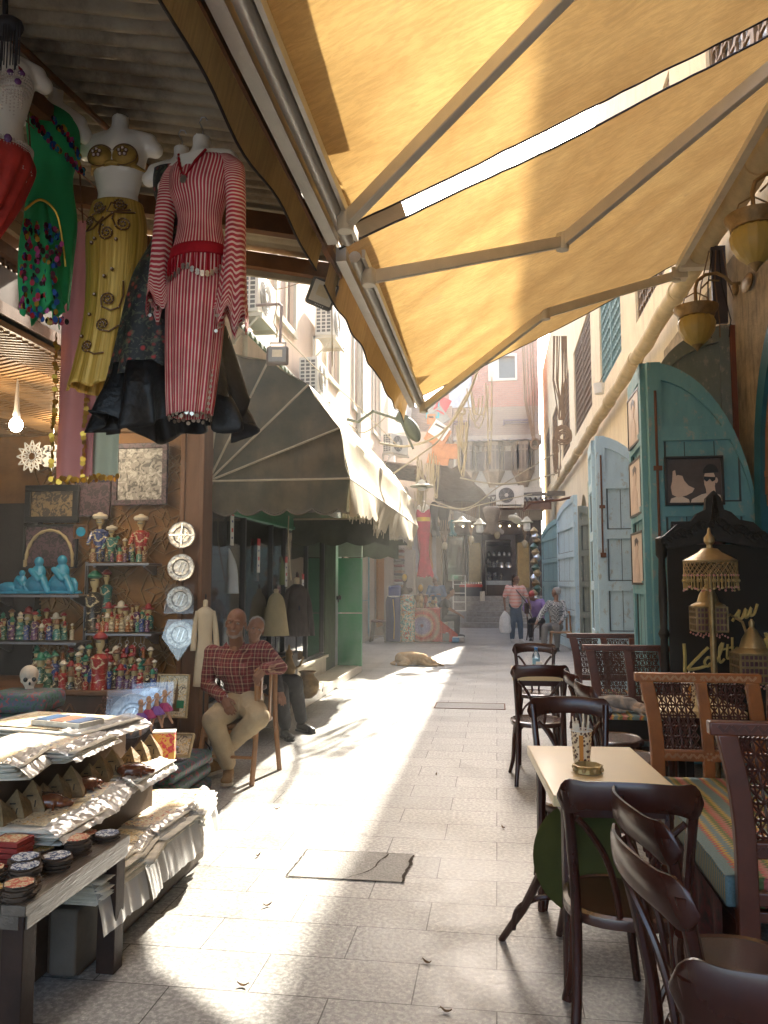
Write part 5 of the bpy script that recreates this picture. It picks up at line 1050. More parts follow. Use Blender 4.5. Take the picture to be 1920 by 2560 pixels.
# ================= LATTICED SETTEES
MH = mt('mashrabiya_red', (.13, .035, .018), .35, var=.45, scale=8, bump=.05, coat=.3); MO = mt('mashrabiya_orange', (.36, .115, .022), .38, var=.4, scale=7, bump=.06, coat=.3)
MDK = mt('spindle_dark', (.085, .025, .015), .35, var=.3, bump=0, coat=.3)
def spindle(b, p, q_, r=.0065, n=5, k=2):
	p = V(p); q_ = V(q_); pts = []; rr = []
	for i in range(k*4+1): t = i/(k*4); pts.append(p.lerp(q_, t)); rr.append(r*(.55, .8, 1.25, .8)[i % 4])
	b.tube(pts, rr, n, caps=False)
def lattice(b, x0, x1, z0, z1, fn, cols, rows):
	cw = (x1-x0)/cols; rh = (z1-z0)/rows
	for j in range(rows+1):
		for i in range(cols): spindle(b, fn(x0+i*cw, z0+j*rh), fn(x0+(i+1)*cw, z0+j*rh), .0085, 6, 3)
	for j in range(rows):
		for i in range(cols):
			xa, xb, za, zb = x0+i*cw, x0+(i+1)*cw, z0+j*rh, z0+(j+1)*rh; xm = (xa+xb)/2
			spindle(b, fn(xa, za), fn(xa, zb), .006, 5, 1); spindle(b, fn(xa, za), fn(xb, zb), .005, 4, 1); spindle(b, fn(xb, za), fn(xa, zb), .005, 4, 1); spindle(b, fn(xm, za), fn(xm, zb), .005, 4, 1)
m, t = mk('striped_kilim'); sx = t.n('SeparateXYZ', i_0=t.co()); zz = t.math('PINGPONG', t.math('MULTIPLY', (sx, 'Y'), 38.), .5); xx = t.math('MULTIPLY_ADD', zz, .035, (sx, 'X')); fr_ = t.math('FRACT', t.math('MULTIPLY', xx, 4.6))
rp = t.ramp(fr_, [(0, (.12, .20, .21)), (.13, (.36, .07, .06)), (.19, (.42, .28, .06)), (.26, (.13, .21, .23)), (.40, (.40, .30, .08)), (.46, (.11, .15, .05)), (.56, (.40, .09, .08)), (.62, (.36, .16, .13)), (.72, (.10, .14, .04)), (.80, (.42, .30, .07)), (.88, (.12, .20, .22))]); rp.color_ramp.interpolation = 'CONSTANT'
n = t.n('TexNoise', i_Vector=t.co(), i_Scale=160., i_Detail=2.); f2 = t.ramp(n, [(.35, .38), (.65, .6)]); t.col(t.mix(.6, rp, f2, 'OVERLAY')); t.b.inputs['Roughness'].default_value = .85; t.bump(n, .4, .004); KIL = m
RAG = mt('dark_red_carpet', (.10, .02, .02), .9, var=.7, scale=30, c2=(.02, .02, .02))
def settee(lab, x0, x1, y0, y1, near, far, hz=1.0, dark=False):
	o = thing('settee', lab, 'settee', (x0, y0, 0), group='latticed wooden settees with striped cushions'); W_, D_ = x1-x0, y1-y0
	for tagn, y, m in (('near', 0, near), ('far', D_, far)):
		def fx(x, z, y=y): k = max(0, (z-.55)/.42); return V((x-.05*k*k*(1 if x < W_*.5 else .6), y+.03*sin(k*2.5), z))
		b = MB()
		for x in (.035, W_/2, W_-.035):
			pts = [fx(x, z) for z in (.0, .3, .55, .65, .75, .85, hz-.02)]
			hw = .037 if x != W_/2 else .03; b.py([(p.x-hw, p.z) for p in pts]+[(p.x+hw, p.z) for p in pts[::-1]], y-.022, y+.022)
		b.bar(fx(0-.02, hz), fx(W_+.02, hz), .055, .05); b.bar(fx(.03, .57), fx(W_-.03, .57), .04, .06); b.bar(fx(.03, .40), fx(W_-.03, .40), .04, .05); b.bar(fx(.03, .12), fx(W_-.03, .12), .04, .05)
		e = ob('end_frame', b, m, o, bev=.006)
		for a, c in ((.075, W_/2-.035), (W_/2+.035, W_-.075)): b = MB(); lattice(b, a, c, .61, hz-.04, fx, 4, 6); ob('lattice', b, MDK, o)
		b = MB()
		for k in range(26):
			x = .02+k*(W_-.04)/25; b.box(fx(x, hz)+V((0, -.027, 0)), (.012, .006, .03), (0, .7 if k % 2 else -.7, 0))
		for k in range(24):
			x = .06+k*(W_-.12)/23; b.box(fx(x, .57)+V((0, -.022, 0)), (.012, .006, .03), (0, .7 if k % 2 else -.7, 0))
		for q_ in ((W_/2, hz-.012), (W_/2, .57)):
			for j in range(6): a = j*pi/3; b.ell(fx(q_[0]+.018*cos(a), q_[1]+.018*sin(a))+V((0, -.028, 0)), (.008, .004, .008), 6, 4)
		ob('inlay', b, mt('bone_inlay', (.45, .24, .12), .5) if m is MO else MDK, e, sm=0)
	def fy(y, z): k = max(0, (z-.55)/.42); return V((W_+.04*k, y, z))
	b = MB()
	for y in (.03, D_/3, 2*D_/3, D_-.03): b.bar(fy(y, 0), fy(y, hz-.03), .045, .07, (1, 0, 0))
	b.bar(fy(.02, hz-.02), fy(D_-.02, hz-.02), .05, .05); b.bar(fy(.02, .57), fy(D_-.02, .57), .05, .045); ob('back_frame', b, near, o, bev=.005)
	for i in range(3): b = MB(); lattice(b, .07+i*D_/3, (i+1)*D_/3-.04, .61, hz-.05, fy, 4, 5); ob('back_lattice', b, MDK, o)
	b = MB(); b.bb(0, W_, .03, D_-.03, .30, .34); b.bb(.0, .03, .03, D_-.03, .12, .30); ob('seat_frame', b, near, o, bev=.005)
	def cu(u, v): return V((-.03+u*(W_+.0), .04+v*(D_-.08), .46+.015*sin(pi*u)*sin(pi*v)+.008*NZ.noise(V((u*6, v*12, 0)))))
	b = MB(); b.grid(cu, 20, 40); n = (21*41)
	b.bb(-.03, W_-.03, .04, D_-.04, .345, .457); ob('cushion', b, KIL, o, bev=.012)
	b = MB(); b.grid(lambda u, v: V((-.045-.02*v*sin(u*40), .04+u*(D_-.08), .36-.26*v)), 80, 6); ob('carpet_skirt', b, RAG, o)
	b = MB()
	for k in range(36): y = .06+k*(D_-.12)/35; b.ell((-.06, y, .1+.02*sin(k*3)), (.012, .012, .03), 6, 4)
	tag(ob('tassel_fringe', b, RAG, o), None, kind='stuff')
	return o
settee('orange brown settee with lattice ends and a striped cushion, nearest on the right', .85, 1.47, 3.1, 4.68, MH, MO)
settee('dark red settee with lattice ends where the grey cat sleeps on the cushion', .78, 1.42, 6.82, 8.3, MH, MH, .99)
q = thing('settee_crest', 'turned and carved wooden chair back in front of the narrow teal leaf', 'chair back', (1.42, 7.72-1.2, 0))
b = MB(); b.lathe([(.02, .5), (.03, .98), (.025, 1.1), (.04, 1.13), (.02, 1.16), (.035, 1.2), (.02, 1.24), (.03, 1.3), (.01, 1.33)], (0, 1.3, 0), 10); b.lathe([(.02, .5), (.025, 1.0), (.035, 1.05), (.015, 1.1), (.02, 1.15), (.005, 1.2)], (-.07, 1.35, 0), 10); ob('post', b, MH, q)
b = MB(); b.px([(1.0, .5), (1.3, .5), (1.3, 1.1), (1.26, 1.24), (1.2, 1.2), (1.16, 1.1), (1.08, 1.06), (1.0, .95)], .01, .04); ob('side_board', b, MH, q, bev=.006)
q = thing('cushioned_seat', 'dark seat with a striped cushion in front of the red settee, under the sleeping cat', 'seat', (1.04, 6.5, 0)); b = MB(); b.bb(-.26, .30, -.26, .28, .34, .40); b.bb(-.25, .29, -.25, .27, .16, .2)
ob('seat_frame', b, MH, q, bev=.006); ob('cushion', MB().bb(-.28, .31, -.28, .28, .405, .53), KIL, q, bev=.03); ob('dark_band', MB().bb(-.27, .30, -.284, -.279, .36, .50), mt('cushion_black', (.012, .011, .01), .8), q)
for x in (-.23, .27):
	for y in (-.23, .25): ob('leg', MB().bb(x-.025, x+.025, y-.025, y+.025, 0, .34), MH, q)
# ================= HANGING MANNEQUINS AND DRESSES
def loft(b, rings, n=64, nf=14, sub=5, seed=0., caps=False, hemw=0.):
	R_ = []
	for i in range(len(rings)-1):
		p0 = rings[max(i-1, 0)]; p1 = rings[i]; p2 = rings[i+1]; p3 = rings[min(i+2, len(rings)-1)]
		for k in range(sub): t = k/sub; R_.append([.5*((2*p1[j])+(-p0[j]+p2[j])*t+(2*p0[j]-5*p1[j]+4*p2[j]-p3[j])*t*t+(-p0[j]+3*p1[j]-3*p2[j]+p3[j])*t**3) for j in range(6)])
	R_.append(list(rings[-1])); vs = []; uv = []
	for j, (cx, cy, z, rx, ry, fa) in enumerate(R_):
		v = j/(len(R_)-1)
		for k in range(n+1):
			a = 2*pi*k/n; f = 1+fa*(sin(nf*a+seed+v*1.2)+.5*sin(nf*.37//1*a*1.0+seed*2+v*2)+.6*NZ.noise(V((cos(a)*2+seed, sin(a)*2, v*2))))
			vs.append((cx+rx*f*cos(a), cy+ry*f*sin(a), z+(hemw*v**8*sin(5*a+seed)+hemw*.5*v**8*sin(9*a+seed*3)))); uv.append((k/n, v))
	m = n+1; b.add(vs, [(j*m+k, j*m+k+1, (j+1)*m+k+1, (j+1)*m+k) for j in range(len(R_)-1) for k in range(n)], uv)
	return b
MAN = mt('mannequin_white', (.82, .75, .63), .3, var=.08, bump=.02, coat=.3)
def torso(par, legs=False, s=1.):
	b = MB()
	prof = [(.05, 0, 0), (.046, -.04, 0), (.05, -.075, 0), (.085, -.105, .0), (.15, -.135, 0), (.172, -.17, 0), (.165, -.23, 0), (.152, -.30, 0), (.135, -.38, 0), (.113, -.47, 0), (.125, -.56, 0), (.155, -.66, 0), (.16, -.73, 0), (.14, -.80, 0)]
	n = 28; ry = [1, 1, 1.1, .75, .5, .5, .6, .66, .68, .72, .72, .7, .68, .66]
	vs = [(r*cos(2*pi*k/n), r*q*sin(2*pi*k/n)-.01, z) for (r, z, _), q in zip(prof, ry) for k in range(n)]
	b.add(vs, [(i*n+(k+1) % n, i*n+k, (i+1)*n+k, (i+1)*n+(k+1) % n) for i in range(len(prof)-1) for k in range(n)]+[tuple(range(n)), tuple((len(prof)-1)*n+k for k in range(n-1, -1, -1))])
	for s_ in (-1, 1): b.ell((s_*.065, -.075, -.30), (.062, .055, .06), 14, 10); b.cap((s_*.15, 0, -.165), (s_*.205, .0, -.2), .055, .048, 14); b.cap((s_*.07, -.02, -.115), (s_*.17, 0, -.15), .035, .05, 10)
	t = blob('torso', b, MAN, par, vox=.010, sm=4)
	ob('hook', MB().tube([(0, 0, -.01), (0, 0, .05), (-.01, 0, .07), (-.025, 0, .1), (-.01, 0, .125), (.015, 0, .12), (.025, 0, .1)], .0035, 6), STEEL, par)
	return t
def uvmat(name, fn, rough=.6, tl=None, **k):
	m, t = mk(name); s = t.n('SeparateXYZ', i_0=t.co(kind='UV')); fn(t, s); t.b.inputs['Roughness'].default_value = rough
	return m
def stripes(ax, n, a, b, w=.62, d=.35):
	def f(t, s):
		fr_ = t.math('FRACT', t.math('MULTIPLY', (s, ax), n)); r = t.ramp(fr_, [(w-.04, a), (w+.04, b), (.94, b), (.98, a)]); nn = t.n('TexNoise', i_Vector=t.co((1, 1, 1)), i_Scale=9., i_Detail=5.); q = t.ramp(nn, [(.35, d), (.65, .6)]); t.col(t.mix(.8, r, q, 'OVERLAY')); t.bump(fr_, .15, .003)
	return f
REDV = uvmat('red_stripe_vertical', stripes('X', 52, (.42, .012, .03), (.70, .50, .40))); REDH = uvmat('red_stripe_ring', stripes('Y', 46, (.42, .012, .03), (.70, .50, .40), .55)); REDS = mt('red_band', (.36, .005, .012), .7, var=.3, scale=12)
COIN = mt('silver_coin', (.62, .56, .46), .3, .9, var=.2, bump=0); GCOIN = mt('gold_coin', (.62, .38, .06), .3, .9, var=.2, bump=0)
def coin(b, p, r=.011, ry=0.): b.lathe([(.001, -.001), (r, -.001), (r, .001), (.001, .001)], (0, 0, 0), 8) if False else b.add([V(p)+V((r*cos(a*pi/4)*cos(ry), r*cos(a*pi/4)*sin(ry)+e, r*sin(a*pi/4))) for e in (-.001, .001) for a in range(8)], [tuple(range(8)), tuple(range(15, 7, -1))]+[(i, (i+1) % 8, 8+(i+1) % 8, 8+i) for i in range(8)])
o = thing('dress_mannequin', 'red and white striped belly dance dress with coin belt on a hanging white mannequin', 'mannequin', at(507, 347, 2.88), rz=R(-14), sc=.745, group='mannequins hanging under the tin canopy')
torso(o)
rg = [(0, 0, -.118, .105, .062, 0), (0, -.005, -.14, .17, .085, .0), (0, -.01, -.18, .190, .100, .005), (0, -.02, -.30, .172, .122, .004), (-.0, -.012, -.38, .146, .105, .006), (0, -.01, -.47, .125, .088, .006), (0, -.01, -.58, .14, .1, .008), (0, -.012, -.66, .158, .115, .012), (-.01, -.01, -.85, .168, .125, .02), (-.02, -.01, -1.15, .155, .12, .03), (-.03, -.01, -1.40, .135, .105, .05), (-.035, -.01, -1.53, .12, .095, .07)]
ob('dress', loft(MB(), rg, 96, 14), REDV, o, sm=80, solid=.003)
for s_, L in ((-1, .92), (1, 1.06)):
	sl_ = [(s_*.165, 0, -.15, .045, .06, 0), (s_*.20, 0, -.2, .055, .06, .01), (s_*.222, -.01, -.32, .05, .055, .02), (s_*.235, -.02, -.52, .048, .055, .03), (s_*.235, -.03, -.78, .06, .06, .06), (s_*.22 if s_ > 0 else -.205, -.03, -L, .088, .08, .14)]
	ob('sleeve', loft(MB(), sl_, 40, 5, seed=s_*2., hemw=.05), REDH, o, sm=80, solid=.003)
	b = MB();
	for k in range(14): a = 2*pi*k/14; coin(b, (sl_[-1][0]+.072*cos(a), -.03+.07*sin(a)-.005, -L-.02+.04*sin(5*a)), .010, a)
	ob('coin_trim', b, COIN, o)
b = MB(); b.add([(-.075, -.105, -.13), (.085, -.105, -.13), (.0, -.135, -.29), (-.02, -.132, -.27)], [(0, 1, 2, 3)]); ob('neck_skin', b, MAN, o, sm=0)
b = MB(); b.tube([(-.08, -.10, -.125), (-.055, -.123, -.2), (-.008, -.14, -.29), (.045, -.125, -.2), (.09, -.095, -.13)], .008, 6); ob('neckline', b, REDS, o)
b = MB(); coin(b, (-.01, -.15, -.30), .022);
for k in range(5): coin(b, (-.075+.012*k, -.112-.006*k, -.15-.03*k), .011)
ob('coin_trim', b, COIN, o)
b = MB(); loft(b, [(0, -.012, -.635, .160, .118, .004), (0, -.012, -.665, .166, .122, .004), (0, -.012, -.70, .168, .124, .006)], 60, 8, 2); ob('belt', b, REDS, o, sm=80, solid=.004)
b = MB(); c_ = MB()
for k in range(40):
	a = 2*pi*k/40; d = .05+.055*abs(sin(a*2.5+.6)); x, y = .172*cos(a), .128*sin(a)-.012; b.bar((x, y, -.70), (x*1.01, y*1.01, -.70-d), .012, .003)
	for q_ in range(2): coin(c_, (x*1.03, y*1.04-.003, -.70-d-.006-q_*.014), .0105, a+pi/2)
ob('belt_fringe', b, REDS, o, sm=0); ob('coin_trim', c_, COIN, o)
b = MB()
for k in range(26): a = 2*pi*k/26; coin(b, (-.035+.12*cos(a), -.01+.095*sin(a), -1.54+.01*sin(k*4)), .011, a+pi/2)
for k in range(16): coin(b, (.135-.003*k, -.03, -1.06-.03*k), .009, .8)
ob('coin_trim', b, COIN, o)
GOLDS = uvmat('gold_satin', lambda t, s: (t.col(t.mix(t.ramp(t.n('TexNoise', i_Vector=t.co((60, 1.5, 1), kind='UV'), i_Scale=1., i_Detail=3.), [(.35, 0.), (.65, 1.)]), (.45, .26, .03), (.70, .44, .09))), t.bump(t.n('TexNoise', i_Vector=t.co((70, 2, 1), kind='UV'), i_Scale=1., i_Detail=2.), .5, .01)), .38)
GOLDS.node_tree.nodes['Principled BSDF'].inputs['Metallic'].default_value = .25
SWR = mt('swirl_brown', (.17, .075, .02), .4, .3, var=.3, scale=60); GEM = mt('gem', (.8, .65, .6), .1, bump=0)
o = thing('dress_mannequin', 'gold beaded bra and long gold skirt with brown swirls on a hanging white mannequin', 'mannequin', at(303, 297, 3.12), rz=R(4), sc=.77, group='mannequins hanging under the tin canopy')
torso(o)
b = MB();
for s_ in (-1, 1): b.ell((s_*.068, -.085, -.285), (.075, .06, .068), 18, 12)
b.tube([(s_*.165, -.0+(-.02 if 0 else 0), -.335) for s_ in (-1,)]+[(-.12, -.08, -.335), (0, -.118, -.33), (.12, -.08, -.335), (.165, .0, -.335)], [.006, .014, .016, .014, .006], 8)
b.tube([(-.10, -.09, -.24), (-.085, -.06, -.16), (-.05, 0, -.09)], .006, 6); b.tube([(.10, -.09, -.24), (.085, -.06, -.16), (.05, 0, -.09)], .006, 6)
ob('bra', b, mt('gold_cloth', (.40, .24, .05), .5, .2, var=.3, scale=30), o)
def onell(c, r, a, e): return V((c[0]+r[0]*cos(e)*sin(a), c[1]-r[1]*cos(e)*cos(a), c[2]+r[2]*sin(e)))
b = MB(); g_ = MB()
for s_ in (-1, 1):
	c = (s_*.068, -.087, -.285); r = (.077, .062, .070)
	b.tube([onell(c, r, 1.35*cos(t_*pi/14), 1.1*sin(t_*pi/14)) for t_ in range(28)], .0038, 5, closed=True)
	for q in range(5): aa = q*2*pi/5+.3; P = [onell(c, r, s_*.1+.28*cos(aa)+.16*cos(t_*pi/5), .05+.28*sin(aa)+.16*sin(t_*pi/5)) for t_ in range(10)]; b.tube(P, .0028, 4, closed=True); g_.ell(onell(c, r, s_*.1+.28*cos(aa), .05+.28*sin(aa)), .008, 6, 4)
ob('bra_beading', b, SWR, o); ob('gem', g_, GEM, o)
rs = [(0, -.01, -.53, .142, .102, 0), (0, -.012, -.64, .168, .118, .0), (0, -.012, -.76, .172, .122, .004), (-.005, -.01, -.98, .158, .115, .012), (-.02, -.01, -1.2, .15, .11, .022), (-.05, -.01, -1.45, .165, .12, .035), (-.07, -.01, -1.60, .18, .13, .045)]
ob('skirt', loft(MB(), rs, 96, 17, hemw=.012), GOLDS, o, sm=80, solid=.003)
def onsk(x, z):
	for i in range(len(rs)-1):
		if rs[i][2] >= z >= rs[i+1][2]: break
	t = (rs[i][2]-z)/(rs[i][2]-rs[i+1][2]+1e-6); cx = lerp(rs[i][0], rs[i+1][0], t); rx = lerp(rs[i][3], rs[i+1][3], t); ry = lerp(rs[i][4], rs[i+1][4], t)
	z += .07 if z > -.9 else 0; u = max(-.98, min(.98, x/rx)); return V((cx+x, -.012-ry*math.sqrt(1-u*u)-.014, z))
b = MB(); d2 = MB()
def swirl(cx, cz, r, turns=1.9, d=1, tail=None, a0=0.):
	P = []
	for k in range(26): t = k/25; a = a0+d*turns*2*pi*t; q = r*(1-.85*t); P.append((cx+q*cos(a), cz+q*sin(a)))
	if tail: P = tail+P
	b.tube([onsk(*p) for p in P], .0052, 5)
	for k in range(0, len(P), 2): d2.ell(onsk(*P[k])+V((0, -.004, 0)), .0028, 4, 3)
swirl(-.05, -.67, .040, d=-1, tail=[(-.02, -.78), (-.07, -.75), (-.095, -.71)]); swirl(.065, -.655, .038, d=-1, tail=[(.14, -.69), (.07, -.705), (.0, -.70), (.02, -.65)]); swirl(.085, -.765, .042, tail=[(.12, -.68), (.04, -.70), (.03, -.74)], d=1, a0=pi); swirl(.0, -.82, .042, d=1, tail=[(.03, -.71), (-.035, -.76), (-.045, -.82)], a0=pi)
swirl(-.115, -.74, .03, d=1, tail=[(-.02, -.73), (-.08, -.79), (-.14, -.79)], a0=-1); swirl(.03, -1.13, .038, d=-1, tail=[(.10, -1.02), (.105, -1.10), (.09, -1.17), (.05, -1.19), (.0, -1.17)], a0=pi); swirl(.02, -1.27, .036, d=-1, tail=[(.10, -1.27), (.06, -1.31)], a0=-1.4); swirl(-.05, -1.39, .034, d=-1, tail=[(.05, -1.43), (0, -1.44)], a0=-1.2)
for x, z in ((-.09, -.87), (-.07, -.85), (.055, -.86), (.04, -.96), (-.0, -1.0), (-.05, -1.10), (-.07, -1.21), (-.1, -1.33)): p = onsk(x, z); b.ell(p, .011, 8, 5); d2.ell(p+V((0, -.009, 0)), .006, 6, 4)
ob('swirl_embroidery', b, SWR, o); ob('gem', d2, GEM, o)
m, t = mk('dark_floral'); v = t.n('TexVoronoi', i_Vector=t.co(), i_Scale=17.); n = t.n('TexNoise', i_Vector=t.co(), i_Scale=24., i_Detail=4., i_Distortion=1.5)
r1 = t.ramp((v, 'Distance'), [(.12, (.42, .03, .03)), (.22, (.26, .04, .03)), (.34, (.02, .02, .02))]); r2 = t.ramp(n, [(.52, 0.), (.6, .8)]); x = t.mix(r2, r1, (.10, .11, .06)); v2 = t.n('TexVoronoi', i_Vector=t.co(), i_Scale=55.); r3 = t.ramp((v2, 'Distance'), [(.05, 1.), (.08, 0.)]); t.col(t.mix(r3, x, (.6, .55, .5))); FLO = m
ORG = mt('black_organza', (.006, .006, .007), .42, var=.4, scale=9, bump=.5, bs=25, spec=.35)
o = thing('dress_mannequin', 'dark rose print dress with black ruffled flounces on a mannequin behind the red dress', 'mannequin', at(455, 372, 3.06), rz=R(6), sc=.68, group='mannequins hanging under the tin canopy')
torso(o)
ob('dress', loft(MB(), [(0, -.01, -.15, .175, .09, 0), (0, -.015, -.30, .165, .12, 0), (0, -.01, -.47, .125, .09, 0), (-.03, -.01, -.66, .16, .12, .01), (-.10, -.01, -.86, .19, .13, .02), (-.13, -.02, -1.2, .225, .14, .04), (-.12, -.02, -1.5, .29, .17, .06)], 80, 9), FLO, o, sm=80, solid=.003)
ob('flounce', loft(MB(), [(-.12, -.01, -1.42, .29, .17, .05), (-.04, -.01, -1.58, .39, .22, .10), (.0, -.01, -1.80, .46, .26, .17)], 180, 13, 8, seed=1.7, hemw=.05), ORG, o, sm=80, solid=.002)
ob('flounce', loft(MB(), [(.12, -.04, -.85, .08, .07, .05), (.17, -.04, -1.2, .13, .10, .12), (.22, -.04, -1.5, .17, .13, .2), (.25, -.04, -1.68, .19, .15, .25)], 90, 5, 6, seed=.6, hemw=.05), ORG, o, sm=80, solid=.002)
o = thing('dress_mannequin', 'bare white mannequin torso half hidden between the gold and red dresses', 'mannequin', at(455, 352, 3.75), rz=R(25), sc=.82, group='mannequins hanging under the tin canopy'); torso(o)
ob('necklace', MB().tube(cat([(-.06, -.05, -.1), (-.03, -.1, -.13), (.03, -.1, -.13), (.07, -.04, -.1)]), .008, 6), GCOIN, o); ob('rosette', MB().ell((.02, -.09, -.06), (.02, .012, .02), 10, 6), mt('navy_button', (.02, .03, .15), .3), o)
GRS = mt('green_jersey', (.03, .37, .12), .75, var=.2, scale=5, bump=.05)
o = thing('dress_mannequin', 'bright green one shoulder dress hung with coloured sequin discs on a white mannequin', 'mannequin', at(140, 222, 2.98), rz=R(42), sc=(.62, .66, .86), group='mannequins hanging under the tin canopy')
torso(o)
ob('dress', loft(MB(), [(-.03, -.005, -.12, .12, .07, 0), (-.02, -.01, -.16, .17, .09, 0), (0, -.015, -.30, .17, .125, .004), (0, -.01, -.47, .13, .092, .006), (0, -.01, -.68, .17, .12, .008), (-.0, -.01, -.9, .15, .115, .03), (.0, -.01, -1.12, .13, .10, .05)], 80, 9, hemw=.02), GRS, o, sm=80, solid=.003)
ob('draped_panel', loft(MB(), [(-.10, -.1, -.66, .06, .05, .05), (-.10, -.12, -.85, .1, .07, .15), (-.08, -.12, -1.05, .12, .08, .2), (-.05, -.12, -1.2, .13, .08, .25)], 60, 6, seed=2., hemw=.04), GRS, o, sm=80, solid=.003)
SQ = [mt('sequin_'+n_, c, .25, .3, bump=0, var=.3) for n_, c in (('red', (.45, .02, .05)), ('blue', (.02, .1, .38)), ('black', (.03, .02, .02)), ('gold', (.5, .3, .03)), ('pink', (.5, .08, .25)), ('turquoise', (.02, .3, .4)), ('plum', (.12, .02, .05)))]
random.seed(12)
bs = [MB() for _ in SQ]
def seqline(pts, n, r=.017):
	P = cat(pts, 8)
	for k in range(n):
		p = P[int(k/n*(len(P)-1))];
		for j in range(3): c = random.choice(bs); q = p+V((random.uniform(-.02, .02), random.uniform(-.02, .0), random.uniform(-.02, .01))); coin(c, q, random.uniform(.7, 1)*r, random.uniform(-.9, .9))
seqline([(-.13, -.06, -.10), (-.1, -.12, -.18), (-.0, -.15, -.26), (.1, -.14, -.33), (.17, -.08, -.38)], 24); seqline([(-.16, -.02, -.13), (-.14, -.1, -.24), (-.03, -.15, -.36), (.12, -.13, -.42), (.18, -.06, -.42)], 22)
for k in range(4): x = -.18+.06*k; seqline([(x, -.17, -.78), (x+.02, -.2, -.9), (x-.01, -.2, -1.05), (x+.03, -.19, -1.22)], 15)
seqline([(-.2, -.17, -1.18), (-.05, -.21, -1.25), (.1, -.17, -1.22)], 14)
for b, m in zip(bs, SQ): tag(ob('sequin_trim', b, m, o, sm=0), None, kind='stuff')
ob('gold_braid', MB().tube(cat([(-.19, -.14, -.72), (-.1, -.17, -.66), (0, -.16, -.7), (.05, -.14, -.82), (.08, -.13, -.95)]), .007, 5), GCOIN, o)
o = thing('dress_mannequin', 'white mannequin in a pearl beaded bra and red tulle skirt at the left picture edge', 'mannequin', at(10, 100, 2.62), rz=R(34), sc=.72, group='mannequins hanging under the tin canopy')
torso(o); PRL = mt('pearl', (.70, .58, .47), .3, bump=0)
b = MB(); gm = MB()
for s_ in (-1, 1):
	c = (s_*.07, -.085, -.29); r = (.082, .068, .078)
	for i in range(11):
		e = -1.3+2.6*i/10; n = max(3, int(20*cos(e)))
		for k in range(n): b.ell(onell(c, r, -1.6+3.2*k/max(1, n-1), e), .0062, 5, 4)
	for a_, e_ in ((-.4, .4), (.35, .55), (.1, -.2)): gm.ell(onell(c, r, a_, e_), (.018, .01, .018), 8, 5)
for k in range(12):
	x = -.1+.2*k/11
	for j in range(7): b.ell((x, -.14, -.36-.012*j*(1+.8*sin(k*.9)**2)), .005, 4, 3)
for k in range(34):
	a = pi*1.0+pi*k/33; x, y = .165*cos(a), .12*sin(a)
	for z in (-.60, -.615): b.ell((x, y, z), .0065, 5, 4)
	for j in range(int(5+6*abs(sin(k*.55)))): b.ell((x, y*1.02, -.63-.012*j), .005, 4, 3)
tag(ob('pearl_beading', b, PRL, o), None, kind='stuff')
for k in range(4): a = pi*1.15+k*.45; gm.ell((.172*cos(a), .126*sin(a), -.61), (.02, .012, .024), 8, 5)
ob('jewel', gm, mt('jewel_plum', (.16, .05, .16), .2, bump=0), o)
TUL = mt('red_tulle', (.60, .05, .035), .6, var=.4, scale=12, alpha=.82)
ob('skirt', loft(MB(), [(0, -.01, -.62, .155, .11, 0), (0, -.01, -.7, .175, .125, .04), (-.02, -.01, -.84, .15, .12, .09), (-.04, -.01, -.98, .11, .1, .18), (-.07, -.01, -1.15, .06, .05, .2)], 70, 11, hemw=.03), TUL, o, sm=80, solid=.002)
ob('strap', MB().bar((.05, -.03, -.08), (.1, -.11, -.24), .02, .01), REDS, o)
o = thing('beaded_fringe', 'black beaded fringe hanging in the upper left corner', 'fringe', at(14, 70, 1.9)); b = MB();
b.ell((0, 0, -.0), (.055, .03, .035), 12, 6)
for k in range(26): x = -.06+.005*k; b.tube([(x, -.02+.01*sin(k*7), -.01), (x, -.02+.01*sin(k*7), -.12-.02*sin(k*2.3)**2)], .0022, 4)
ob('fringe', b, BLK, o); ob('strap', MB().tube([(0, 0, 0), (-.02, 0, .3)], .008, 5), BLK, o)
q = thing('timber_beam', 'rough wooden board nailed under the tin canopy above the dresses', 'beam', (0, 3.5, 0)); a = at(205, 318, 3.5); c = at(520, 320, 3.5)
ob('board', MB().bb(a.x, c.x, -.02, .02, a.z-.055, a.z+.045), mt('rough_timber', (.30, .12, .035), .7, var=.6, scale=4, stretch=(.3, 1, 2), bump=.4), q, bev=.004);
for x in (a.x+.15, c.x-.03): ob('nail', MB().ell((x, -.022, a.z), .007, 6, 4), STEEL, q)
q = thing('hanging_rail', 'thin brown rail from which the dresses hang', 'rail', (-1.75, 3.0, 3.62)); ob('rail', MB().tube([(-.1, -1.6, -.10), (.0, 0, -.02), (.1, 1.2, .0)], .014, 8), BM, q);
q = thing('wire_mesh', 'rusty wire mesh strung beside the hanging mannequins', 'wire mesh', (-1.9, 2.6, 3.3));
for k in range(6): ob('wire', MB().tube([(.08*k*0, -1.0+.4*k, .35), (.02, -.95+.4*k, -.1)], .004, 4), RUST, q)
for k in range(3): ob('wire', MB().tube([(0, -1.1, .3-.18*k), (0, 1.2, .33-.18*k)], .004, 4), RUST, q)
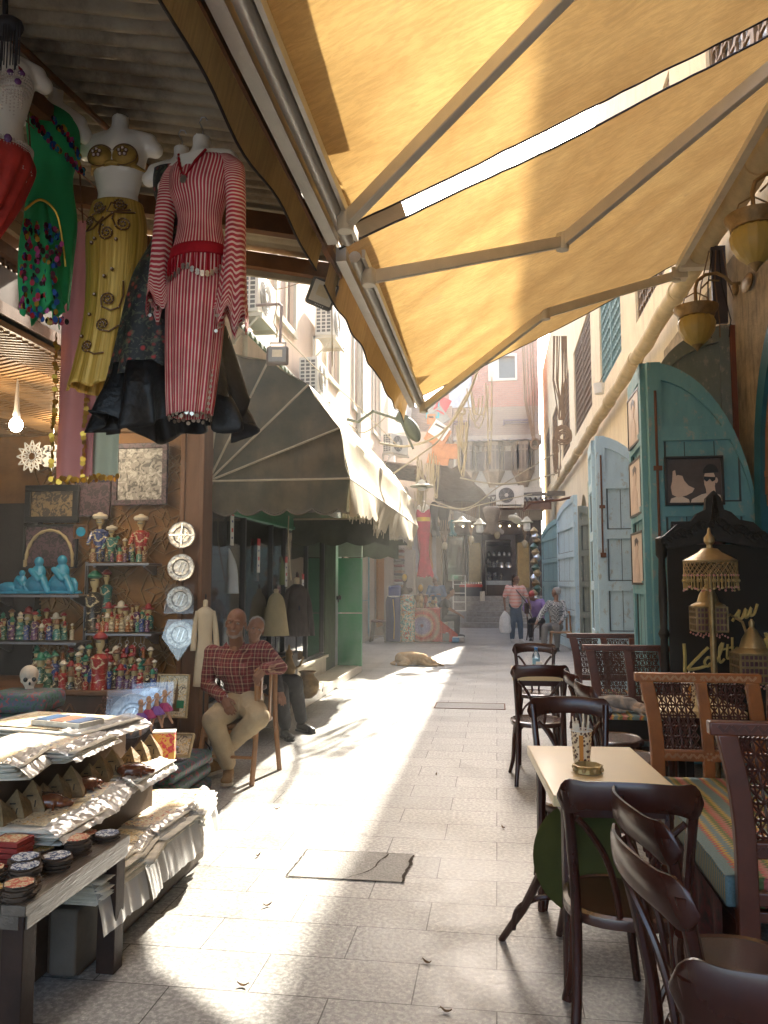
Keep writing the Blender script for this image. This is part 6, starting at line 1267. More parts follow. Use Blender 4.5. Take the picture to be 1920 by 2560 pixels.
for lab, x0, x1, yb, colr, Y in (('pink scarf edged with gold discs hanging below the gold skirt', 160, 236, 1195, (.62, .26, .26), 3.95), ('pale green scarf edged with gold discs beside the pink one', 236, 300, 1190, (.52, .60, .48), 3.97), ('brownish scarf strip between the pink and green scarves', 196, 240, 1185, (.33, .17, .12), 4.02)):
	a = at(x0, 560, Y); c = at(x1, yb, Y); w = c.x-a.x; o = thing('scarf', lab, 'scarf', (a.x, Y, a.z), group='scarves with gold discs'); h = a.z-c.z
	ob('cloth', MB().grid(lambda u, v: V((w*u, .02*sin(u*9+v*2)+.01*NZ.noise(V((u*3, v*5, 0))), -h*v+.01*sin(u*11)*v)), 20, 30), mt('scarf_'+lab[:4], colr, .75, var=.15, bump=.05, scale=3), o, sm=80)
	b = MB(); random.seed(4)
	for k in range(34):
		v = .45+.55*k/34
		if k % 1 == 0 and 'brown' not in lab: coin(b, (.0+random.uniform(-.008, .008), -.03, -h*v), .016, random.uniform(-1, 1));
	for k in range(16): coin(b, (w*k/15, -.03, -h-.01+random.uniform(-.012, .01)), .016, random.uniform(-1, 1))
	ob('gold_disc_trim', b, GCOIN, o, sm=0)
# ================= STEPPED STALL WITH PAPYRUS PRINTS
st_ = thing('stepped_stand', 'stepped wooden display stand carrying the stacks of papyrus prints', 'stand', (-2.1, 3.5, 0))
b = MB(); b.bb(-.9, .14, -.75, .5, .0, .78); b.bb(.14, .32, -.75, .45, .0, .54); b.bb(.32, .46, -.5, .75, 0, .29); ob('body', b, mt('stand_wood', (.11, .07, .045), .6, var=.5, scale=5), st_, bev=.01)
b = MB(); b.bb(.36, .47, -.55, .8, .02, .27); ob('kick_panel', b, mt('grey_carton', (.12, .10, .08), .8, var=.3), st_, bev=.01)
PAP = [artmat('papyrus_art_a', [(.35, .16, .06), (.62, .5, .3), (.72, .64, .46), (.62, .38, .16), (.25, .2, .16)], 16), artmat('papyrus_art_b', [(.15, .2, .34), (.68, .6, .44), (.72, .65, .5), (.45, .18, .12), (.66, .52, .2)], 20), artmat('papyrus_art_c', [(.16, .13, .1), (.55, .46, .3), (.70, .62, .45), (.62, .4, .12), (.3, .4, .3)], 24)]
PAPE = mt('papyrus_edge', (.74, .69, .58), .8, var=.3, scale=20, bump=.3); PLS = glassy('print_sleeve', (.96, .96, .98), .16, .22)
q_ = PLS.node_tree; df = q_.nodes.new('ShaderNodeBsdfDiffuse'); df.inputs[0].default_value = (.85, .84, .82, 1); mx_ = q_.nodes.new('ShaderNodeMixShader'); mx_.inputs[0].default_value = .34; oo_ = [n for n in q_.nodes if n.type == 'OUTPUT_MATERIAL'][0]; q_.links.new(oo_.inputs[0].links[0].from_socket, mx_.inputs[1]); q_.links.new(df.outputs[0], mx_.inputs[2]); q_.links.new(mx_.outputs[0], oo_.inputs[0])
def stack(lab, p, w, d, n, art, rz=0., seed=0, sleeve=True):
	random.seed(seed); o = thing('print_stack', lab, 'prints', p, rz=rz, group='stacks of papyrus prints on the stall'); b = MB(); h = 0
	for k in range(n):
		dx, dy = random.uniform(-.03, .03), random.uniform(-.028, .028); t = .0075
		def fn(u, v, k=k, dx=dx, dy=dy, h=h): x = (u-.5)*w; y = (v-.5)*d; e = max(abs(u-.5), abs(v-.5))*2; return V((x+dx, y+dy, h+.003+e**4*random.uniform(-.001, .002)+.0015*NZ.noise(V((x*8, y*8, k+seed)))))
		b.grid(fn, 8, 8); h += t+random.uniform(0, .003)
	ob('prints', b, PAPE, o, sm=60, solid=.0022)
	ob('top_print', MB().grid(lambda u, v: V(((u-.5)*w*.78, (v-.5)*d*.8, h+.002+.0012*NZ.noise(V((u*3, v*3, seed))))), 6, 6), art, o)
	if sleeve: ob('plastic_sleeve', MB().grid(lambda u, v: V((w*(.34+.24*u)+.014*NZ.noise(V((v*7, seed, 0))), (v-.5)*d*1.04, h*(1-u*u*.9)-(.13*u**3 if p[2] < .4 else 0)+.008+.012*abs(NZ.noise(V((u*9, v*11, seed+9)))))), 14, 40), PLS, o, sm=30)
	return o, h
spots = [('topmost row, far corner', -2.2, 3.72, .785, .68, .50, 7), ('topmost row, right edge', -2.02, 3.28, .785, .50, .42, 6), ('topmost row, near left', -2.06, 2.92, .785, .46, .36, 7),
  ('middle step, far end', -1.92, 3.78, .545, .44, .44, 7), ('middle step, centre', -1.90, 3.38, .545, .42, .42, 6), ('middle step, near end', -1.86, 3.02, .545, .42, .40, 7),
  ('lowest step, far end', -1.77, 4.10, .29, .44, .42, 10), ('lowest step, second from the far end', -1.77, 3.76, .29, .46, .40, 11), ('lowest step, centre', -1.77, 3.44, .29, .46, .38, 10), ('lowest step, near end', -1.76, 3.14, .29, .44, .36, 11)]
for i, (lab, x, y, z, w, d, n) in enumerate(spots): stack(f'stack of papyrus prints in clear sleeves on the {lab}', (x, y, z), w, d, n, PAP[i % 3], R(-10+((i*37) % 25)), i)
for (x, y, z, w, d, lab) in ((-2.08, 3.62, .855, .3, .17, 'small pack of three blue and red postcards on the topmost prints'), (-2.55, 3.35, .86, .3, .3, 'crumpled clear plastic bag at the left of the topmost prints')):
	if 'pack' in lab:
		o = thing('card_pack', lab, 'cards', (x, y, z), rz=R(-14)); ob('pack', MB().bb(-w/2, w/2, -d/2, d/2, -.005, .02), PAPE, o, bev=.003)
		for k, c in enumerate(((.05, .12, .25), (.4, .16, .1), (.06, .1, .2))): ob('card', MB().bb(-w/2+.01+k*w/3, -w/2-.005+(k+1)*w/3, -d/2+.01, d/2-.01, .02, .023), mt(f'card_{k}', c, .35, var=.5, scale=25), o)
	else:
		o = thing('plastic_bag', lab, 'bag', (x, y, z)); ob('bag', MB().grid(lambda u, v: V(((u-.5)*w, (v-.5)*d, .1*(1-(2*u-1)**2)*(1-(2*v-1)**2)+.03*NZ.noise(V((u*6, v*6, 1)))+.005)), 24, 24), glassy('bag_plastic', (.85, .87, .92), .2, .15), o, sm=30)
PYR = mt('pyramid_stone', (.28, .19, .09), .5, var=.5, scale=30, bump=.5, bs=90); SCB = mt('scarab_brown', (.17, .05, .02), .22, var=.5, scale=20, coat=.5)
pyr = None
for g_, (x, y, z) in enumerate(((-1.88, 3.98, .60), (-1.90, 3.60, .60), (-1.91, 3.24, .60), (-1.93, 2.98, .60))):
	for k in range(3):
		p = (x+.01*k, y-.09+.09*k, z); s = .9+.15*k; lab = f'small stone pyramid, {["nearest", "middle", "farthest"][k]} of the {["farthest", "second", "third", "nearest"][g_]} trio on the middle step'
		if pyr is None:
			pyr = thing('pyramid', lab, 'pyramid', p, sc=s, group='miniature pyramids on the stall'); b = MB(); hs = [(.055, 0), (.052, .02), (.0375, .048), (.036, .05), (.02, .075), (.0185, .077), (.001, .105)]
			b.add([(sx*r, sy*r, z_) for r, z_ in hs for sx, sy in ((-1, -1), (1, -1), (1, 1), (-1, 1))], [(i*4+j, i*4+(j+1) % 4, (i+1)*4+(j+1) % 4, (i+1)*4+j) for i in range(len(hs)-1) for j in range(4)]+[(3, 2, 1, 0)]); ob('stone', b, PYR, pyr, sm=0)
			b = MB();
			for k2 in range(3): b.box((-.02+.02*k2, -.043, .035), (.004, .004, .022), (-.45, 0, 0))
			b.box((0, -.034, .06), (.02, .004, .004)); ob('relief', b, DARK, pyr, sm=0)
		else: copyt(pyr, lab, p, R(10*k), sc=s)
sc0 = None
for lab, p, s, rz in (('glossy brown scarab on the far prints of the middle step', (-1.76, 3.66, .605), 1., .4), ('glossy brown scarab among the pyramids', (-1.86, 3.4, .60), .95, 1.2), ('glossy brown scarab at the near end of the pyramids', (-1.86, 3.1, .605), 1., .2)):
	if sc0 is None:
		sc0 = thing('scarab', lab, 'scarab', p, rz=rz, sc=s, group='carved scarabs on the stall'); b = MB(); b.ell((0, 0, .03), (.075, .05, .035), 16, 10); b.ell((.06, 0, .024), (.035, .038, .022), 12, 8); b.ell((.092, 0, .02), (.018, .022, .014), 8, 6)
		for s_ in (-1, 1):
			for j in range(3): b.cap((-.03+.035*j, s_*.04, .02), (-.045+.045*j, s_*.062, .006), .008, .006, 6)
		blob('body', b, SCB, sc0, vox=.0045, sm=2); b = MB(); b.tube([(-.07, 0, .043), (-.02, 0, .067), (.03, 0, .062)], .002, 4); b.tube([(.032, -.04, .035), (.035, 0, .06), (.032, .04, .035)], .003, 4); ob('carved_line', b, DARK, sc0)
	else: copyt(sc0, lab, p, rz, sc=s)
# ================= LOW TABLE IN FRONT
lt = thing('low_table', 'low dark wooden table with silvery plank edge, cut by the left picture edge', 'table', (-1.5, 3.12, 0)); TW = mt('table_worn', (.10, .075, .055), .3, var=.55, scale=6, stretch=(3, .5, 3), bump=.3, coat=.3); LGW = mt('leg_walnut', (.04, .02, .013), .6, var=.5, scale=6)
b = MB();
for k in range(6): b.bb(-.09*(k+1)+.002, -.09*k, -.72, 0, .475, .51)
b.bb(-1.2, -.54, -.72, 0, .475, .51); ob('tabletop', b, TW, lt, bev=.003); b = MB(); b.bb(-.03, -.005, -.70, -.01, .43, .475); b.bb(-1.2, -.03, -.71, -.69, .43, .475); ob('apron', b, TW, lt)
for x, y in ((-.05, -.05), (-.05, -.67), (-1.1, -.05), (-1.1, -.67)): ob('leg', MB().bb(x-.038, x+.038, y-.038, y+.038, 0, .475), LGW, lt, bev=.004)
CO = [artmat(f'coaster_art_{i}', c, 40) for i, c in enumerate(([(.02, .05, .15), (.6, .62, .62), (.08, .15, .35)], [(.5, .1, .06), (.6, .5, .3), (.15, .04, .04)], [(.5, .3, .05), (.65, .55, .35), (.1, .2, .3)]))]; CED = mt('cork_edge', (.09, .06, .04), .7)
random.seed(31)
csp = [(-1.57, 3.06), (-1.66, 3.05), (-1.80, 2.92), (-1.66, 2.64), (-1.57, 2.47), (-1.68, 2.47), (-1.70, 2.98), (-1.60, 2.88), (-1.72, 2.84), (-1.59, 2.73), (-1.70, 2.70), (-1.82, 2.76), (-1.62, 2.58), (-1.74, 2.56), (-1.86, 2.60)] #(-1.62, 3.0), (-1.75, 3.05), (-1.58, 2.86), (-1.73, 2.88), (-1.87, 2.98), (-1.63, 2.72), (-1.78, 2.74), (-1.9, 2.84), (-1.70, 2.60), (-1.86, 2.66), (-1.60, 2.56), (-1.99, 2.74), (-1.93, 2.56)]
for i, (x, y) in enumerate(csp):
	n = random.randint(3, 9); o = thing('coaster_stack', f'stack of {n} octagonal patterned coasters, {ORD[i]} counted from the far corner of the low table', 'coasters', (x, y, .51), group='octagonal coaster stacks on the low table'); b = MB(); z = 0
	for k in range(n):
		dx, dy, a0 = random.uniform(-.008, .008), random.uniform(-.008, .008), random.random(); b.add([(dx+.052*cos(a0+j*pi/4), dy+.052*sin(a0+j*pi/4), zz_) for zz_ in (z, z+.006) for j in range(8)], [tuple(range(7, -1, -1)), tuple(range(8, 16))]+[(j, (j+1) % 8, 8+(j+1) % 8, 8+j) for j in range(8)]); z += .0075
	ob('coasters', b, CED, o, sm=0); ob('printed_top', MB().pz([(.048*cos(a0+j*pi/4), .048*sin(a0+j*pi/4)) for j in range(8)], z-.0015, z), CO[i % 3], o, sm=0)
BX = [mt('tile_frame_dark', (.05, .03, .02), .4), mt('tile_frame_red', (.3, .04, .03), .5), mt('tile_frame_pale', (.4, .36, .28), .6), mt('tile_frame_black', (.015, .015, .015), .4)]
for i in range(12):
	x = -1.83-.13*(i % 3)+.02*(i//3); y = 3.07-.115*(i//3); n = 2+(i*7) % 4; o = thing('tile_stack', f'stack of {n} framed painted tiles, number {i+1} counted back from the coasters', 'tiles', (x, y, .51), rz=R(-6+i % 5), group='framed tile stacks on the low table')
	o['label'] = f'stack of {n} framed tiles, {["right", "middle", "left"][i % 3]} column, {["far", "second", "third", "near"][i//3]} row on the low table'
	b = MB();
	for k in range(n): b.bb(-.06+.003*(k % 2), .06, -.052, .052-.003*(k % 3), k*.02, k*.02+.017)
	ob('frame', b, BX[i % 4], o, bev=.002); ob('tile', MB().bb(-.047, .047, -.04, .04, n*.02-.004, n*.02-.001), artmat(f'tile_art_{i % 4}', [[(.7, .7, .66), (.1, .2, .3), (.5, .1, .05)], [(.5, .2, .1), (.6, .5, .3), (.05, .1, .1)], [(.75, .74, .7), (.7, .7, .66), (.2, .25, .2)], [(.1, .3, .35), (.5, .4, .1), (.4, .1, .1)]][i % 4], 30), o)
q = thing('painted_chest', 'dark chest painted with red and white scrolls under the low table', 'chest', (-2.1, 2.95, 0)); ob('body', MB().bb(-.5, .25, -.45, .1, .01, .42), mt('chest_dark', (.03, .02, .02), .4), q, bev=.01)
for k in range(3): ob('panel', MB().bb(-.42+.24*k, -.22+.24*k, -.455, -.45, .06, .37), mt('chest_red', (.18, .02, .015), .4), q); ob('scroll', MB().tube([(-.32+.24*k+.06*sin(j*.9), -.458, .08+.02*j) for j in range(14)], .005, 4), mt('scroll_pale', (.5, .4, .28), .5), q)
# ================= things at the foot of the counter, beside the seated man
CAR = artmat('carpet_green', [(.02, .05, .04), (.04, .12, .08), (.06, .08, .14), (.28, .05, .04), (.03, .05, .1)], 14); CB = artmat('carpet_blue', [(.03, .05, .09), (.04, .10, .07), (.22, .2, .04), (.03, .05, .09)], 20)
def carpetbox(lab, x0, x1, y0, y1, z0, z1, rz=0, mat=None):
	o = thing('folded_rug', lab, 'rug', ((x0+x1)/2, (y0+y1)/2, z0), rz=rz); w, d, h = (x1-x0)/2, (y1-y0)/2, z1-z0; n = 3
	for k in range(n): ob('fold', MB().bb(-w+.01*(k % 2), w-.008*(k % 2), -d, d, h*k/n+.002, h*(k+1)/n-.002), mat or CAR, o, bev=h/n*.35)
	ob('border', MB().bb(-w+.02, w-.02, -d-.003, -d+.0, h*.4, h*.6), mt('border_yellow', (.25, .22, .03), .8), o); return o
carpetbox('folded green and blue patterned rug on the ground beside the seated man', -2.75, -2.12, 5.0, 5.75, 0, .3)
carpetbox('folded dark green rug lying in front of the counter', -2.9, -2.35, 4.55, 5.0, 0, .36, R(8), CB)
carpetbox('patterned green rug draped box under the skull', -3.25, -2.84, 4.6, 4.95, .45, .84, R(4)); ob_ = thing('trunk', 'dark trunk under the skull and the patterned rug', 'trunk', (-2.88, 4.85, 0)); ob('body', MB().bb(-.36, .36, -.22, .22, .01, .45), WOODD, ob_, bev=.01); ob('strap', MB().bb(-.365, .365, -.03, .03, .008, .453), BLK, ob_)
q = thing('black_bag', 'black and green patterned round bag in front of the folded rug', 'bag', (-2.16, 4.78, 0)); b = MB(); b.ell((0, 0, .12), (.15, .13, .12), 18, 12); ob('bag', b, mt('bag_dark', (.012, .02, .015), .7, var=.7, scale=12, c2=(.01, .045, .02)), q); ob('handle', MB().tube([(-.1, -.1, .1), (-.08, -.15, .22), (.05, -.15, .23), (.1, -.1, .12)], .008, 6), BLK, q)
for lab, (x0, y0), (x1, y1), Y, m2, tl in (('papyrus picture of a mosque with two minarets leaning in a striped frame', (393, 1685), (470, 1795), 5.6, PAP[2], -.15), ('greyish papyrus print leaning on the rug', (375, 1830), (480, 1895), 5.0, PAP[2], -.6), ('worn papyrus print leaning at the left of the mosque picture', (355, 1730), (400, 1800), 5.75, PAP[0], -.2)):
	q, w_, h_ = frame('papyrus_picture', lab, (x0, y0), (x1, y1), Y, mt('papyrus_frame', (.42, .32, .18), .7, var=.4, scale=40), m2, .012, 'picture', tilt=tl)
	if 'mosque' in lab:
		b = MB()
		for s_ in (-.4, .25): b.py([(w_*s_-.012, -h_*.5), (w_*s_-.01, h_*.3), (w_*s_-.004, h_*.55), (w_*s_, h_*.75), (w_*s_+.004, h_*.55), (w_*s_+.01, h_*.3), (w_*s_+.012, -h_*.5)], -.003, 0); b.bb(w_*s_-.018, w_*s_+.018, -.004, 0, h_*.1, h_*.14)
		b.bb(-w_*.6, w_*.5, -.003, 0, -h_*.7, -h_*.35); ob('drawing', b, mt('drawing_brown', (.16, .10, .05), .7), q, sm=0); ob('green_patch', MB().bb(w_*.3, w_*.75, -.0045, 0, -h_*.55, -h_*.2), GREENP, q)
for i, (px_, py_, r, Y) in enumerate(((330, 1790, .15, 5.15), (382, 1762, .13, 5.45))):
	p = at(px_, py_, Y); q = thing('embossed_plate', ['large silver plate in a plastic sleeve leaning on the stand', 'smaller silver plate leaning behind the large one'][i], 'plate', p, rot=(R(78), 0, R(12)), group='silver plates leaning at the counter'); ob('dish', MB().lathe([(.002, .0), (r*.5, .002), (r*.58, .014), (r*.62, .012), (r*.93, .018), (r, .012), (r, .004), (.002, -.004)], n=32), SLV, q)
	ob('plastic_bag', MB().add([(-r*1.15, -r*1.2, .022), (r*1.15, -r*1.2, .022), (r*1.1, r*1.25, .022), (-r*1.15, r*1.15, .022)], [(0, 1, 2, 3)]), glassy('clear_plastic', (.93, .93, .93), .07, .12), q, sm=0)
	ob('embossing', MB().tube([(r*.38*cos(a*pi/10), r*.38*sin(a*pi/10), .008) for a in range(20)], .004, 5, closed=True).bar((-.02, -.05, .008), (.02, .05, .008), .01, .006), SILV, q)
FL = mt('flesh_doll', (.55, .33, .2), .5); random.seed(17)
for i in range(4):
	p = at(350+i*20, 1832-i*9, 4.95+.06*i); q = thing('toy_figure', f'little pink and purple skirted dancer doll, {ORD[i]} from the left on the rug', 'doll', p, rz=.3*i, group='little dancer dolls'); b = MB()
	b.cap((0, 0, .1), (-.04, -.05, .0), .011, .008, 8); b.cap((0, 0, .1), (.03, -.06, .0), .011, .008, 8); b.cap((0, 0, .1), (.0, .0, .16), .018, .014, 8); b.ell((0, 0, .195), (.018, .018, .022), 8, 6); b.cap((0, 0, .16), (.04, -.01, .2), .006, .005, 6); ob('body', b, FL, q)
	ob('skirt', MB().lathe([(.015, .13), (.03, .11), (.048, .075), (.03, .08)], n=14, flute=7, fl=.3), SQ[4] if i % 2 else mt('doll_purple', (.25, .12, .4), .6), q)
q = thing('toy_bag', 'pink toys in a crumpled clear bag on the rug', 'bag', at(440, 1880, 5.05)); ob('bag', MB().ell((0, 0, 0), (.10, .09, .07), 18, 12), glassy('bag_plastic', (.85, .87, .92), .2, .15), q); b = MB()
for k in range(9): b.ell((random.uniform(-.05, .05), random.uniform(-.05, .05), random.uniform(-.03, .03)), (.03, .02, .02), 8, 5)
ob('toys', b, mt('toy_pink', (.55, .2, .28), .6), q)
q = thing('necklaces', 'strings of dark beads hanging on the counter front', 'necklace', at(262, 1745, 6.0)); b = MB()
for s_ in range(3):
	for k in range(22): a = 2*pi*k/22; b.ell((.03*s_+.02*cos(a), -.02, -.12+.13*sin(a)), .007, 5, 4)
ob('beads', b, mt('bead_brown', (.2, .09, .06), .4), q)
q = thing('striped_box', 'red and pink striped box standing beside the middle prints', 'box', (-1.87, 4.28, .545), rz=.3); ob('box', MB().bb(-.06, .06, -.04, .04, 0, .15), artmat('stripe_box', [(.6, .05, .08), (.7, .4, .1), (.6, .1, .2)], 20), q, bev=.003); ob('lid', MB().bb(-.062, .062, -.042, .042, .15, .158), WHITE, q)
random.seed(6)
for i in range(9):
	px_ = (300, 318, 337, 352, 360, 158, 172, 190, 205)[i]; y0 = 1592 if i < 5 else 1606; p = at(px_, y0, 6.7); c = FC[random.choice(cols)]
	q = thing('key_ring', f'dangling key ring charm, {ORD[i if i < 5 else i-5]} from the left under the {"packed" if i < 5 else "lower left"} shelf', 'key ring', p, group='key rings under the shelves'); L = .05+.05*random.random()
	ob('ring', MB().tube([(.018*cos(a), 0, -L+.018*sin(a)) for a in range(6)], .003, 4, closed=True).tube([(0, 0, 0), (0, 0, -L+.018)], .002, 4), STEEL, q); ob('charm', MB().lathe([(.003, -L-.1), (.018, -L-.09), (.014, -L-.05), (.018, -L-.03), (.003, -L-.018)], n=8), figmat(random.choice(cols)), q)
def bust(lab, px_, Y, ztop, sc=1., rz=0., kind='coat'):
	p = at(px_, 1600, Y); o = thing('dress_form', lab, 'dress form', (p.x, Y, 0), rz=rz, group='dress forms outside the clothes shop', sc=sc); LIN = mt('linen', (.60, .49, .33), .85, var=.15, scale=4, bump=.3, bs=160)
	ob('neck', MB().lathe([(.06, ztop-.14), (.052, ztop-.06), (.055, ztop-.02), (.03, ztop-.0), (.001, ztop)], n=18), LIN, o); ob('knob', MB().lathe([(.012, ztop), (.02, ztop+.02), (.026, ztop+.04), (.018, ztop+.07), (.001, ztop+.08)], n=10), INK, o)
	z = ztop-.12
	if kind == 'coat':
		ob('coat', loft(MB(), [(0, 0, z+.02, .07, .06, 0), (0, 0, z-.03, .17, .09, 0), (0, 0, z-.1, .19, .11, 0), (0, 0, z-.35, .15, .11, .006), (0, 0, z-.6, .19, .13, .01), (0, 0, z-1.02, .23, .15, .02)], 50, 7), LIN, o, sm=80, solid=.004)
		ob('sleeve', loft(MB(), [(.17, 0, z-.03, .04, .05, 0), (.22, -.02, z-.25, .055, .06, .02), (.25, -.06, z-.55, .06, .06, .04)], 24, 4), LIN, o, sm=80, solid=.003); ob('sleeve', loft(MB(), [(-.17, 0, z-.03, .04, .05, 0), (-.22, -.02, z-.25, .055, .06, .02), (-.25, -.06, z-.55, .06, .06, .04)], 24, 4), LIN, o, sm=80, solid=.003)
		L = 1.0
	elif kind == 'cape': ob('cape', loft(MB(), [(0, 0, z+.05, .065, .06, 0), (0, 0, z-.02, .15, .1, 0), (0, 0, z-.15, .2, .13, .005), (0, 0, z-.45, .26, .17, .012), (0, 0, z-.62, .29, .19, .02)], 50, 6), mt('cape_linen', (.50, .43, .28), .85, var=.15, bump=.3, bs=160), o, sm=80, solid=.004); L = .5
	else:
		JK = uvmat('dark_stripe_jacket', stripes('X', 60, (.035, .028, .03), (.12, .10, .09))) if 'dark_stripe_jacket' not in MATS else MATS['dark_stripe_jacket']
		ob('jacket', loft(MB(), [(0, 0, z+.02, .07, .06, 0), (0, 0, z-.03, .17, .1, 0), (0, 0, z-.12, .21, .13, .0), (0, 0, z-.4, .22, .15, .01), (0, 0, z-.72, .29, .18, .02)], 50, 6), JK, o, sm=80, solid=.004)
		for s_ in (-1, 1): ob('sleeve', loft(MB(), [(s_*.17, 0, z-.04, .05, .06, 0), (s_*.25, 0, z-.25, .06, .06, .01), (s_*.30, -.02, z-.5, .055, .06, .02), (s_*.32, -.04, z-.72, .06, .06, .03)], 24, 4), JK, o, sm=80, solid=.003)
		ob('placket', MB().bar((0, -.085, z), (0, -.15, z-.35), .03, .01), mt('placket_navy', (.02, .02, .06), .6), o); L = .6
	ob('pole', MB().tube([(0, 0, z-L), (0, 0, .12)], .018, 8), BLACK, o); b = MB()
	for a in (0, 2.1, 4.2): b.tube([(0, 0, .2), (.13*cos(a), .13*sin(a), .1), (.18*cos(a), .18*sin(a), .02)], .014, 6)
	ob('tripod_foot', b, BLACK, o)
bust('tall beige linen coat on a dress form against the brown pillar', 512, 6.85, 2.03, (.42, .45, .68), kind='coat', rz=.5)
bust('small beige cape on a dark stand behind the seated men', 689, 9.2, 1.92, (.56, .56, .76), kind='cape', rz=.5)
bust('dark striped jacket on a dress form in front of the shop window', 741, 9.9, 1.78, (.64, .64, .9), kind='jacket', rz=.6)
def gown(lab, X, Y, ztop, col, col2=None, w=.24, L=1.45):
	o = thing('window_robe', lab, 'robe', (X, Y, 0), rz=.9, group='robes displayed inside the shop window'); m = mt('robe_'+lab.split()[0]+lab.split()[1], col, .85, var=.2, bump=.2) if not col2 else (uvmat('robe_stripes', stripes('X', 34, col, col2, .8)) if 'robe_stripes' not in MATS else MATS['robe_stripes'])
	ob('robe', loft(MB(), [(0, 0, ztop, .07, .05, 0), (0, 0, ztop-.06, w*.8, .1, 0), (0, 0, ztop-.3, w, .13, .01), (0, 0, ztop-L*.6, w*1.05, .15, .03), (0, 0, ztop-L, w*1.25, .18, .04)], 50, 9), m, o, sm=80, solid=.004)
	for s_ in (-1, 1): ob('sleeve', loft(MB(), [(s_*w*.8, 0, ztop-.06, .05, .06, 0), (s_*w*1.2, 0, ztop-.3, .07, .07, .02), (s_*w*1.25, 0, ztop-.6, .09, .08, .05)], 24, 4), m, o, sm=80, solid=.003)
	ob('neck', MB().lathe([(.05, ztop-.02), (.05, ztop+.08), (.06, ztop+.12), (.001, ztop+.12)], n=14), mt('form_pink', (.55, .36, .28), .6), o); ob('stand', MB().tube([(0, 0, ztop-L), (0, 0, .4)], .015, 6), BLACK, o)
gown('white robe standing first inside the shop window', -2.98, 7.62, 2.02, (.62, .68, .72), w=.28, L=1.4)
gown('navy kaftan with yellow stripes hanging inside the shop window', -3.0, 8.6, 2.15, (.02, .03, .08), (.5, .4, .18), w=.22)
gown('mustard yellow robe behind the striped navy kaftan', -3.15, 8.95, 2.15, (.45, .34, .10), w=.2)
gown('olive green robe in the middle of the shop window', -3.0, 9.6, 2.1, (.20, .24, .12), w=.26)
gown('pale grey robe farther inside the shop window', -3.05, 10.5, 2.1, (.5, .52, .55), w=.24); gown('faded pink robe at the far end of the shop window', -3.05, 11.5, 2.1, (.5, .36, .36), w=.24)
q = thing('brass_jug', 'dark brass coffee jug on a small carved stool behind the second man', 'jug', at(722, 1690, 8.8));
b = MB(); b.lathe([(.05, 0), (.075, .04), (.08, .1), (.05, .17), (.035, .22), (.045, .25), (.03, .28), (.012, .31), (.016, .33), (.001, .36)], n=20); b.tube([(.07, 0, .08), (.13, 0, .12), (.16, 0, .2), (.17, 0, .22)], .012, 8); b.tube([(-.04, 0, .22), (-.1, 0, .2), (-.1, 0, .1), (-.07, 0, .06)], .008, 6); ob('jug', b, BRS, q)
p = at(722, 1690, 8.8); q = thing('carved_stool', 'small turned dark stool under the brass jug', 'stool', (p.x, 8.8, .12)); h = p.z-.12; ob('seat', MB().lathe([(.13, h-.03), (.135, h-.01), (.13, h-.001), (.001, h)], n=8), WOODD, q)
for k in range(4): a = k*pi/2+.4; ob('leg', MB().lathe([(.012, 0), (.02, .1*h/.4), (.012, .2*h/.4), (.022, .3*h/.4), (.014, h-.03)], (.09*cos(a), .09*sin(a), 0), 8), WOODD, q)
q = thing('brass_pot', 'round bellied copper brass pot on the shop step', 'pot', (*gr(768, 1745, .13)[:2], .13)); ob('pot', MB().lathe([(.06, 0), (.12, .05), (.15, .13), (.14, .2), (.09, .26), (.08, .29), (.11, .32), (.10, .325), (.001, .3)], n=24), BRS, q); ob('handle', MB().tube([(.13, 0, .2), (.2, 0, .18), (.19, 0, .08)], .005, 5), BLK, q)
q = thing('wooden_crate', 'small dark slatted box under the jackets beside the window plinth', 'box', (-2.66, 9.75, .13)); ob('box', MB().bb(-.06, .12, -.12, .12, 0, .5), mt('granite_dark', (.09, .085, .08), .6, var=.5, scale=40), q, bev=.005); ob('lid', MB().bb(-.07, .13, -.13, .13, .5, .52), BW, q)
# ================= PEOPLE AND ANIMALS
SKB = mt('skin_brown', (.20, .095, .055), .48, var=.15, scale=14, bump=.12, bs=140); SKL = mt('skin_tan', (.26, .14, .09), .5, var=.15, scale=14, bump=.08)
EYW = mt('eye_white', (.30, .26, .23), .35, bump=0); GH = mt('grey_hair', (.45, .43, .41), .9, var=.5, scale=90, bump=.8, bs=300); BH = mt('black_hair', (.02, .015, .012), .7, var=.4, scale=60, bump=.6, bs=200)
def headframe(f, u=V((0, 0, 1))): f = V(f).normalized(); s = f.cross(V(u)).normalized(); u = s.cross(f).normalized(); return f, s, u
def add_head(b, c, f, up, s=1.):
	f, r, u = headframe(f, up); P = lambda x, y, z: c+(r*x+f*y+u*z)*s
	def E(x, y, z, rx, ry, rz, n=16, m=10):
		Q = Matrix((r, f, u)).transposed(); b0 = MB().ell((0, 0, 0), (rx*s, ry*s, rz*s), n, m); b.add([P(x, y, z)+Q @ V(p) for p in b0.v], b0.f)
	E(0, -.012, .035, .076, .096, .088, 20, 14); E(0, .022, -.02, .064, .072, .085, 18, 12); E(0, .05, -.075, .04, .042, .035); E(0, .03, -.055, .055, .055, .045)
	E(-.03, .087, .036, .024, .013, .009); E(.03, .087, .036, .024, .013, .009)
	E(0, .094, -.002, .010, .016, .026); E(0, .104, -.022, .015, .014, .012)
	E(0, .086, -.052, .026, .010, .006); E(0, .086, -.062, .021, .010, .006)
	for q in (-1, 1):
		E(q*.040, .072, -.015, .02, .018, .018); E(q*.078, -.005, -.008, .008, .018, .03); E(q*.011, .098, -.024, .008, .008, .007)
	return P, Q_(r, f, u)
def Q_(r, f, u): return Matrix((r, f, u)).transposed()
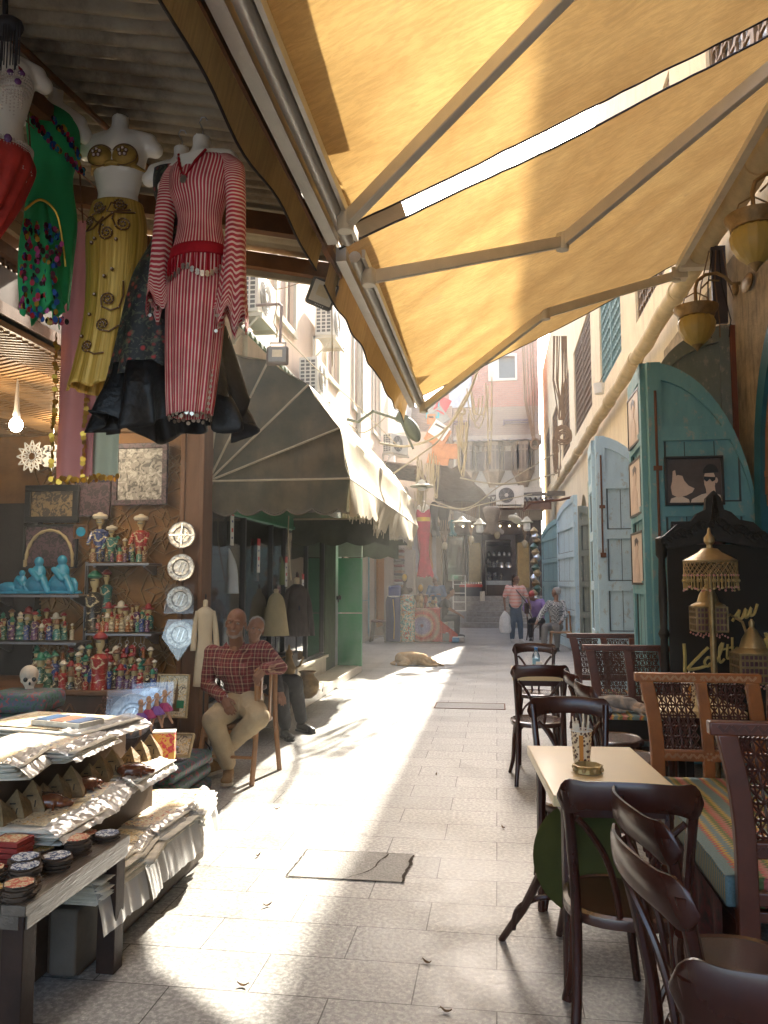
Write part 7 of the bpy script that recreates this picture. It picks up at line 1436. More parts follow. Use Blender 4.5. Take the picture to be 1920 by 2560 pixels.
def eyes(par, P, Q, s, lid=SKB):
	for q in (-1, 1):
		ob('eye', MB().add([P(q*.031, .079, .014)+Q @ V(p) for p in MB().ell((0, 0, 0), (.013*s, .008*s, .0065*s), 10, 6).v], MB().ell((0, 0, 0), 1, 10, 6).f), EYW, par)
		ob('iris', MB().add([P(q*.031, .086, .014)+Q @ V(p) for p in MB().ell((0, 0, 0), (.005*s, .003*s, .0055*s), 8, 5).v], MB().ell((0, 0, 0), 1, 8, 5).f), INK, par)
def add_hand(b, w, d, n, s=1., curl=.5, thumb=1):
	d = V(d).normalized(); n = V(n); x = d.cross(n).normalized(); n = x.cross(d).normalized()
	P = lambda a, bb_, c: w+(x*a+d*bb_+n*c)*s
	b.cap(P(-.018, .03, 0), P(-.022, .085, 0), .017*s, .014*s, 8); b.cap(P(.018, .03, 0), P(.022, .085, 0), .017*s, .013*s, 8); b.cap(P(0, .0, 0), P(0, .085, .002), .022*s, .017*s, 10)
	for i, (a, L) in enumerate(((-.031, .062), (-.010, .075), (.011, .07), (.031, .054))):
		p0 = P(a, .088, 0); a1 = curl*(.7+.1*i); p1 = p0+(d*cos(a1)-n*sin(a1))*L*.5*s; a2 = a1+curl*.9; p2 = p1+(d*cos(a2)-n*sin(a2))*L*.3*s; a3 = a2+curl*.6; p3 = p2+(d*cos(a3)-n*sin(a3))*L*.25*s
		b.chain([p0, p1, p2, p3], [.0095*s, .0088*s, .008*s, .0068*s], 8)
	t0 = P(-.028*thumb, .025, -.004); t1 = P(-.050*thumb, .055, -.014); t2 = P(-.052*thumb, .085, -.022); b.chain([t0, t1, t2], [.0125*s, .0105*s, .008*s], 8)
def wrink(a=.006, f=9., seed=0):
	return lambda c: a*(NZ.noise(V((c.x*f, c.y*f, c.z*f*.7+seed)))+.6*NZ.noise(V((c.x*f*2.6+c.z*9, c.y*f*2.6, c.z*f*1.6+seed))))
def shoe(par, ank, toe, m, sole=None, s=1., nm='shoe'):
	a = V(ank); t = V(toe); d = (t-a); d.z = 0; d.normalize(); g = V((0, 0, 1)); z0 = min(a.z-.075, t.z) ; A = V((a.x, a.y, 0)); B = A+d*.19*s
	zb = t.z
	b = MB(); b.cap(A+g*(zb+.065), A+g*(zb+.10), .042*s, .04*s, 12); b.ell(A+g*(zb+.05)-d*.01, (.045*s, .045*s, .045), 12, 8); b.cap(A+g*(zb+.05), B+g*(zb+.035)-d*.04, .042*s, .036*s, 12); b.ell(B+g*(zb+.032)-d*.02, (.045*s, .045*s, .03), 14, 8)
	o = blob(nm, b, m, par, vox=.007 if s > .9 else .01, sm=3)
	q = MB(); x = V((-d.y, d.x, 0)); out = [(A-d*.055, .028), (A-d*.045, .04), (A+d*.05, .038), (B-d*.06, .047), (B-d*.0, .042), (B+d*.025, .02)]
	L = [p+x*w for p, w in out]+[p-x*w for p, w in out[::-1]]; q.pz([(p.x, p.y) for p in L], zb, zb+.02); ob('sole', q, sole or m, o, sm=0)
	return o
def person(lab, org, J, shirt, pants, skin, shoes, vox=.008, sole=None, f=(0, -1, 0), up=(0, 0, 1), k=1., fing=True, hair=None, belt=None, sleeve=1., collar=None, hs=1., hd=None, bulk=1., hb=((0, 0, 1), (0, 0, 1)), curl=(.5, .5), wr=.006, pw=1.):
	o = thing('person', lab, 'person', org); O = V(org); J = {a: V(b)-O for a, b in J.items()}
	b = MB(); P, Q = add_head(b, J['head'], f, up, hs); chest = (J['sL']+J['sR'])/2; waist = lerp(chest, J['hip'], .62)
	b.cap(J['head']-V(up)*.06*hs+V(f)*-.015, chest+V((0, 0, .0)), .052*hs, .06, 12); b.cap(chest-V((0, 0, .05)), waist, .12, .11, 12); b.cap(waist, J['hip'], .11, .12, 12)
	for s in 'LR':
		b.chain([chest-V((0, 0, .03)), J['s'+s], J['e'+s], J['w'+s]], [.07, .05, .035, .025], 10)
		b.chain([J['hip'], J['k'+s], J['a'+s]], [.085, .05, .034], 10)
		d = (J['w'+s]-J['e'+s]).normalized() if not hd else V(hd[0 if s == 'L' else 1])
		if fing: add_hand(b, J['w'+s], d, hb[0 if s == 'L' else 1], 1., curl[0 if s == 'L' else 1], 1 if s == 'L' else -1)
		else: b.cap(J['w'+s], J['w'+s]+d*.1, .03, .028, 8)
	ob_ = blob('body', b, skin, o, vox=vox*.62 if fing else vox, sm=1)
	eyes(o, P, Q, hs)
	if hair:
		q = MB(); kind, hm = hair
		def E(x, y, z, rx, ry, rz, bb_=q): b0 = MB().ell((0, 0, 0), (rx*hs, ry*hs, rz*hs), 18, 12); bb_.add([P(x, y, z)+Q @ V(p) for p in b0.v], b0.f)
		if kind == 'full': E(0, -.036, .056, .080, .094, .080); E(0, -.058, .0, .078, .07, .08)
		elif kind == 'side': E(0, -.045, .02, .080, .07, .075); E(0, -.03, .055, .078, .092, .075)
		blob('hair', q, hm, o, vox=.007 if fing else .012, sm=1, disp=wrink(.004, 40))
	S_ = MB(); r = bulk
	S_.cap(J['sL']+V((0, 0, -.015)), J['sR']+V((0, 0, -.015)), .068, .068, 14); S_.cap(chest-V((0, 0, .10)), waist, .155*r, .145*r, 18, sx=1.12); S_.cap(waist, J['hip']+V((0, 0, .03)), .145*r, .15*r, 18, sx=1.1)
	for q_ in 'LR': S_.cap(J['s'+q_]*.93+chest*.07-V((0, 0, .06)), waist, .085*r, .11*r, 14)
	for q_ in 'LR':
		w = lerp(J['e'+q_], J['w'+q_], .93) if sleeve >= 1 else J['e'+q_]
		if sleeve >= 1: S_.chain([J['s'+q_], J['e'+q_], w], [.070, .058, .046], 14)
		else: S_.cap(J['s'+q_], lerp(J['s'+q_], J['e'+q_], sleeve), .068, .062, 14)
	blob('shirt', S_, shirt, o, vox=vox, sm=3, disp=wrink(wr, 9))
	if collar:
		c = lerp(J['head'], chest, .62); ob('collar', MB().tube([c+V((.075*cos(a), .065*sin(a)-.01, .012+.03*sin(a))) for a in [i*2*pi/20 for i in range(20)]], .018, 8, closed=True), collar, o)
	T = MB(); T.ell(J['hip'], (.16*r, .14*r, .12), 18, 12)
	for q_ in 'LR': T.chain([lerp(J['hip'], J['k'+q_], .06), J['k'+q_], lerp(J['k'+q_], J['a'+q_], .96)], [.115*r*pw, .082*pw, .062*pw], 16)
	blob('trousers', T, pants, o, vox=vox, sm=3, disp=wrink(wr*1.2, 8, 5))
	if belt:
		c = J['hip']+V((0, 0, .10)); ob('belt', MB().tube([c+V((.172*r*cos(a), .155*r*sin(a), 0)) for a in [i*2*pi/32 for i in range(32)]], .017, 8, closed=True, sx=.35), belt, o); ob('buckle', MB().box(c+V((-.02, -.158*r, 0)), (.035, .01, .03)), STEEL, o)
	for q_ in 'LR': shoe(o, J['a'+q_], J['t'+q_], shoes, sole, 1. if fing else .98)
	return o, P, Q
m, t = mk('plaid_shirt'); sx = t.n('SeparateXYZ', i_0=t.co(rot=(0, 0, .25)))
def bandf(ax, n_, w, off=0.): f_ = t.math('FRACT', t.math('MULTIPLY_ADD', (sx, ax), n_, off)); return t.math('LESS_THAN', f_, w)
s1 = t.math('ADD', bandf('X', 17, .13), bandf('Z', 15, .12)); s2 = t.math('ADD', bandf('X', 17, .07, .45), bandf('Z', 15, .06, .5)); s3 = t.math('ADD', bandf('X', 17, .5, .2), bandf('Z', 15, .5, .3))
x = t.mix(t.math('MULTIPLY', s3, .42), (.15, .011, .014), (.05, .005, .007)); x = t.mix(t.math('MULTIPLY', s1, .5), x, (.40, .27, .17)); x = t.mix(t.math('MULTIPLY', s2, .35), x, (.42, .3, .2)); t.col(x); t.b.inputs['Roughness'].default_value = .85; t.bump(t.n('TexNoise', i_Vector=t.co(), i_Scale=26., i_Detail=5.), .7, .012); PLAID = m
KH = mt('khaki_cotton', (.40, .31, .19), .85, var=.2, scale=7, bump=.7, bs=16); BKT = mt('black_trousers', (.018, .018, .022), .7, var=.4, scale=8, bump=.5, bs=18); SUE = mt('tan_suede', (.26, .15, .06), .85, var=.3, scale=25, bump=.2); LEB = mt('black_leather', (.012, .012, .013), .35, bump=.1); SOL = mt('sole_cream', (.45, .38, .28), .8)
Y = 6.15
J = dict(head=at(590, 1560, 6.02), sL=at(531, 1632, 6.12), sR=at(656, 1622, 6.18), eL=at(519, 1712, 6.10), wL=at(562, 1762, 5.92), eR=at(700, 1668, 6.12), wR=at(662, 1672, 5.90), hip=at(612, 1748, 6.22),
  kL=at(533, 1800, 5.80), kR=at(648, 1793, 5.82), aL=at(572, 1888, 5.98), aR=at(545, 1892, 6.14), tL=gr(600, 1950, .02), tR=gr(528, 1925, .05))
J['wL'] += V((.01, -.06, .06)); J['tL'] = V((J['aL'].x+.05, J['aL'].y-.2, .015)); J['tR'] = V((J['aR'].x-.07, J['aR'].y-.17, .03)); J['aL'].z = .13; J['aR'].z = .16
m1, P, Q = person('bald man in a red plaid shirt and khaki trousers sitting on the wooden chair', (-2.1, 6.15, 0), J, PLAID, KH, SKB, SUE, vox=.0075, sole=SOL, f=(.12, -1, -.04), up=(.10, 0, 1), belt=mt('belt_brown', (.05, .02, .012), .4), hs=1.0, hb=((-.2, -.8, .5), (.1, -.7, .7)), curl=(.55, .75), hd=((.55, -.35, -.7), (-.55, -.4, -.72)), wr=.007, pw=1.03)
q = MB();
def HE(b, x, y, z, rx, ry, rz, P=P, Q=Q, n=12, m_=8): b0 = MB().ell((0, 0, 0), (rx, ry, rz), n, m_); b.add([P(x, y, z)+Q @ V(p) for p in b0.v], b0.f)
HE(q, 0, .052, -.083, .042, .040, .030); HE(q, -.045, .03, -.062, .020, .036, .034); HE(q, .045, .03, -.062, .020, .036, .034); blob('beard', q, mt('stubble_grey', (.25, .19, .16), .8, var=.35, scale=120, bump=.3, bs=300), m1, vox=.005, sm=3)
q = MB();
for s_ in (-1, 1): HE(q, s_*.034, .0895, .037, .018, .007, .0045)
ob('eyebrow', q, mt('brow_dark', (.05, .035, .03), .9), m1); q = MB(); HE(q, 0, .0925, -.047, .024, .006, .004); ob('moustache_hair', q, MATS['stubble_grey'], m1)
q = MB(); cch = (J['sL']+J['sR'])/2-V((-2.1, 6.15, 0));
for s_ in (-1, 1): q.add([cch+V((s_*.02, -.085, .0)), cch+V((s_*.075, -.05, .075)), cch+V((s_*.095, -.075, .045)), cch+V((s_*.055, -.125, -.035))], [(0, 1, 2, 3)])
ob('collar', q, PLAID, m1, solid=.006); ob('undershirt', MB().ell(cch+V((.01, -.085, -.0)), (.035, .03, .055), 12, 8), SKB, m1); ob('undershirt', MB().ell(cch+V((.012, -.108, -.05)), (.014, .02, .02), 10, 6), GREENP, m1)
q = MB(); q.bb(-.002, .002, 0, .002, 0, .002);
for x_, z_ in ((-.085, -.13), (.095, -.12)): ob('pocket', MB().add([cch+V((x_-.04, -.145, z_+.035)), cch+V((x_+.04, -.145, z_+.035)), cch+V((x_+.04, -.147, z_-.05)), cch+V((x_, -.147, z_-.065)), cch+V((x_-.04, -.147, z_-.05))], [(0, 1, 2, 3, 4)]), PLAID, m1, solid=.006)
ob('watch', MB().tube([J['wL']-V((-2.1, 6.15, 0))+V((.034*cos(a), .012*sin(a), .03*sin(a))) for a in [i*.63 for i in range(10)]], .006, 6, closed=True), STEEL, m1)
ch = thing('wooden_chair', 'honey coloured wooden chair with slatted sides under the plaid shirted man', 'chair', (-2.05, 6.15, 0)); HW = mt('honey_wood', (.36, .17, .06), .42, var=.4, scale=6, bump=.08, coat=.2)
ob('seat', MB().bb(-.24, .2, -.2, .24, .40, .44), HW, ch, bev=.015)
for nm, pts in (('leg', [(.20, -.22, .86), (.205, -.225, .45), (.19, -.28, 0)]), ('leg', [(.22, .22, .86), (.225, .22, .45), (.26, .24, 0)]), ('leg', [(-.22, -.2, .42), (-.27, -.25, 0)]), ('leg', [(-.22, .22, .42), (-.26, .26, 0)])): ob(nm, MB().tube(cat(pts), .021, 8), HW, ch)
ob('top_rail', MB().tube([(.21, -.25, .85), (.235, 0, .87), (.22, .25, .85)], .03, 8, sx=.5), HW, ch); ob('back_slat', MB().bar((.205, -.14, .44), (.215, -.14, .85), .05, .016), HW, ch, bev=.004); ob('back_slat', MB().bar((.205, .12, .44), (.215, .12, .85), .05, .016), HW, ch, bev=.004); ob('apron', MB().bar((-.22, -.21, .37), (.2, -.22, .37), .025, .06), HW, ch, bev=.004); ob('stretcher', MB().bar((-.24, -.22, .2), (.2, -.25, .2), .02, .02), HW, ch)
J = dict(head=at(639, 1574, 7.35), sL=at(600, 1640, 7.5), sR=at(678, 1636, 7.55), eL=at(590, 1690, 7.4), wL=at(620, 1730, 7.2), eR=at(690, 1690, 7.5), wR=at(700, 1728, 7.35), hip=V((-2.30, 7.72, .50)), kL=at(700, 1722, 7.45), kR=at(736, 1706, 7.75), aL=V((-2.10, 7.68, .12)), aR=V((-2.03, 8.05, .12)), tL=V((-1.98, 7.5, .0)), tR=V((-1.86, 7.92, .0)))
person('grey haired man in black trousers peering out behind the bald man', (-2.3, 7.6, 0), J, mt('dark_grey_shirt', (.05, .05, .055), .8), BKT, SKL, LEB, vox=.009, f=(.35, -1, -.05), up=(.28, .0, 1), hair=('side', GH), hs=1.0, curl=(.4, .4))
q = thing('low_bench', 'low stone ledge the second seated man sits on', 'bench', (-2.4, 7.8, .12)); ob('slab', MB().bb(-.2, .22, -.25, .25, .0, .30), mt('dark_kerb', ()), q, bev=.01); ob('top', MB().bb(-.21, .23, -.26, .26, .30, .33), WOODM, q, bev=.005)
SP = uvmat; m, t = mk('pink_stripe_polo'); z_ = t.n('SeparateXYZ', i_0=t.co()); f_ = t.math('FRACT', t.math('MULTIPLY', (z_, 'Z'), 11.)); t.col(t.ramp(f_, [(.1, (.72, .30, .24)), (.35, (.70, .36, .30)), (.45, (.72, .58, .52)), (.6, (.70, .34, .28)), (.8, (.72, .6, .55)), (.9, (.72, .30, .24))])); t.b.inputs['Roughness'].default_value = .85; POLO = m
DEN = mt('blue_denim', (.08, .12, .17), .8, var=.35, scale=6, bump=.3)
b0 = V((.47, 20.6, 0))
def rel(o0, **k): return {a: V(o0)+V(b) for a, b in k.items()}
J = rel(b0, head=(.02, 0, 1.60), sL=(-.20, 0, 1.40), sR=(.19, .02, 1.39), eL=(-.29, .02, 1.12), wL=(-.27, -.03, .90), eR=(.31, .03, 1.13), wR=(.37, -.05, .93), hip=(0, 0, .95), kL=(-.08, -.02, .50), kR=(.11, 0, .50), aL=(-.09, .03, .10), aR=(.13, .03, .10), tL=(-.10, -.15, 0), tR=(.18, -.14, 0))
pm_, P, Q = person('man standing in a pink striped polo and jeans with a white shopping bag', b0, J, POLO, DEN, SKL, mt('trainer_white', (.6, .58, .54), .6), vox=.013, f=(.75, -.8, -.12), hair=('full', BH), sleeve=.75, bulk=1.08, curl=(.7, .3), wr=.004, hd=((0, -.1, -1), (.2, -.1, -1)), hb=((-1, 0, 0), (1, 0, 0)))
ob('glasses', MB().tube([P(x, y, .014) for x, y in ((-.078, .0), (-.07, .08), (-.03, .1), (0, .1), (.03, .1), (.07, .08), (.078, .0))], .004, 5), BLK, pm_)
q = thing('shoulder_bag', 'brown cross body bag worn by the man in the pink polo', 'bag', b0+V((.22, .0, .95))); ob('strap', MB().tube(cat([(-.30, -.06, .50), (-.20, -.16, .38), (-.05, -.19, .2), (.08, -.16, .02), (.1, -.1, -.05)]), .014, 6), mt('bag_brown', (.05, .02, .015), .5), q); ob('pouch', MB().bb(.0, .12, -.14, .1, -.22, .05), mt('bag_brown', ()), q, bev=.02)
q = thing('shopping_bag', 'white plastic shopping bag hanging from the hand of the man in pink', 'bag', b0+V((-.27, -.06, .80))); bb_ = loft(MB(), [(0, 0, 0, .02, .015, 0), (0, 0, -.08, .07, .04, .1), (0, 0, -.2, .13, .07, .08), (.0, 0, -.45, .15, .08, .06), (0, 0, -.56, .12, .06, .06), (0, 0, -.57, .01, .01, 0)], 30, 6); ob('bag', bb_, mt('bag_white', (.75, .74, .72), .5, bump=.4, bs=20), q)
b0 = V((-1.42, 22.2, 0)); J = rel(b0, head=(.14, -.02, 1.25), sL=(-.02, -.19, 1.02), sR=(-.02, .18, 1.02), eL=(.10, -.24, .78), wL=(.36, -.16, .64), eR=(.1, .22, .78), wR=(.38, .1, .62), hip=(-.15, 0, .52), kL=(.30, -.12, .55), kR=(.30, .12, .54), aL=(.28, -.13, .1), aR=(.30, .12, .1), tL=(.46, -.13, 0), tR=(.48, .12, 0))
person('young man in a black t-shirt sitting hunched beside the goods at the far left', b0, J, mt('black_tee', (.02, .022, .028), .8), mt('dark_jeans', (.025, .03, .04), .8), SKL, LEB, vox=.013, f=(1, -.15, -.35), hair=('full', BH), sleeve=.7, fing=True, curl=(.4, .4), wr=.004)
q = thing('low_stool', 'pale plastic stool the man in the black t-shirt sits on', 'stool', (-1.6, 22.25, 0)); ob('seat', MB().lathe([(.17, .0), (.14, .36), (.15, .40), (.001, .41)], n=20), WHITE, q); ob('rim', MB().tube([(.15*cos(a), .15*sin(a), .40) for a in [i*.52 for i in range(12)]], .012, 5, closed=True), WHITE, q)
b0 = V((-1.86, 24.3, .0)); J = rel(b0, head=(-.04, 0, 1.60), sL=(-.20, 0, 1.38), sR=(.20, 0, 1.38), eL=(-.28, -.1, 1.12), wL=(.02, -.24, 1.16), eR=(.28, -.1, 1.12), wR=(-.04, -.25, 1.13), hip=(0, .05, .88), kL=(-.16, -.38, .88), kR=(.18, -.38, .88), aL=(-.16, -.36, .45), aR=(.18, -.36, .45), tL=(-.2, -.5, .36), tR=(.24, -.5, .36))
person('grey haired man in a blue shirt sitting with folded arms, farther back on the left', b0, J, mt('blue_shirt', (.10, .16, .28), .8, var=.3), DEN, SKL, LEB, vox=.014, f=(-.8, -.6, -.05), hair=('side', GH), wr=.004)
q = thing('high_step', 'raised stone ledge under the man in the blue shirt', 'ledge', (-2.0, 24.5, 0)); ob('block', MB().bb(-.5, .45, -.25, .5, 0, .72), TAN, q, bev=.01); ob('top', MB().bb(-.52, .47, -.27, .5, .72, .76), CREAM, q)
b0 = V((.98, 21.3, 0)); J = rel(b0, head=(-.08, -.28, 1.17), sL=(-.14, -.1, 1.08), sR=(.2, -.08, 1.03), eL=(-.26, -.22, .85), wL=(-.22, -.42, .72), eR=(.28, -.2, .8), wR=(.15, -.42, .7), hip=(.12, .22, .52), kL=(-.1, -.14, .5), kR=(.2, -.1, .5), aL=(-.12, -.1, .1), aR=(.2, -.05, .1), tL=(-.12, -.3, 0), tR=(.2, -.25, 0))
person('person in a lilac shirt bending over, seated behind the man in the pink polo', b0, J, mt('lilac_shirt', (.36, .22, .50), .8, var=.2), BKT, SKL, LEB, vox=.014, f=(.1, .5, -.8), hair=('full', mt('red_cap', (.45, .05, .04), .7)), fing=False, wr=.004)
copyt(C0, 'dark chair behind the man in pink, under the person in lilac', (1.02, 21.1, 0), R(20))
m, t = mk('checked_shirt'); ck = t.n('TexChecker', i_Vector=t.co(), i_Scale=34.); ck.inputs['Color1'].default_value = c4((.04, .04, .05)); ck.inputs['Color2'].default_value = c4((.55, .53, .5)); t.col(ck); t.b.inputs['Roughness'].default_value = .8
b0 = V((1.22, 18.3, 0)); J = rel(b0, head=(.12, .05, 1.30), sL=(-.05, -.08, 1.06), sR=(.26, .1, 1.06), eL=(-.22, -.18, .84), wL=(-.32, -.3, .68), eR=(.32, -.05, .8), wR=(.2, -.25, .66), hip=(.12, .12, .52), kL=(-.16, -.25, .52), kR=(.1, -.3, .52), aL=(-.2, -.28, .1), aR=(.1, -.3, .1), tL=(-.3, -.42, 0), tR=(.0, -.45, 0))
person('person in a black and white checked shirt sitting half hidden by the slim blue leaf', b0, J, MATS['checked_shirt'], mt('grey_trousers', (.2, .19, .18), .8), SKL, LEB, vox=.013, f=(-.6, .3, .0), hair=('side', GH), fing=False, wr=.004)
q = copyt(ch, 'light wooden chair with a curved back under the person in the checked shirt', (1.42, 18.1, 0), R(90))
dg = thing('dog', 'tan dog lying curled asleep on the sunlit paving', 'dog', (*gr(1040, 1664)[:2], 0), rz=R(-6)); FUR = mt('tan_fur', (.42, .24, .10), .9, var=.35, scale=14, c2=(.50, .36, .2), bump=.4, bs=120)
b = MB(); b.chain([(-.30, .06, .12), (-.1, .08, .13), (.12, .06, .11)], [.115, .125, .11], 16); b.cap((.12, .06, .11), (.27, .0, .09), .085, .06, 12); b.ell((.33, -.02, .07), (.07, .055, .05), 12, 8); b.cap((.36, -.03, .06), (.45, -.06, .04), .032, .022, 10)
b.chain([(-.3, .02, .11), (-.14, -.10, .06), (-.30, -.14, .03), (-.12, -.19, .02)], [.09, .06, .032, .022], 10); b.chain([(.1, -.02, .07), (.22, -.13, .035), (.42, -.13, .025)], [.055, .03, .022], 10); b.chain([(.1, .06, .06), (.3, -.06, .03), (.52, -.05, .022)], [.05, .028, .02], 10); b.chain([(-.38, .06, .06), (-.46, -.04, .03), (-.36, -.14, .02)], [.035, .025, .014], 8)
b.cap((.29, .03, .10), (.25, .05, .19), .022, .006, 8); b.cap((.32, -.06, .10), (.29, -.08, .16), .02, .006, 8); blob('body', b, FUR, dg, vox=.010, sm=3, disp=wrink(.004, 18)); ob('nose', MB().ell((.47, -.065, .045), .012, 8, 6), INK, dg)
ct_ = thing('cat', 'grey and cream cat asleep at the edge of the striped cushion', 'cat', (.945, 6.36, .535), rz=R(-4), sc=.86); m, t = mk('cat_fur'); n = t.n('TexNoise', i_Vector=t.co((1, 1, 1)), i_Scale=9., i_Detail=5., i_Distortion=1.); t.col(t.ramp(n, [(.38, (.2, .19, .18)), (.5, (.32, .30, .28)), (.6, (.5, .36, .26)), (.7, (.3, .28, .27))])); t.b.inputs['Roughness'].default_value = .9; t.bump(t.n('TexNoise', i_Vector=t.co(), i_Scale=150.), .5, .005); CF = m
b = MB(); b.chain([(-.18, .05, .065), (-.05, .06, .075), (.09, .04, .065)], [.062, .07, .06], 14); b.cap((.09, .04, .06), (.17, -.02, .05), .045, .04, 12); b.ell((.20, -.06, .035), (.046, .042, .038), 12, 8); b.ell((.205, -.095, .022), (.02, .018, .014), 8, 6); b.chain([(-.2, .03, .05), (-.12, -.05, .03), (.02, -.06, .015)], [.045, .026, .016], 8); b.chain([(.1, 0, .04), (.15, -.08, .015), (.17, -.12, -.03)], [.03, .02, .015], 8); b.chain([(-.23, .05, .04), (-.27, -.02, .02), (-.15, -.07, .015)], [.022, .015, .01], 8)
b.cap((.175, -.04, .06), (.165, -.035, .098), .016, .003, 6); b.cap((.232, -.045, .058), (.245, -.035, .095), .016, .003, 6); blob('body', b, CF, ct_, vox=.006, sm=2, disp=wrink(.002, 30)); ob('nose', MB().ell((.207, -.112, .024), .004, 6, 4), INK, ct_)
for x in (.185, .222): ob('closed_eye', MB().bar((x-.008, -.1, .04), (x+.008, -.1, .037), .002, .003), INK, ct_)
# ================= FAR LEFT SHOPS AND GOODS
q = thing('corner_shop', 'hazy far left shops crowded with goods beside the end steps', 'shop', (-3.3, 21, 0))
b = MB(); b.bb(-.4, 0, 0, 9, 0, 4.8); b.bb(0, .25, 5.2, 9, 0, 4.8); b.bb(.25, 1.25, 8.2, 8.9, 0, 5); b.bb(0, .6, 4.6, 5.2, .0, 2.6); ob('wall', b, TAN, q, sm=0)
b = MB(); b.bb(.02, .05, .3, 1.6, .3, 2.7); ob('orange_panel', b, mt('orange_panel', (.5, .22, .05), .5, var=.5, scale=20), q, sm=0)
for k in range(22): b = MB(); b.bb(.02, .3, 4.0+.05*(k % 3), 4.58, .6+k*.095, .68+k*.095); ob('cloth_bale', b, mt(f'bale_{k % 5}', [(.3, .12, .1), (.4, .32, .25), (.15, .12, .12), (.35, .2, .12), (.5, .45, .4)][k % 5], .8), q, bev=.02)
b = MB(); b.bb(1.0, 1.12, 7.4, 7.5, 0, 3.6); b.bb(.3, .75, 6.9, 7.0, 1.9, 3.4); ob('post', b, mt('pale_post', (.45, .42, .42), .6), q, sm=0)
q = thing('glass_case', 'tall pale glass display case at the foot of the end steps', 'cabinet', (-1.28, 27.0, .55)); b = MB()
for z in (0, .3, .6, .9, 1.2): b.bb(-.22, .22, -.2, .2, z, z+.02)
for x in (-.22, .2):
	for y in (-.2, .18): b.bb(x, x+.02, y, y+.02, 0, 1.2)
ob('frame', b, WHITE, q, sm=0); ob('base', MB().bb(-.22, .22, -.2, .2, -.55, -.0), mt('grey_box', (.3, .3, .3), .6), q, bev=.01)
q = thing('red_cloth_table', 'table under a red cloth laden with silver, left of the end shop door', 'table', (-.95, 29.3, .85)); ob('top', MB().bb(-.42, .42, -.3, .3, .5, .6), mt('red_cloth', (.5, .05, .04), .8), q, bev=.02); ob('base', MB().bb(-.4, .38, -.28, .3, -.0, .5), mt('navy_base', (.02, .03, .05), .7), q); b = MB()
for k in range(9): b.lathe([(.03, 0), (.04, .05), (.01, .1), (.001, .1)], (-.35+.09*k, -.1+.05*(k % 3), .6), 8)
ob('silverware', b, SILV, q); b = MB(); b.tube([(.42, -.4, -.15), (.42, -.4, .35)], .09, 12); ob('white_bollard', b, CREAM, q)
def draped(lab, px_, w, h, m, z0=0., Yd=20.1):
	p = at(px_, 1600, Yd); o = thing('draped_form', lab, 'draped form', (p.x, Yd, 0), group='skirt forms at the far left'); ob('skirt', loft(MB(), [(0, 0, h, w*.75, .12, 0), (0, 0, h*.85, w, .16, .01), (0, 0, h*.5, w*.95, .16, .02), (0, 0, .02, w*1.0, .17, .03)], 40, 9), m, o, sm=80, solid=.01); return o
q = draped('navy trousers displayed on a waist form beside the wooden stool', 985, .22, 1.18, mt('navy_cloth', (.02, .03, .10), .8)); ob('gold_trim', MB().tube([(.0, -.17, 1.1), (.04, -.18, .6), (.02, -.19, .1)], .012, 5), GCOIN, q); ob('waistband', MB().lathe([(.17, 1.1), (.17, 1.18), (.001, 1.19)], n=20, sy=.8), mt('white_band', (.6, .58, .55), .7), q)
q = draped('brightly patterned frilled skirt on a form beside the navy trousers', 1018, .20, 1.2, artmat('frill_pattern', [(.5, .08, .03), (.03, .3, .25), (.6, .5, .35), (.45, .2, .03), (.05, .2, .12)], 9)); ob('waistband', MB().lathe([(.15, 1.14), (.15, 1.21), (.001, 1.22)], n=20, sy=.8), MATS['white_band'], q)
p = at(987, 1520, 20.9); q = thing('blue_barrel', 'blue cushion behind the navy trousers', 'cushion', (p.x, 20.9, 1.0)); ob('cushion', MB().bb(-.17, .17, -.1, .1, 0, .45), mt('royal_blue', (.02, .05, .22), .7), q, bev=.06); ob('stand', MB().bb(-.12, .12, -.08, .08, -1, 0), DARK, q)
m, t = mk('medallion_cloth'); mp = t.co(loc=(0, .42, -.42), kind='Object'); L_ = t.n('VectorMath', operation='LENGTH', i_0=mp); rg_ = t.ramp((L_, 'Value'), [(.03, (.3, .12, .12)), (.06, (.3, .3, .42)), (.2, (.34, .26, .38)), (.26, (.5, .35, .22)), (.32, (.45, .08, .06)), (.42, (.4, .28, .18)), (.5, (.42, .07, .05))]); nn = t.n('TexVoronoi', i_Vector=t.co(), i_Scale=26.); f_ = t.ramp((nn, 'Distance'), [(.2, (.75, .7, .6)), (.5, (.4, .38, .36))]); t.col(t.mix(.7, rg_, f_, 'OVERLAY')); t.b.inputs['Roughness'].default_value = .85; MED = m
q = thing('cloth_display', 'table draped with a red medallion patterned cloth in front of the seated men', 'table', (-1.92, 20.6, 0)); b = MB(); b.grid(lambda u, v: V((-.48+.95*u, -.42+.02*sin(u*20), .02+v*.84)), 30, 10); b.grid(lambda u, v: V((-.48+.95*u, -.42+v*.8, .86-.25*max(0, u-.6)*0)), 10, 6); ob('cloth', b, MED, q, sm=60); b = MB(); b.grid(lambda u, v: V((.47+.45*u, -.5+.02*sin(u*20), .02+v*(.55-.35*u))), 16, 6); ob('cloth', b, MED, q); ob('board', MB().bb(-.46, .46, -.4, .4, .0, .84), WOODD, q)
random.seed(44)
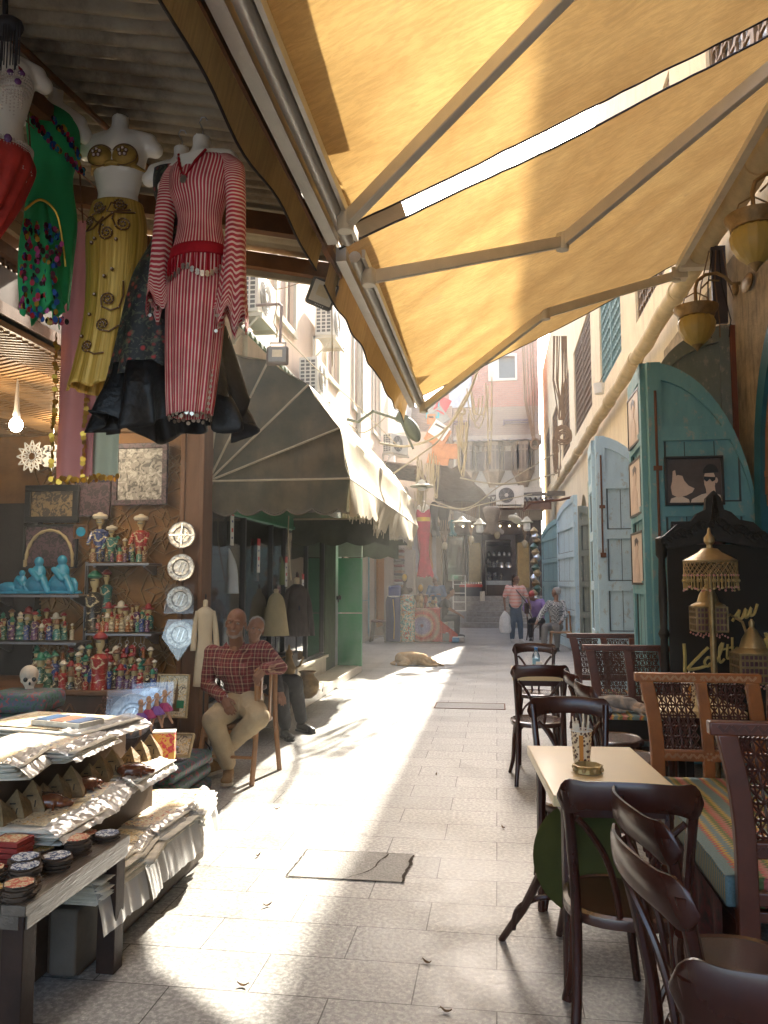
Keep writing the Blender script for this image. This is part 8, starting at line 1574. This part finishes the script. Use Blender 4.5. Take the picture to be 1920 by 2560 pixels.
for i in range(16):
	x = random.uniform(-2.35, -1.45); y = random.uniform(20.4, 20.9); h = random.uniform(.12, .4); g_ = tag(ob('brass_ornament', MB().lathe([(.04, 0), (.06, .03), (.02, h*.4), (.06, h*.6), (.04, h*.8), (.01, h), (.001, h)], (x, y, .862), 8), [BRL, BRS, SILV, mt('copper_red', (.3, .08, .05), .4, .5)][i % 4]), f'{["gold", "dark brass", "silver", "coppery"][i % 4]} ornament, {int(h*100)} cm tall, {ORD[i]} of those on the medallion cloth', 'ornament', 'ornaments on the medallion cloth')
for i, (x, y, c) in enumerate(((-1.05, 20.0, (.1, .25, .4)), (-.92, 20.1, (.4, .35, .3)), (-1.15, 20.2, (.5, .2, .1)), (-1.3, 20.15, (.2, .18, .15)))):
	z = .02 if i < 2 else .02; o = thing('goods_box', f'small {["blue tub", "pale bowl", "orange box", "dark box"][i]} on the ground at the end of the medallion cloth', 'box', (x, y, z)); ob('box', MB().bb(-.09, .09, -.07, .07, 0, .12+.1*(i > 1)), mt(f'goods_{i}', c, .6), o, bev=.02); ob('contents', MB().bb(-.07, .07, -.05, .05, .1, .14+.1*(i > 1)), WHITE, o)
for i, (px_, h, c) in enumerate(((1012, 1.0, BRL), (1052, .7, BRL))):
	p = at(px_, 1500, 21.4); o = thing('gilded_statue', ['tall gilded draped statue behind the patterned skirt', 'shorter gold faced bust behind the medallion cloth'][i], 'statue', (p.x, 21.4, .7)); b = MB(); b.cap((0, 0, .1), (0, 0, .55*h), .16, .13, 12); b.cap((-.15, 0, .62*h), (.15, 0, .62*h), .08, .08, 10); b.ell((0, 0, .95*h), (.09, .09, .13)); b.cap((0, 0, .6*h), (0, 0, .8*h), .05, .05, 8); blob('figure', b, mt('tarnished_gold', (.16, .10, .05), .4, .5, var=.6, scale=14), o, vox=.02); ob('mask', MB().ell((0, -.06, .96*h), (.07, .05, .1)), GCOIN, o); ob('plinth', MB().bb(-.15, .15, -.15, .15, -.7, .1), WOODD, o)
q = thing('wooden_stool', 'square topped wooden stool with a dark seat by the cream wall', 'stool', (*gr(947, 1604)[:2], 0)); ob('seat', MB().bb(-.19, .19, -.19, .19, .50, .56), mt('maroon_seat', (.13, .05, .04), .5), q, bev=.03)
for sx in (-1, 1):
	for sy in (-1, 1): ob('leg', MB().bar((sx*.14, sy*.14, .50), (sx*.2, sy*.19, 0), .04, .04), GREYW, q)
ob('stretcher', MB().bar((-.18, -.17, .15), (.18, -.17, .15), .03, .03), GREYW, q)
HC = [('mannequin in a red fringed dress hanging at the far left', 1058, 1262, 1440, .22, (.5, .03, .06), 19.5), ('dark red scarf hanging by the far shops', 1050, 1320, 1420, .10, (.22, .02, .06), 20.2), ('orange scarf hanging by the far shops', 1074, 1330, 1420, .07, (.45, .16, .05), 20.3), ('white scarf hanging by the far shops', 1063, 1300, 1420, .06, (.55, .5, .5), 20.4), ('black beaded costume hanging by the far shops', 1085, 1255, 1340, .14, (.02, .02, .025), 20.6), ('dark coat hanging beneath the grey tarpaulin', 1108, 1262, 1325, .22, (.045, .04, .035), 21.5), ('teal bag hanging beneath the grey tarpaulin', 1129, 1300, 1338, .10, (.02, .16, .2), 20.), ('grey cloth sack hanging near the lamps', 1227, 1265, 1332, .26, (.3, .26, .22), 18.5), ('navy scarf hanging lowest by the far shops', 1068, 1360, 1422, .06, (.03, .05, .12), 20.5)]
for lab, px_, y0, y1, w, c, Yd in HC:
	a = at(px_, y0, Yd); z1 = at(px_, y1, Yd).z; h = a.z-z1; o = thing('hanging_garment', lab, 'garment', a, group='clothes hanging by the far shops')
	ob('cloth', loft(MB(), [(0, 0, 0, w*.35, .04, 0), (0, 0, -h*.12, w*.8, .08, .03), (0, 0, -h*.45, w*.65, .09, .08), (.02, 0, -h*.7, w*.5, .08, .1), (.02, 0, -h, w*.9, .07, .15)], 26, 5, hemw=.04), mt('garment_'+lab.split()[0]+lab.split()[1], c, .75, var=.3), o, sm=80); ob('hook', MB().tube([(0, 0, -.05), (0, 0, .15)], .008, 5), BLACK, o)
	if 'mannequin' in lab: ob('torso', MB().lathe([(.1, -.35), (.13, -.2), (.16, -.05), (.08, .02), (.05, .1), (.001, .12)], n=14, sy=.6), MAN, o); ob('gold_fringe', MB().lathe([(.17, -.42), (.17, -.32)], n=20, sy=.7), GCOIN, o)
q = thing('tarpaulin', 'torn grey tarpaulin stretched over the far left shops', 'tarpaulin', (0, 0, 0)); C4_ = [at(1085, 1160, 18.5), at(1155, 1170, 18), at(1090, 1250, 25), at(1232, 1255, 23)]
ob('sheet', MB().grid(lambda u, v: C4_[0].lerp(C4_[1], u).lerp(C4_[2].lerp(C4_[3], u), v)+V((0, 0, -.25*sin(pi*u)*sin(pi*v)+.12*NZ.noise(V((u*4, v*4, 2))))), 30, 30), mt('tarp_grey', ()), q, solid=.01); ob('pole', MB().tube([C4_[2], C4_[3]], .03, 6), GREYW, q); ob('pole', MB().tube([C4_[0], C4_[2]], .03, 6), GREYW, q)
ob('flap', MB().grid(lambda u, v: C4_[2].lerp(C4_[3], u)+V((0, .02*sin(u*20), -v*(.25+.5*u*u))), 24, 6), mt('tarp_grey', ()), q)
q = thing('tin_roof', 'ragged corrugated tin eaves above the end shop', 'roof', (0, 28.6, 4.55)); ob('sheet', MB().grid(lambda u, v: V((lerp(-.4, 2.1, u), v*1.4, .1*v+.06*sin(u*2*pi*14)+.06*NZ.noise(V((u*4, v*3, 0))))), 120, 6), mt('tin_pale', (.4, .36, .33), .7, var=.5), q, solid=.01); ob('beam', MB().bar((-2.2, .3, -.22), (2.0, .3, -.22), .12, .3), WOODM, q)
b = MB()
for k in range(5): b.bar((-.3+.05*k, -.1+.2*k, .1+.03*k), (2.1-.1*k, .1*k, .12+.04*k), .1, .03)
ob('scrap_planks', b, GREYW, q, sm=0)
q = thing('tin_roof', 'rusty tin roof of the low far left stalls', 'roof', (-2.9, 19.6, 4.45)); ob('sheet', MB().grid(lambda u, v: V((lerp(-.6, .95, u), v*3.0, .25-.25*u+.05*sin(v*2*pi*12))), 8, 120), mt('tin_rusty', (.30, .2, .13), .7, var=.6), q, solid=.01); ob('beam', MB().bar((.9, 0, -.12), (.9, 3, -.12), .08, .12), WOODM, q)
for i in range(14):
	p = at(1335+(i % 3)*4, 1330+i*13, 22.5-.05*i); tag(ob('hanging_metalware', MB().lathe([(.02, -.1), (.09, -.05), (.12, .02), (.06, .1), (.01, .14)], p, 10), [BRL, SILV, BRS, mt('green_glass', (.05, .12, .08), .3)][i % 4]), f'{["gold", "silver", "brown brass", "green"][i % 4]} metal lamp, {ORD[i]} down the string at the right of the steps', 'lamp', 'metalware strung beside the end steps')
# ================= AIR CONDITIONERS
ACW = mt('ac_white', (.62, .60, .55), .5, var=.12)
def ac(lab, p, rz, s=1.):
	o = thing('air_conditioner', lab, 'air conditioner', p, rz=rz, group='air conditioner boxes', sc=s)
	ob('casing', MB().bb(-.4, .4, -.0, .30, 0, .56), ACW, o, bev=.015); b = MB()
	for r in (.06, .1, .14, .18, .22): b.tube([(-.1+r*cos(a), -.02, .28+r*sin(a)) for a in [i*pi/14 for i in range(28)]], .004, 4, closed=True)
	for k in range(6): a = k*pi/3; b.bar((-.1, -.018, .28), (-.1+.22*cos(a), -.018, .28+.22*sin(a)), .005, .008)
	ob('fan_grille', b, mt('grille', (.45, .43, .4), .5), o); ob('fan_well', MB().add([(-.1+.225*cos(a), -.003, .28+.225*sin(a)) for a in [i*pi/16 for i in range(32)]], [tuple(range(32))]), mt('fan_dark', (.12, .12, .12), .6), o); ob('hub', MB().lathe([(.06, 0), (.05, .02), (.001, .02)], (0, 0, 0), 14), ACW, o, loc=(-.1, -.01, .28)).rotation_euler = (R(90), 0, 0)
	b = MB();
	for i in range(3):
		for j in range(8): b.bb(-.405, -.398, .04+i*.085, .10+i*.085, .05+j*.06, .09+j*.06)
	ob('side_grille', b, mt('fan_dark', ()), o, sm=0); b = MB(); b.bb(-.38, -.34, -.05, .34, -.05, 0); b.bb(.34, .38, -.05, .34, -.05, 0); b.bb(-.38, .38, -.05, -.02, -.08, -.05); b.bb(-.38, -.34, .30, .34, -.4, 0); b.bar((-.36, 0, -.05), (-.36, .32, -.38), .02, .02); ob('bracket', b, CREAM, o, sm=0)
	return o
for lab, px_, py_, X_, s in (('air conditioner under the tilted floodlight, its side grille facing the alley', 838, 845, -2.62, 1.), ('air conditioner just above the green roof, with a round fan beside its grille', 800, 985, -2.62, .95), ('air conditioner peeping between the red dress and the floodlight bracket', 655, 790, -2.62, .9)):
	p = atx(px_, py_, X_); ac(lab, p+V((0, .2, 0)), R(90), s)
ac('air conditioner with pipes hanging at the far end of the pink building', at(1000, 1135, 19.5), R(60), .9); ac('air conditioner with a large fan above the end shop eaves', at(1275, 1262, 28.4), 0, 1.25)
# ================= FLOODLIGHTS
def flood(lab, p, w, h, rot, lit):
	o = thing('floodlight', lab, 'floodlight', p, rot=rot); ob('housing', MB().bb(-w, w, 0, .04, -h, h), mt('flood_grey', (.13, .125, .115), .5) if lit else GREYW, o, bev=.02); ob('lens', MB().bb(-w*.8, w*.8, -.006, .002, -h*.68, h*.82), mt('flood_glass', (.80, .74, .60), .25, bump=0) if lit else mt('flood_old_glass', (.25, .24, .19), .35), o, bev=.003)
	ob('reflector', MB().bb(-w*.45, w*.45, -.008, -.005, -h*.2, h*.55), mt('flood_led', (.72, .60, .36), .4), o); ob('yoke', MB().tube([(-w*.7, .03, h*.6), (-w*.7, .05, h*1.5), (w*.7, .05, h*1.5), (w*.7, .03, h*.6)], .008, 6), STEEL, o)
	if lit: b = MB(); [b.bar((-.02+.012*k, -.004, -h*.86), (-.02+.012*k, -.004, -h*.78), .004, .004) for k in range(5)]; ob('maker_mark', b, WHITE, o)
	return o
flood('tilted grey floodlight with a cream lens under the corner of the tin canopy', at(806, 735, 4.45), .085, .085, (R(24), R(17), R(26)), True)
flood('old rusty floodlight hanging from a bent pipe above the green awning', at(693, 888, 6.6), .10, .09, (R(-4), 0, R(8)), False)
q = thing('lamp_pipe', 'bent pipe bracket with wires carrying the old floodlight', 'bracket', at(700, 860, 6.62)); a = at(640, 763, 6.62)-q.location; ob('pipe', MB().tube([a, V((-.01, 0, a.z)), V((.01, 0, a.z-.02)), V((0, 0, .02))], .014, 7), mt('pipe_mauve', (.35, .29, .27), .6), q); ob('wire', MB().tube(cat([(-.02, -.02, a.z), (-.05, -.03, .2), (-.02, -.03, .12), (-.03, -.02, .05)]), .006, 5), CRD, q)
q = thing('street_lamp', 'old green grey street lamp on a cranked arm above the green awning', 'lamp', at(880, 1052, 10.8)); A = [at(x, y, 10.8)-q.location for x, y in ((868, 1048), (895, 1055), (933, 1028), (985, 1045), (1005, 1050))]
ob('arm', MB().tube(A, .022, 7), mt('lamp_green', (.15, .17, .12), .6), q); e = A[-1]; b = MB(); b.box(e+V((.0, 0, .02)), (.16, .12, .12), (0, .4, 0)); b.ell(e+V((.14, 0, -.14)), (.1, .1, .2), 12, 8, rot=(0, -.5, 0)); b.bar(e+V((-.02, -.03, 0)), e+V((.16, -.03, -.42)), .05, .03); ob('lamp_head', b, mt('lamp_green', ()), q)
for i, (px_, py_, Yd, k) in enumerate(((1155, 1305, 17, 0), (1199, 1310, 17.5, 1), (1317, 1305, 18, 1), (1055, 1215, 14, 0), (1290, 1300, 18.5, 2))):
	p = at(px_, py_, Yd); o = thing('pendant_lamp', ['wide cream pendant lamp over the far alley', 'small pendant lamp with a white glass jar, middle of the far alley', 'pendant lamp with a white glass jar by the far doors', 'pale green enamel lamp tangled in the hanging ropes', 'half moon dish lamp on the far bracket pipe'][i], 'lamp', p, group='lamps strung over the far alley')
	if k < 2: ob('shade', MB().lathe([(.02, .12), (.05, .1), (.09, .04), (.22 if k == 0 else .15, 0), (.21 if k == 0 else .14, -.02), (.02, .0)], n=20), mt('enamel', (.5, .48, .38), .5), o); ob('glass', MB().lathe([(.07, -.02), (.08, -.06), (.08, -.17 if k else -.06), (.05, -.2 if k else -.08), (.001, -.2 if k else -.08)], n=14), mt('jar_glass', (.8, .8, .76), .3), o)
	else: ob('dish', MB().lathe([(.2, 0), (.14, .08), (.001, .12)], n=20, sy=.5), mt('enamel', ()), o).rotation_euler = (R(60), R(30), 0); ob('knob', MB().ell((0, 0, .12), .04), WHITE, o)
	ob('cord', MB().tube([(0, 0, .1), (0, 0, .45)], .008, 5), CRD, o)
# ================= ROPES AND CABLES
RPM = [mt('rope_pale', (.55, .47, .33), .9, var=.3), mt('rope_brown', (.33, .23, .15), .9, var=.3), CRD]
def rope(lab, pts, r=.012, m=0, sag=None, cat_='cable', grp='cables and ropes across the alley'):
	o = thing('cable', lab, cat_, pts[0], group=grp); P = [V(p)-V(pts[0]) for p in pts]
	ob('line', MB().tube(cat(P, 8), r, 5), RPM[m], o); return o
rope('thick pale cable sagging from the yellow awning to the left wall', [at(1196, 920, 12.), at(1160, 1010, 12.4), at(1100, 1085, 13), at(1020, 1115, 13.5), at(950, 1108, 14)], .022)
rope('pale cable rising from the green awning towards the rope tangle', [at(975, 1190, 13), at(1060, 1130, 13), at(1105, 1090, 13.2), at(1170, 980, 13.5)], .016)
rope('yellow cord crossing in front of the bay windows', [at(1150, 1195, 17), at(1230, 1209, 17), at(1310, 1205, 17), at(1400, 1180, 17)], .018)
rope('cord falling from the right wall to the far pendant lamps', [at(1000, 1240, 16), at(1155, 1272, 17), at(1250, 1215, 17), at(1392, 1130, 17)], .014)
rope('lower cord between the hanging clothes and the lamps', [at(1065, 1245, 17), at(1155, 1275, 17), at(1200, 1262, 17.2), at(1330, 1235, 17.5)], .012)
rope('thin wire along the pink building below the floodlight', [at(620, 720, 9), at(700, 722, 9), at(780, 695, 9)], .006, 1)
rope('long straight cord descending past the floodlight towards the green roof', [at(700, 830, 9), at(800, 930, 10.5), at(900, 1020, 12), at(1000, 1120, 14)], .008)
rope('pull cord dangling beside the floodlight', [at(829, 700, 4.5), at(830, 820, 4.5), at(831, 915, 4.5)], .0035)
rope('cord looping from the cranked lamp arm', [at(872, 1060, 10.8), at(905, 1082, 10.9), at(945, 1060, 10.9), at(975, 1030, 10.9)], .008)
rope('white cord hanging down the pillar beside the first plate', [at(502, 1195, 6.9), at(503, 1320, 6.9), at(497, 1400, 6.9), at(488, 1430, 6.9)], .008)
rope('cord hanging in front of the shop window', [at(722, 1290, 8.6), at(721, 1350, 8.6), at(728, 1450, 8.8)], .008)
random.seed(77)
tg = tag(thing('rope_tangle', 'mass of pale looped ropes and wires hanging in the middle of the alley', 'ropes', at(1160, 1040, 13.2)), None, group='rope tangles'); O = tg.location
def loops(par, cx, ytop, n, hmin, hmax, w, Yd, r, mi, O, spread=30):
	b = MB()
	for k in range(n):
		x0 = cx+random.uniform(-spread, spread); x1 = x0+random.uniform(.3, 1)*w; y0 = ytop+random.uniform(-18, 18); y1 = ytop+random.uniform(-18, 18); h = random.uniform(hmin, hmax); d = Yd+random.uniform(-.4, .4)
		P = [at(lerp(x0, x1, t), lerp(y0, y1, t)+h*(1-abs(2*t-1)**2.6), d)-O+V((random.uniform(-.015, .015), 0, 0)) for t in [i/8 for i in range(9)]]; b.tube(cat(P, 3), r, 5)
	return tag(ob('rope_loops', b, RPM[mi], par), None, kind='stuff')
loops(tg, 1150, 1045, 5, 60, 150, 24, 13.2, .013, 0, O, 8); loops(tg, 1172, 985, 4, 40, 150, 44, 13.3, .011, 0, O, 10); loops(tg, 1212, 950, 2, 120, 200, 22, 13.6, .011, 0, O, 8)
b = MB()
for k in range(7): b.tube([at(1154+9*cos(a+k), 1027+8*sin(a*1.1+k), 13.1)-O for a in [i*.6 for i in range(11)]], .015, 5, closed=True)
tag(ob('rope_coil', b, RPM[0], tg), None, kind='stuff')
t2 = thing('rope_tangle', 'curtain of short looped ropes hanging above the far hanging clothes', 'ropes', at(1080, 1150, 14.5), group='rope tangles'); loops(t2, 1068, 1150, 10, 30, 95, 16, 14.5, .012, 0, t2.location, 26); loops(t2, 1045, 1210, 7, 30, 60, 16, 14.5, .012, 2, t2.location, 10)
t3 = thing('rope_tangle', 'brown ropes coiled in a knot against the right building wall', 'ropes', at(1405, 1090, 17.5), group='rope tangles'); b = MB()
for k in range(12): x = 1383+random.uniform(0, 40); b.tube([at(x, 840, 17)-t3.location, at(x+random.uniform(-4, 4), 950, 17)-t3.location, at(1404+random.uniform(-8, 8), 1050, 17)-t3.location], .014, 5)
tag(ob('hanging_rope', b, RPM[1], t3), None, kind='stuff'); b = MB()
for k in range(10): rx = random.uniform(10, 22); b.tube([at(1408+rx*cos(a)+random.uniform(-2, 2), 1082+rx*.95*sin(a)+k*1.3, 16.9)-t3.location for a in [i*.57 for i in range(11)]], .016, 5, closed=True)
tag(ob('rope_coil', b, RPM[1], t3), None, kind='stuff'); loops(t3, 1390, 1110, 6, 30, 90, 14, 17, .01, 1, t3.location, 8)
t4 = thing('rope_tangle', 'brown ropes bunched at the corner of the bay windows', 'ropes', at(1335, 1090, 24), group='rope tangles'); b = MB()
for k in range(7): x = 1305+random.uniform(0, 30); b.tube([at(x, 850, 24)-t4.location, at(x+6, 1000, 24)-t4.location, at(1336+random.uniform(-6, 6), 1100, 24)-t4.location], .017, 5)
for k in range(7): rx = random.uniform(6, 12); b.tube([at(1338+rx*cos(a), 1110+rx*1.2*sin(a), 23.9)-t4.location for a in [i*.57 for i in range(11)]], .02, 5, closed=True)
tag(ob('rope_coil', b, RPM[1], t4), None, kind='stuff')
for i, (cx, y0, y1, Yd) in enumerate(((1178, 1285, 1345, 18), (1243, 1280, 1332, 18.5), (1312, 1290, 1355, 19), (1112, 1320, 1360, 19))):
	o = thing('knotted_rope', f'fan of thin cords gathered into a knot, {ORD[i] if i < 3 else "low one"}{" from the left" if i < 3 else ""} under the far roofs', 'rope', at(cx, y1, Yd), group='gathered cords at the far shops'); b = MB()
	for k in range(6): b.tube([at(cx-16+k*6, y0-20, Yd)-o.location, V((0, 0, 0))], .006, 4)
	ob('cord', b, RPM[1], o); ob('knot', MB().ell((0, 0, -.05), (.07, .06, .1), 10, 6), RPM[2], o)
q = thing('bracket_pipe', 'rusty bent pipe reaching out from the right wall over the far doors', 'pipe', at(1385, 1250, 18)); ob('pipe', MB().tube([at(x, y, 18)-q.location for x, y in ((1308, 1278), (1328, 1256), (1400, 1250), (1440, 1240))], .03, 7), mt('rust', ()), q); ob('insulator', MB().bb(-.15, .25, -.05, .05, .1, .2), GREYW, q)
q = thing('small_lamp', 'white bucket shaped lamp hanging on the right building wall', 'lamp', atx(1498, 972, 2.02)); ob('bucket', MB().lathe([(.09, -.1), (.11, .1), (.001, .1)], n=16), WHITE, q); ob('wire', MB().tube([(0, 0, .1), (.1, 0, .3)], .006, 4), BLK, q)
random.seed(91); LF = mt('dry_leaf', (.16, .09, .04), .8)
for i, (x, y) in enumerate(((-.98, 3.02), (-1.35, 4.4), (-.3, 3.3), (-1.1, 3.75), (.02, 5.1), (-1.5, 5.3), (-.5, 6.4), (-.2, 2.95))):
	o = thing('dry_leaf', f'small curled dry leaf on the paving, {ORD[i]} of the few scattered ones', 'leaf', (x, y, .004), rz=i*1.3, group='dry leaves on the paving'); ob('leaf', MB().grid(lambda u, v: V(((u-.5)*.045, (v-.5)*.014*(1-(2*u-1)**2), .012*(2*u-1)**2+.004*(2*v-1)**2)), 8, 4), LF, o, solid=.001); ob('stalk', MB().tube([(.02, 0, .01), (.03, .002, .006)], .0008, 4), LF, o)
# ================= HAZE
hz = bpy.data.materials.new('haze_air'); hz.use_nodes = True; n_ = hz.node_tree; n_.nodes.clear(); vo_ = n_.nodes.new('ShaderNodeVolumePrincipled'); oo = n_.nodes.new('ShaderNodeOutputMaterial'); vo_.inputs['Color'].default_value = (1, .98, .94, 1); vo_.inputs['Density'].default_value = .0042; vo_.inputs['Anisotropy'].default_value = .35; n_.links.new(vo_.outputs[0], oo.inputs['Volume'])
b = MB(); b.bb(-45, 45, -25, 125, -1, 17); tag(ob('haze', b, hz, sm=0), 'pale dusty air filling the alley', kind='stuff')
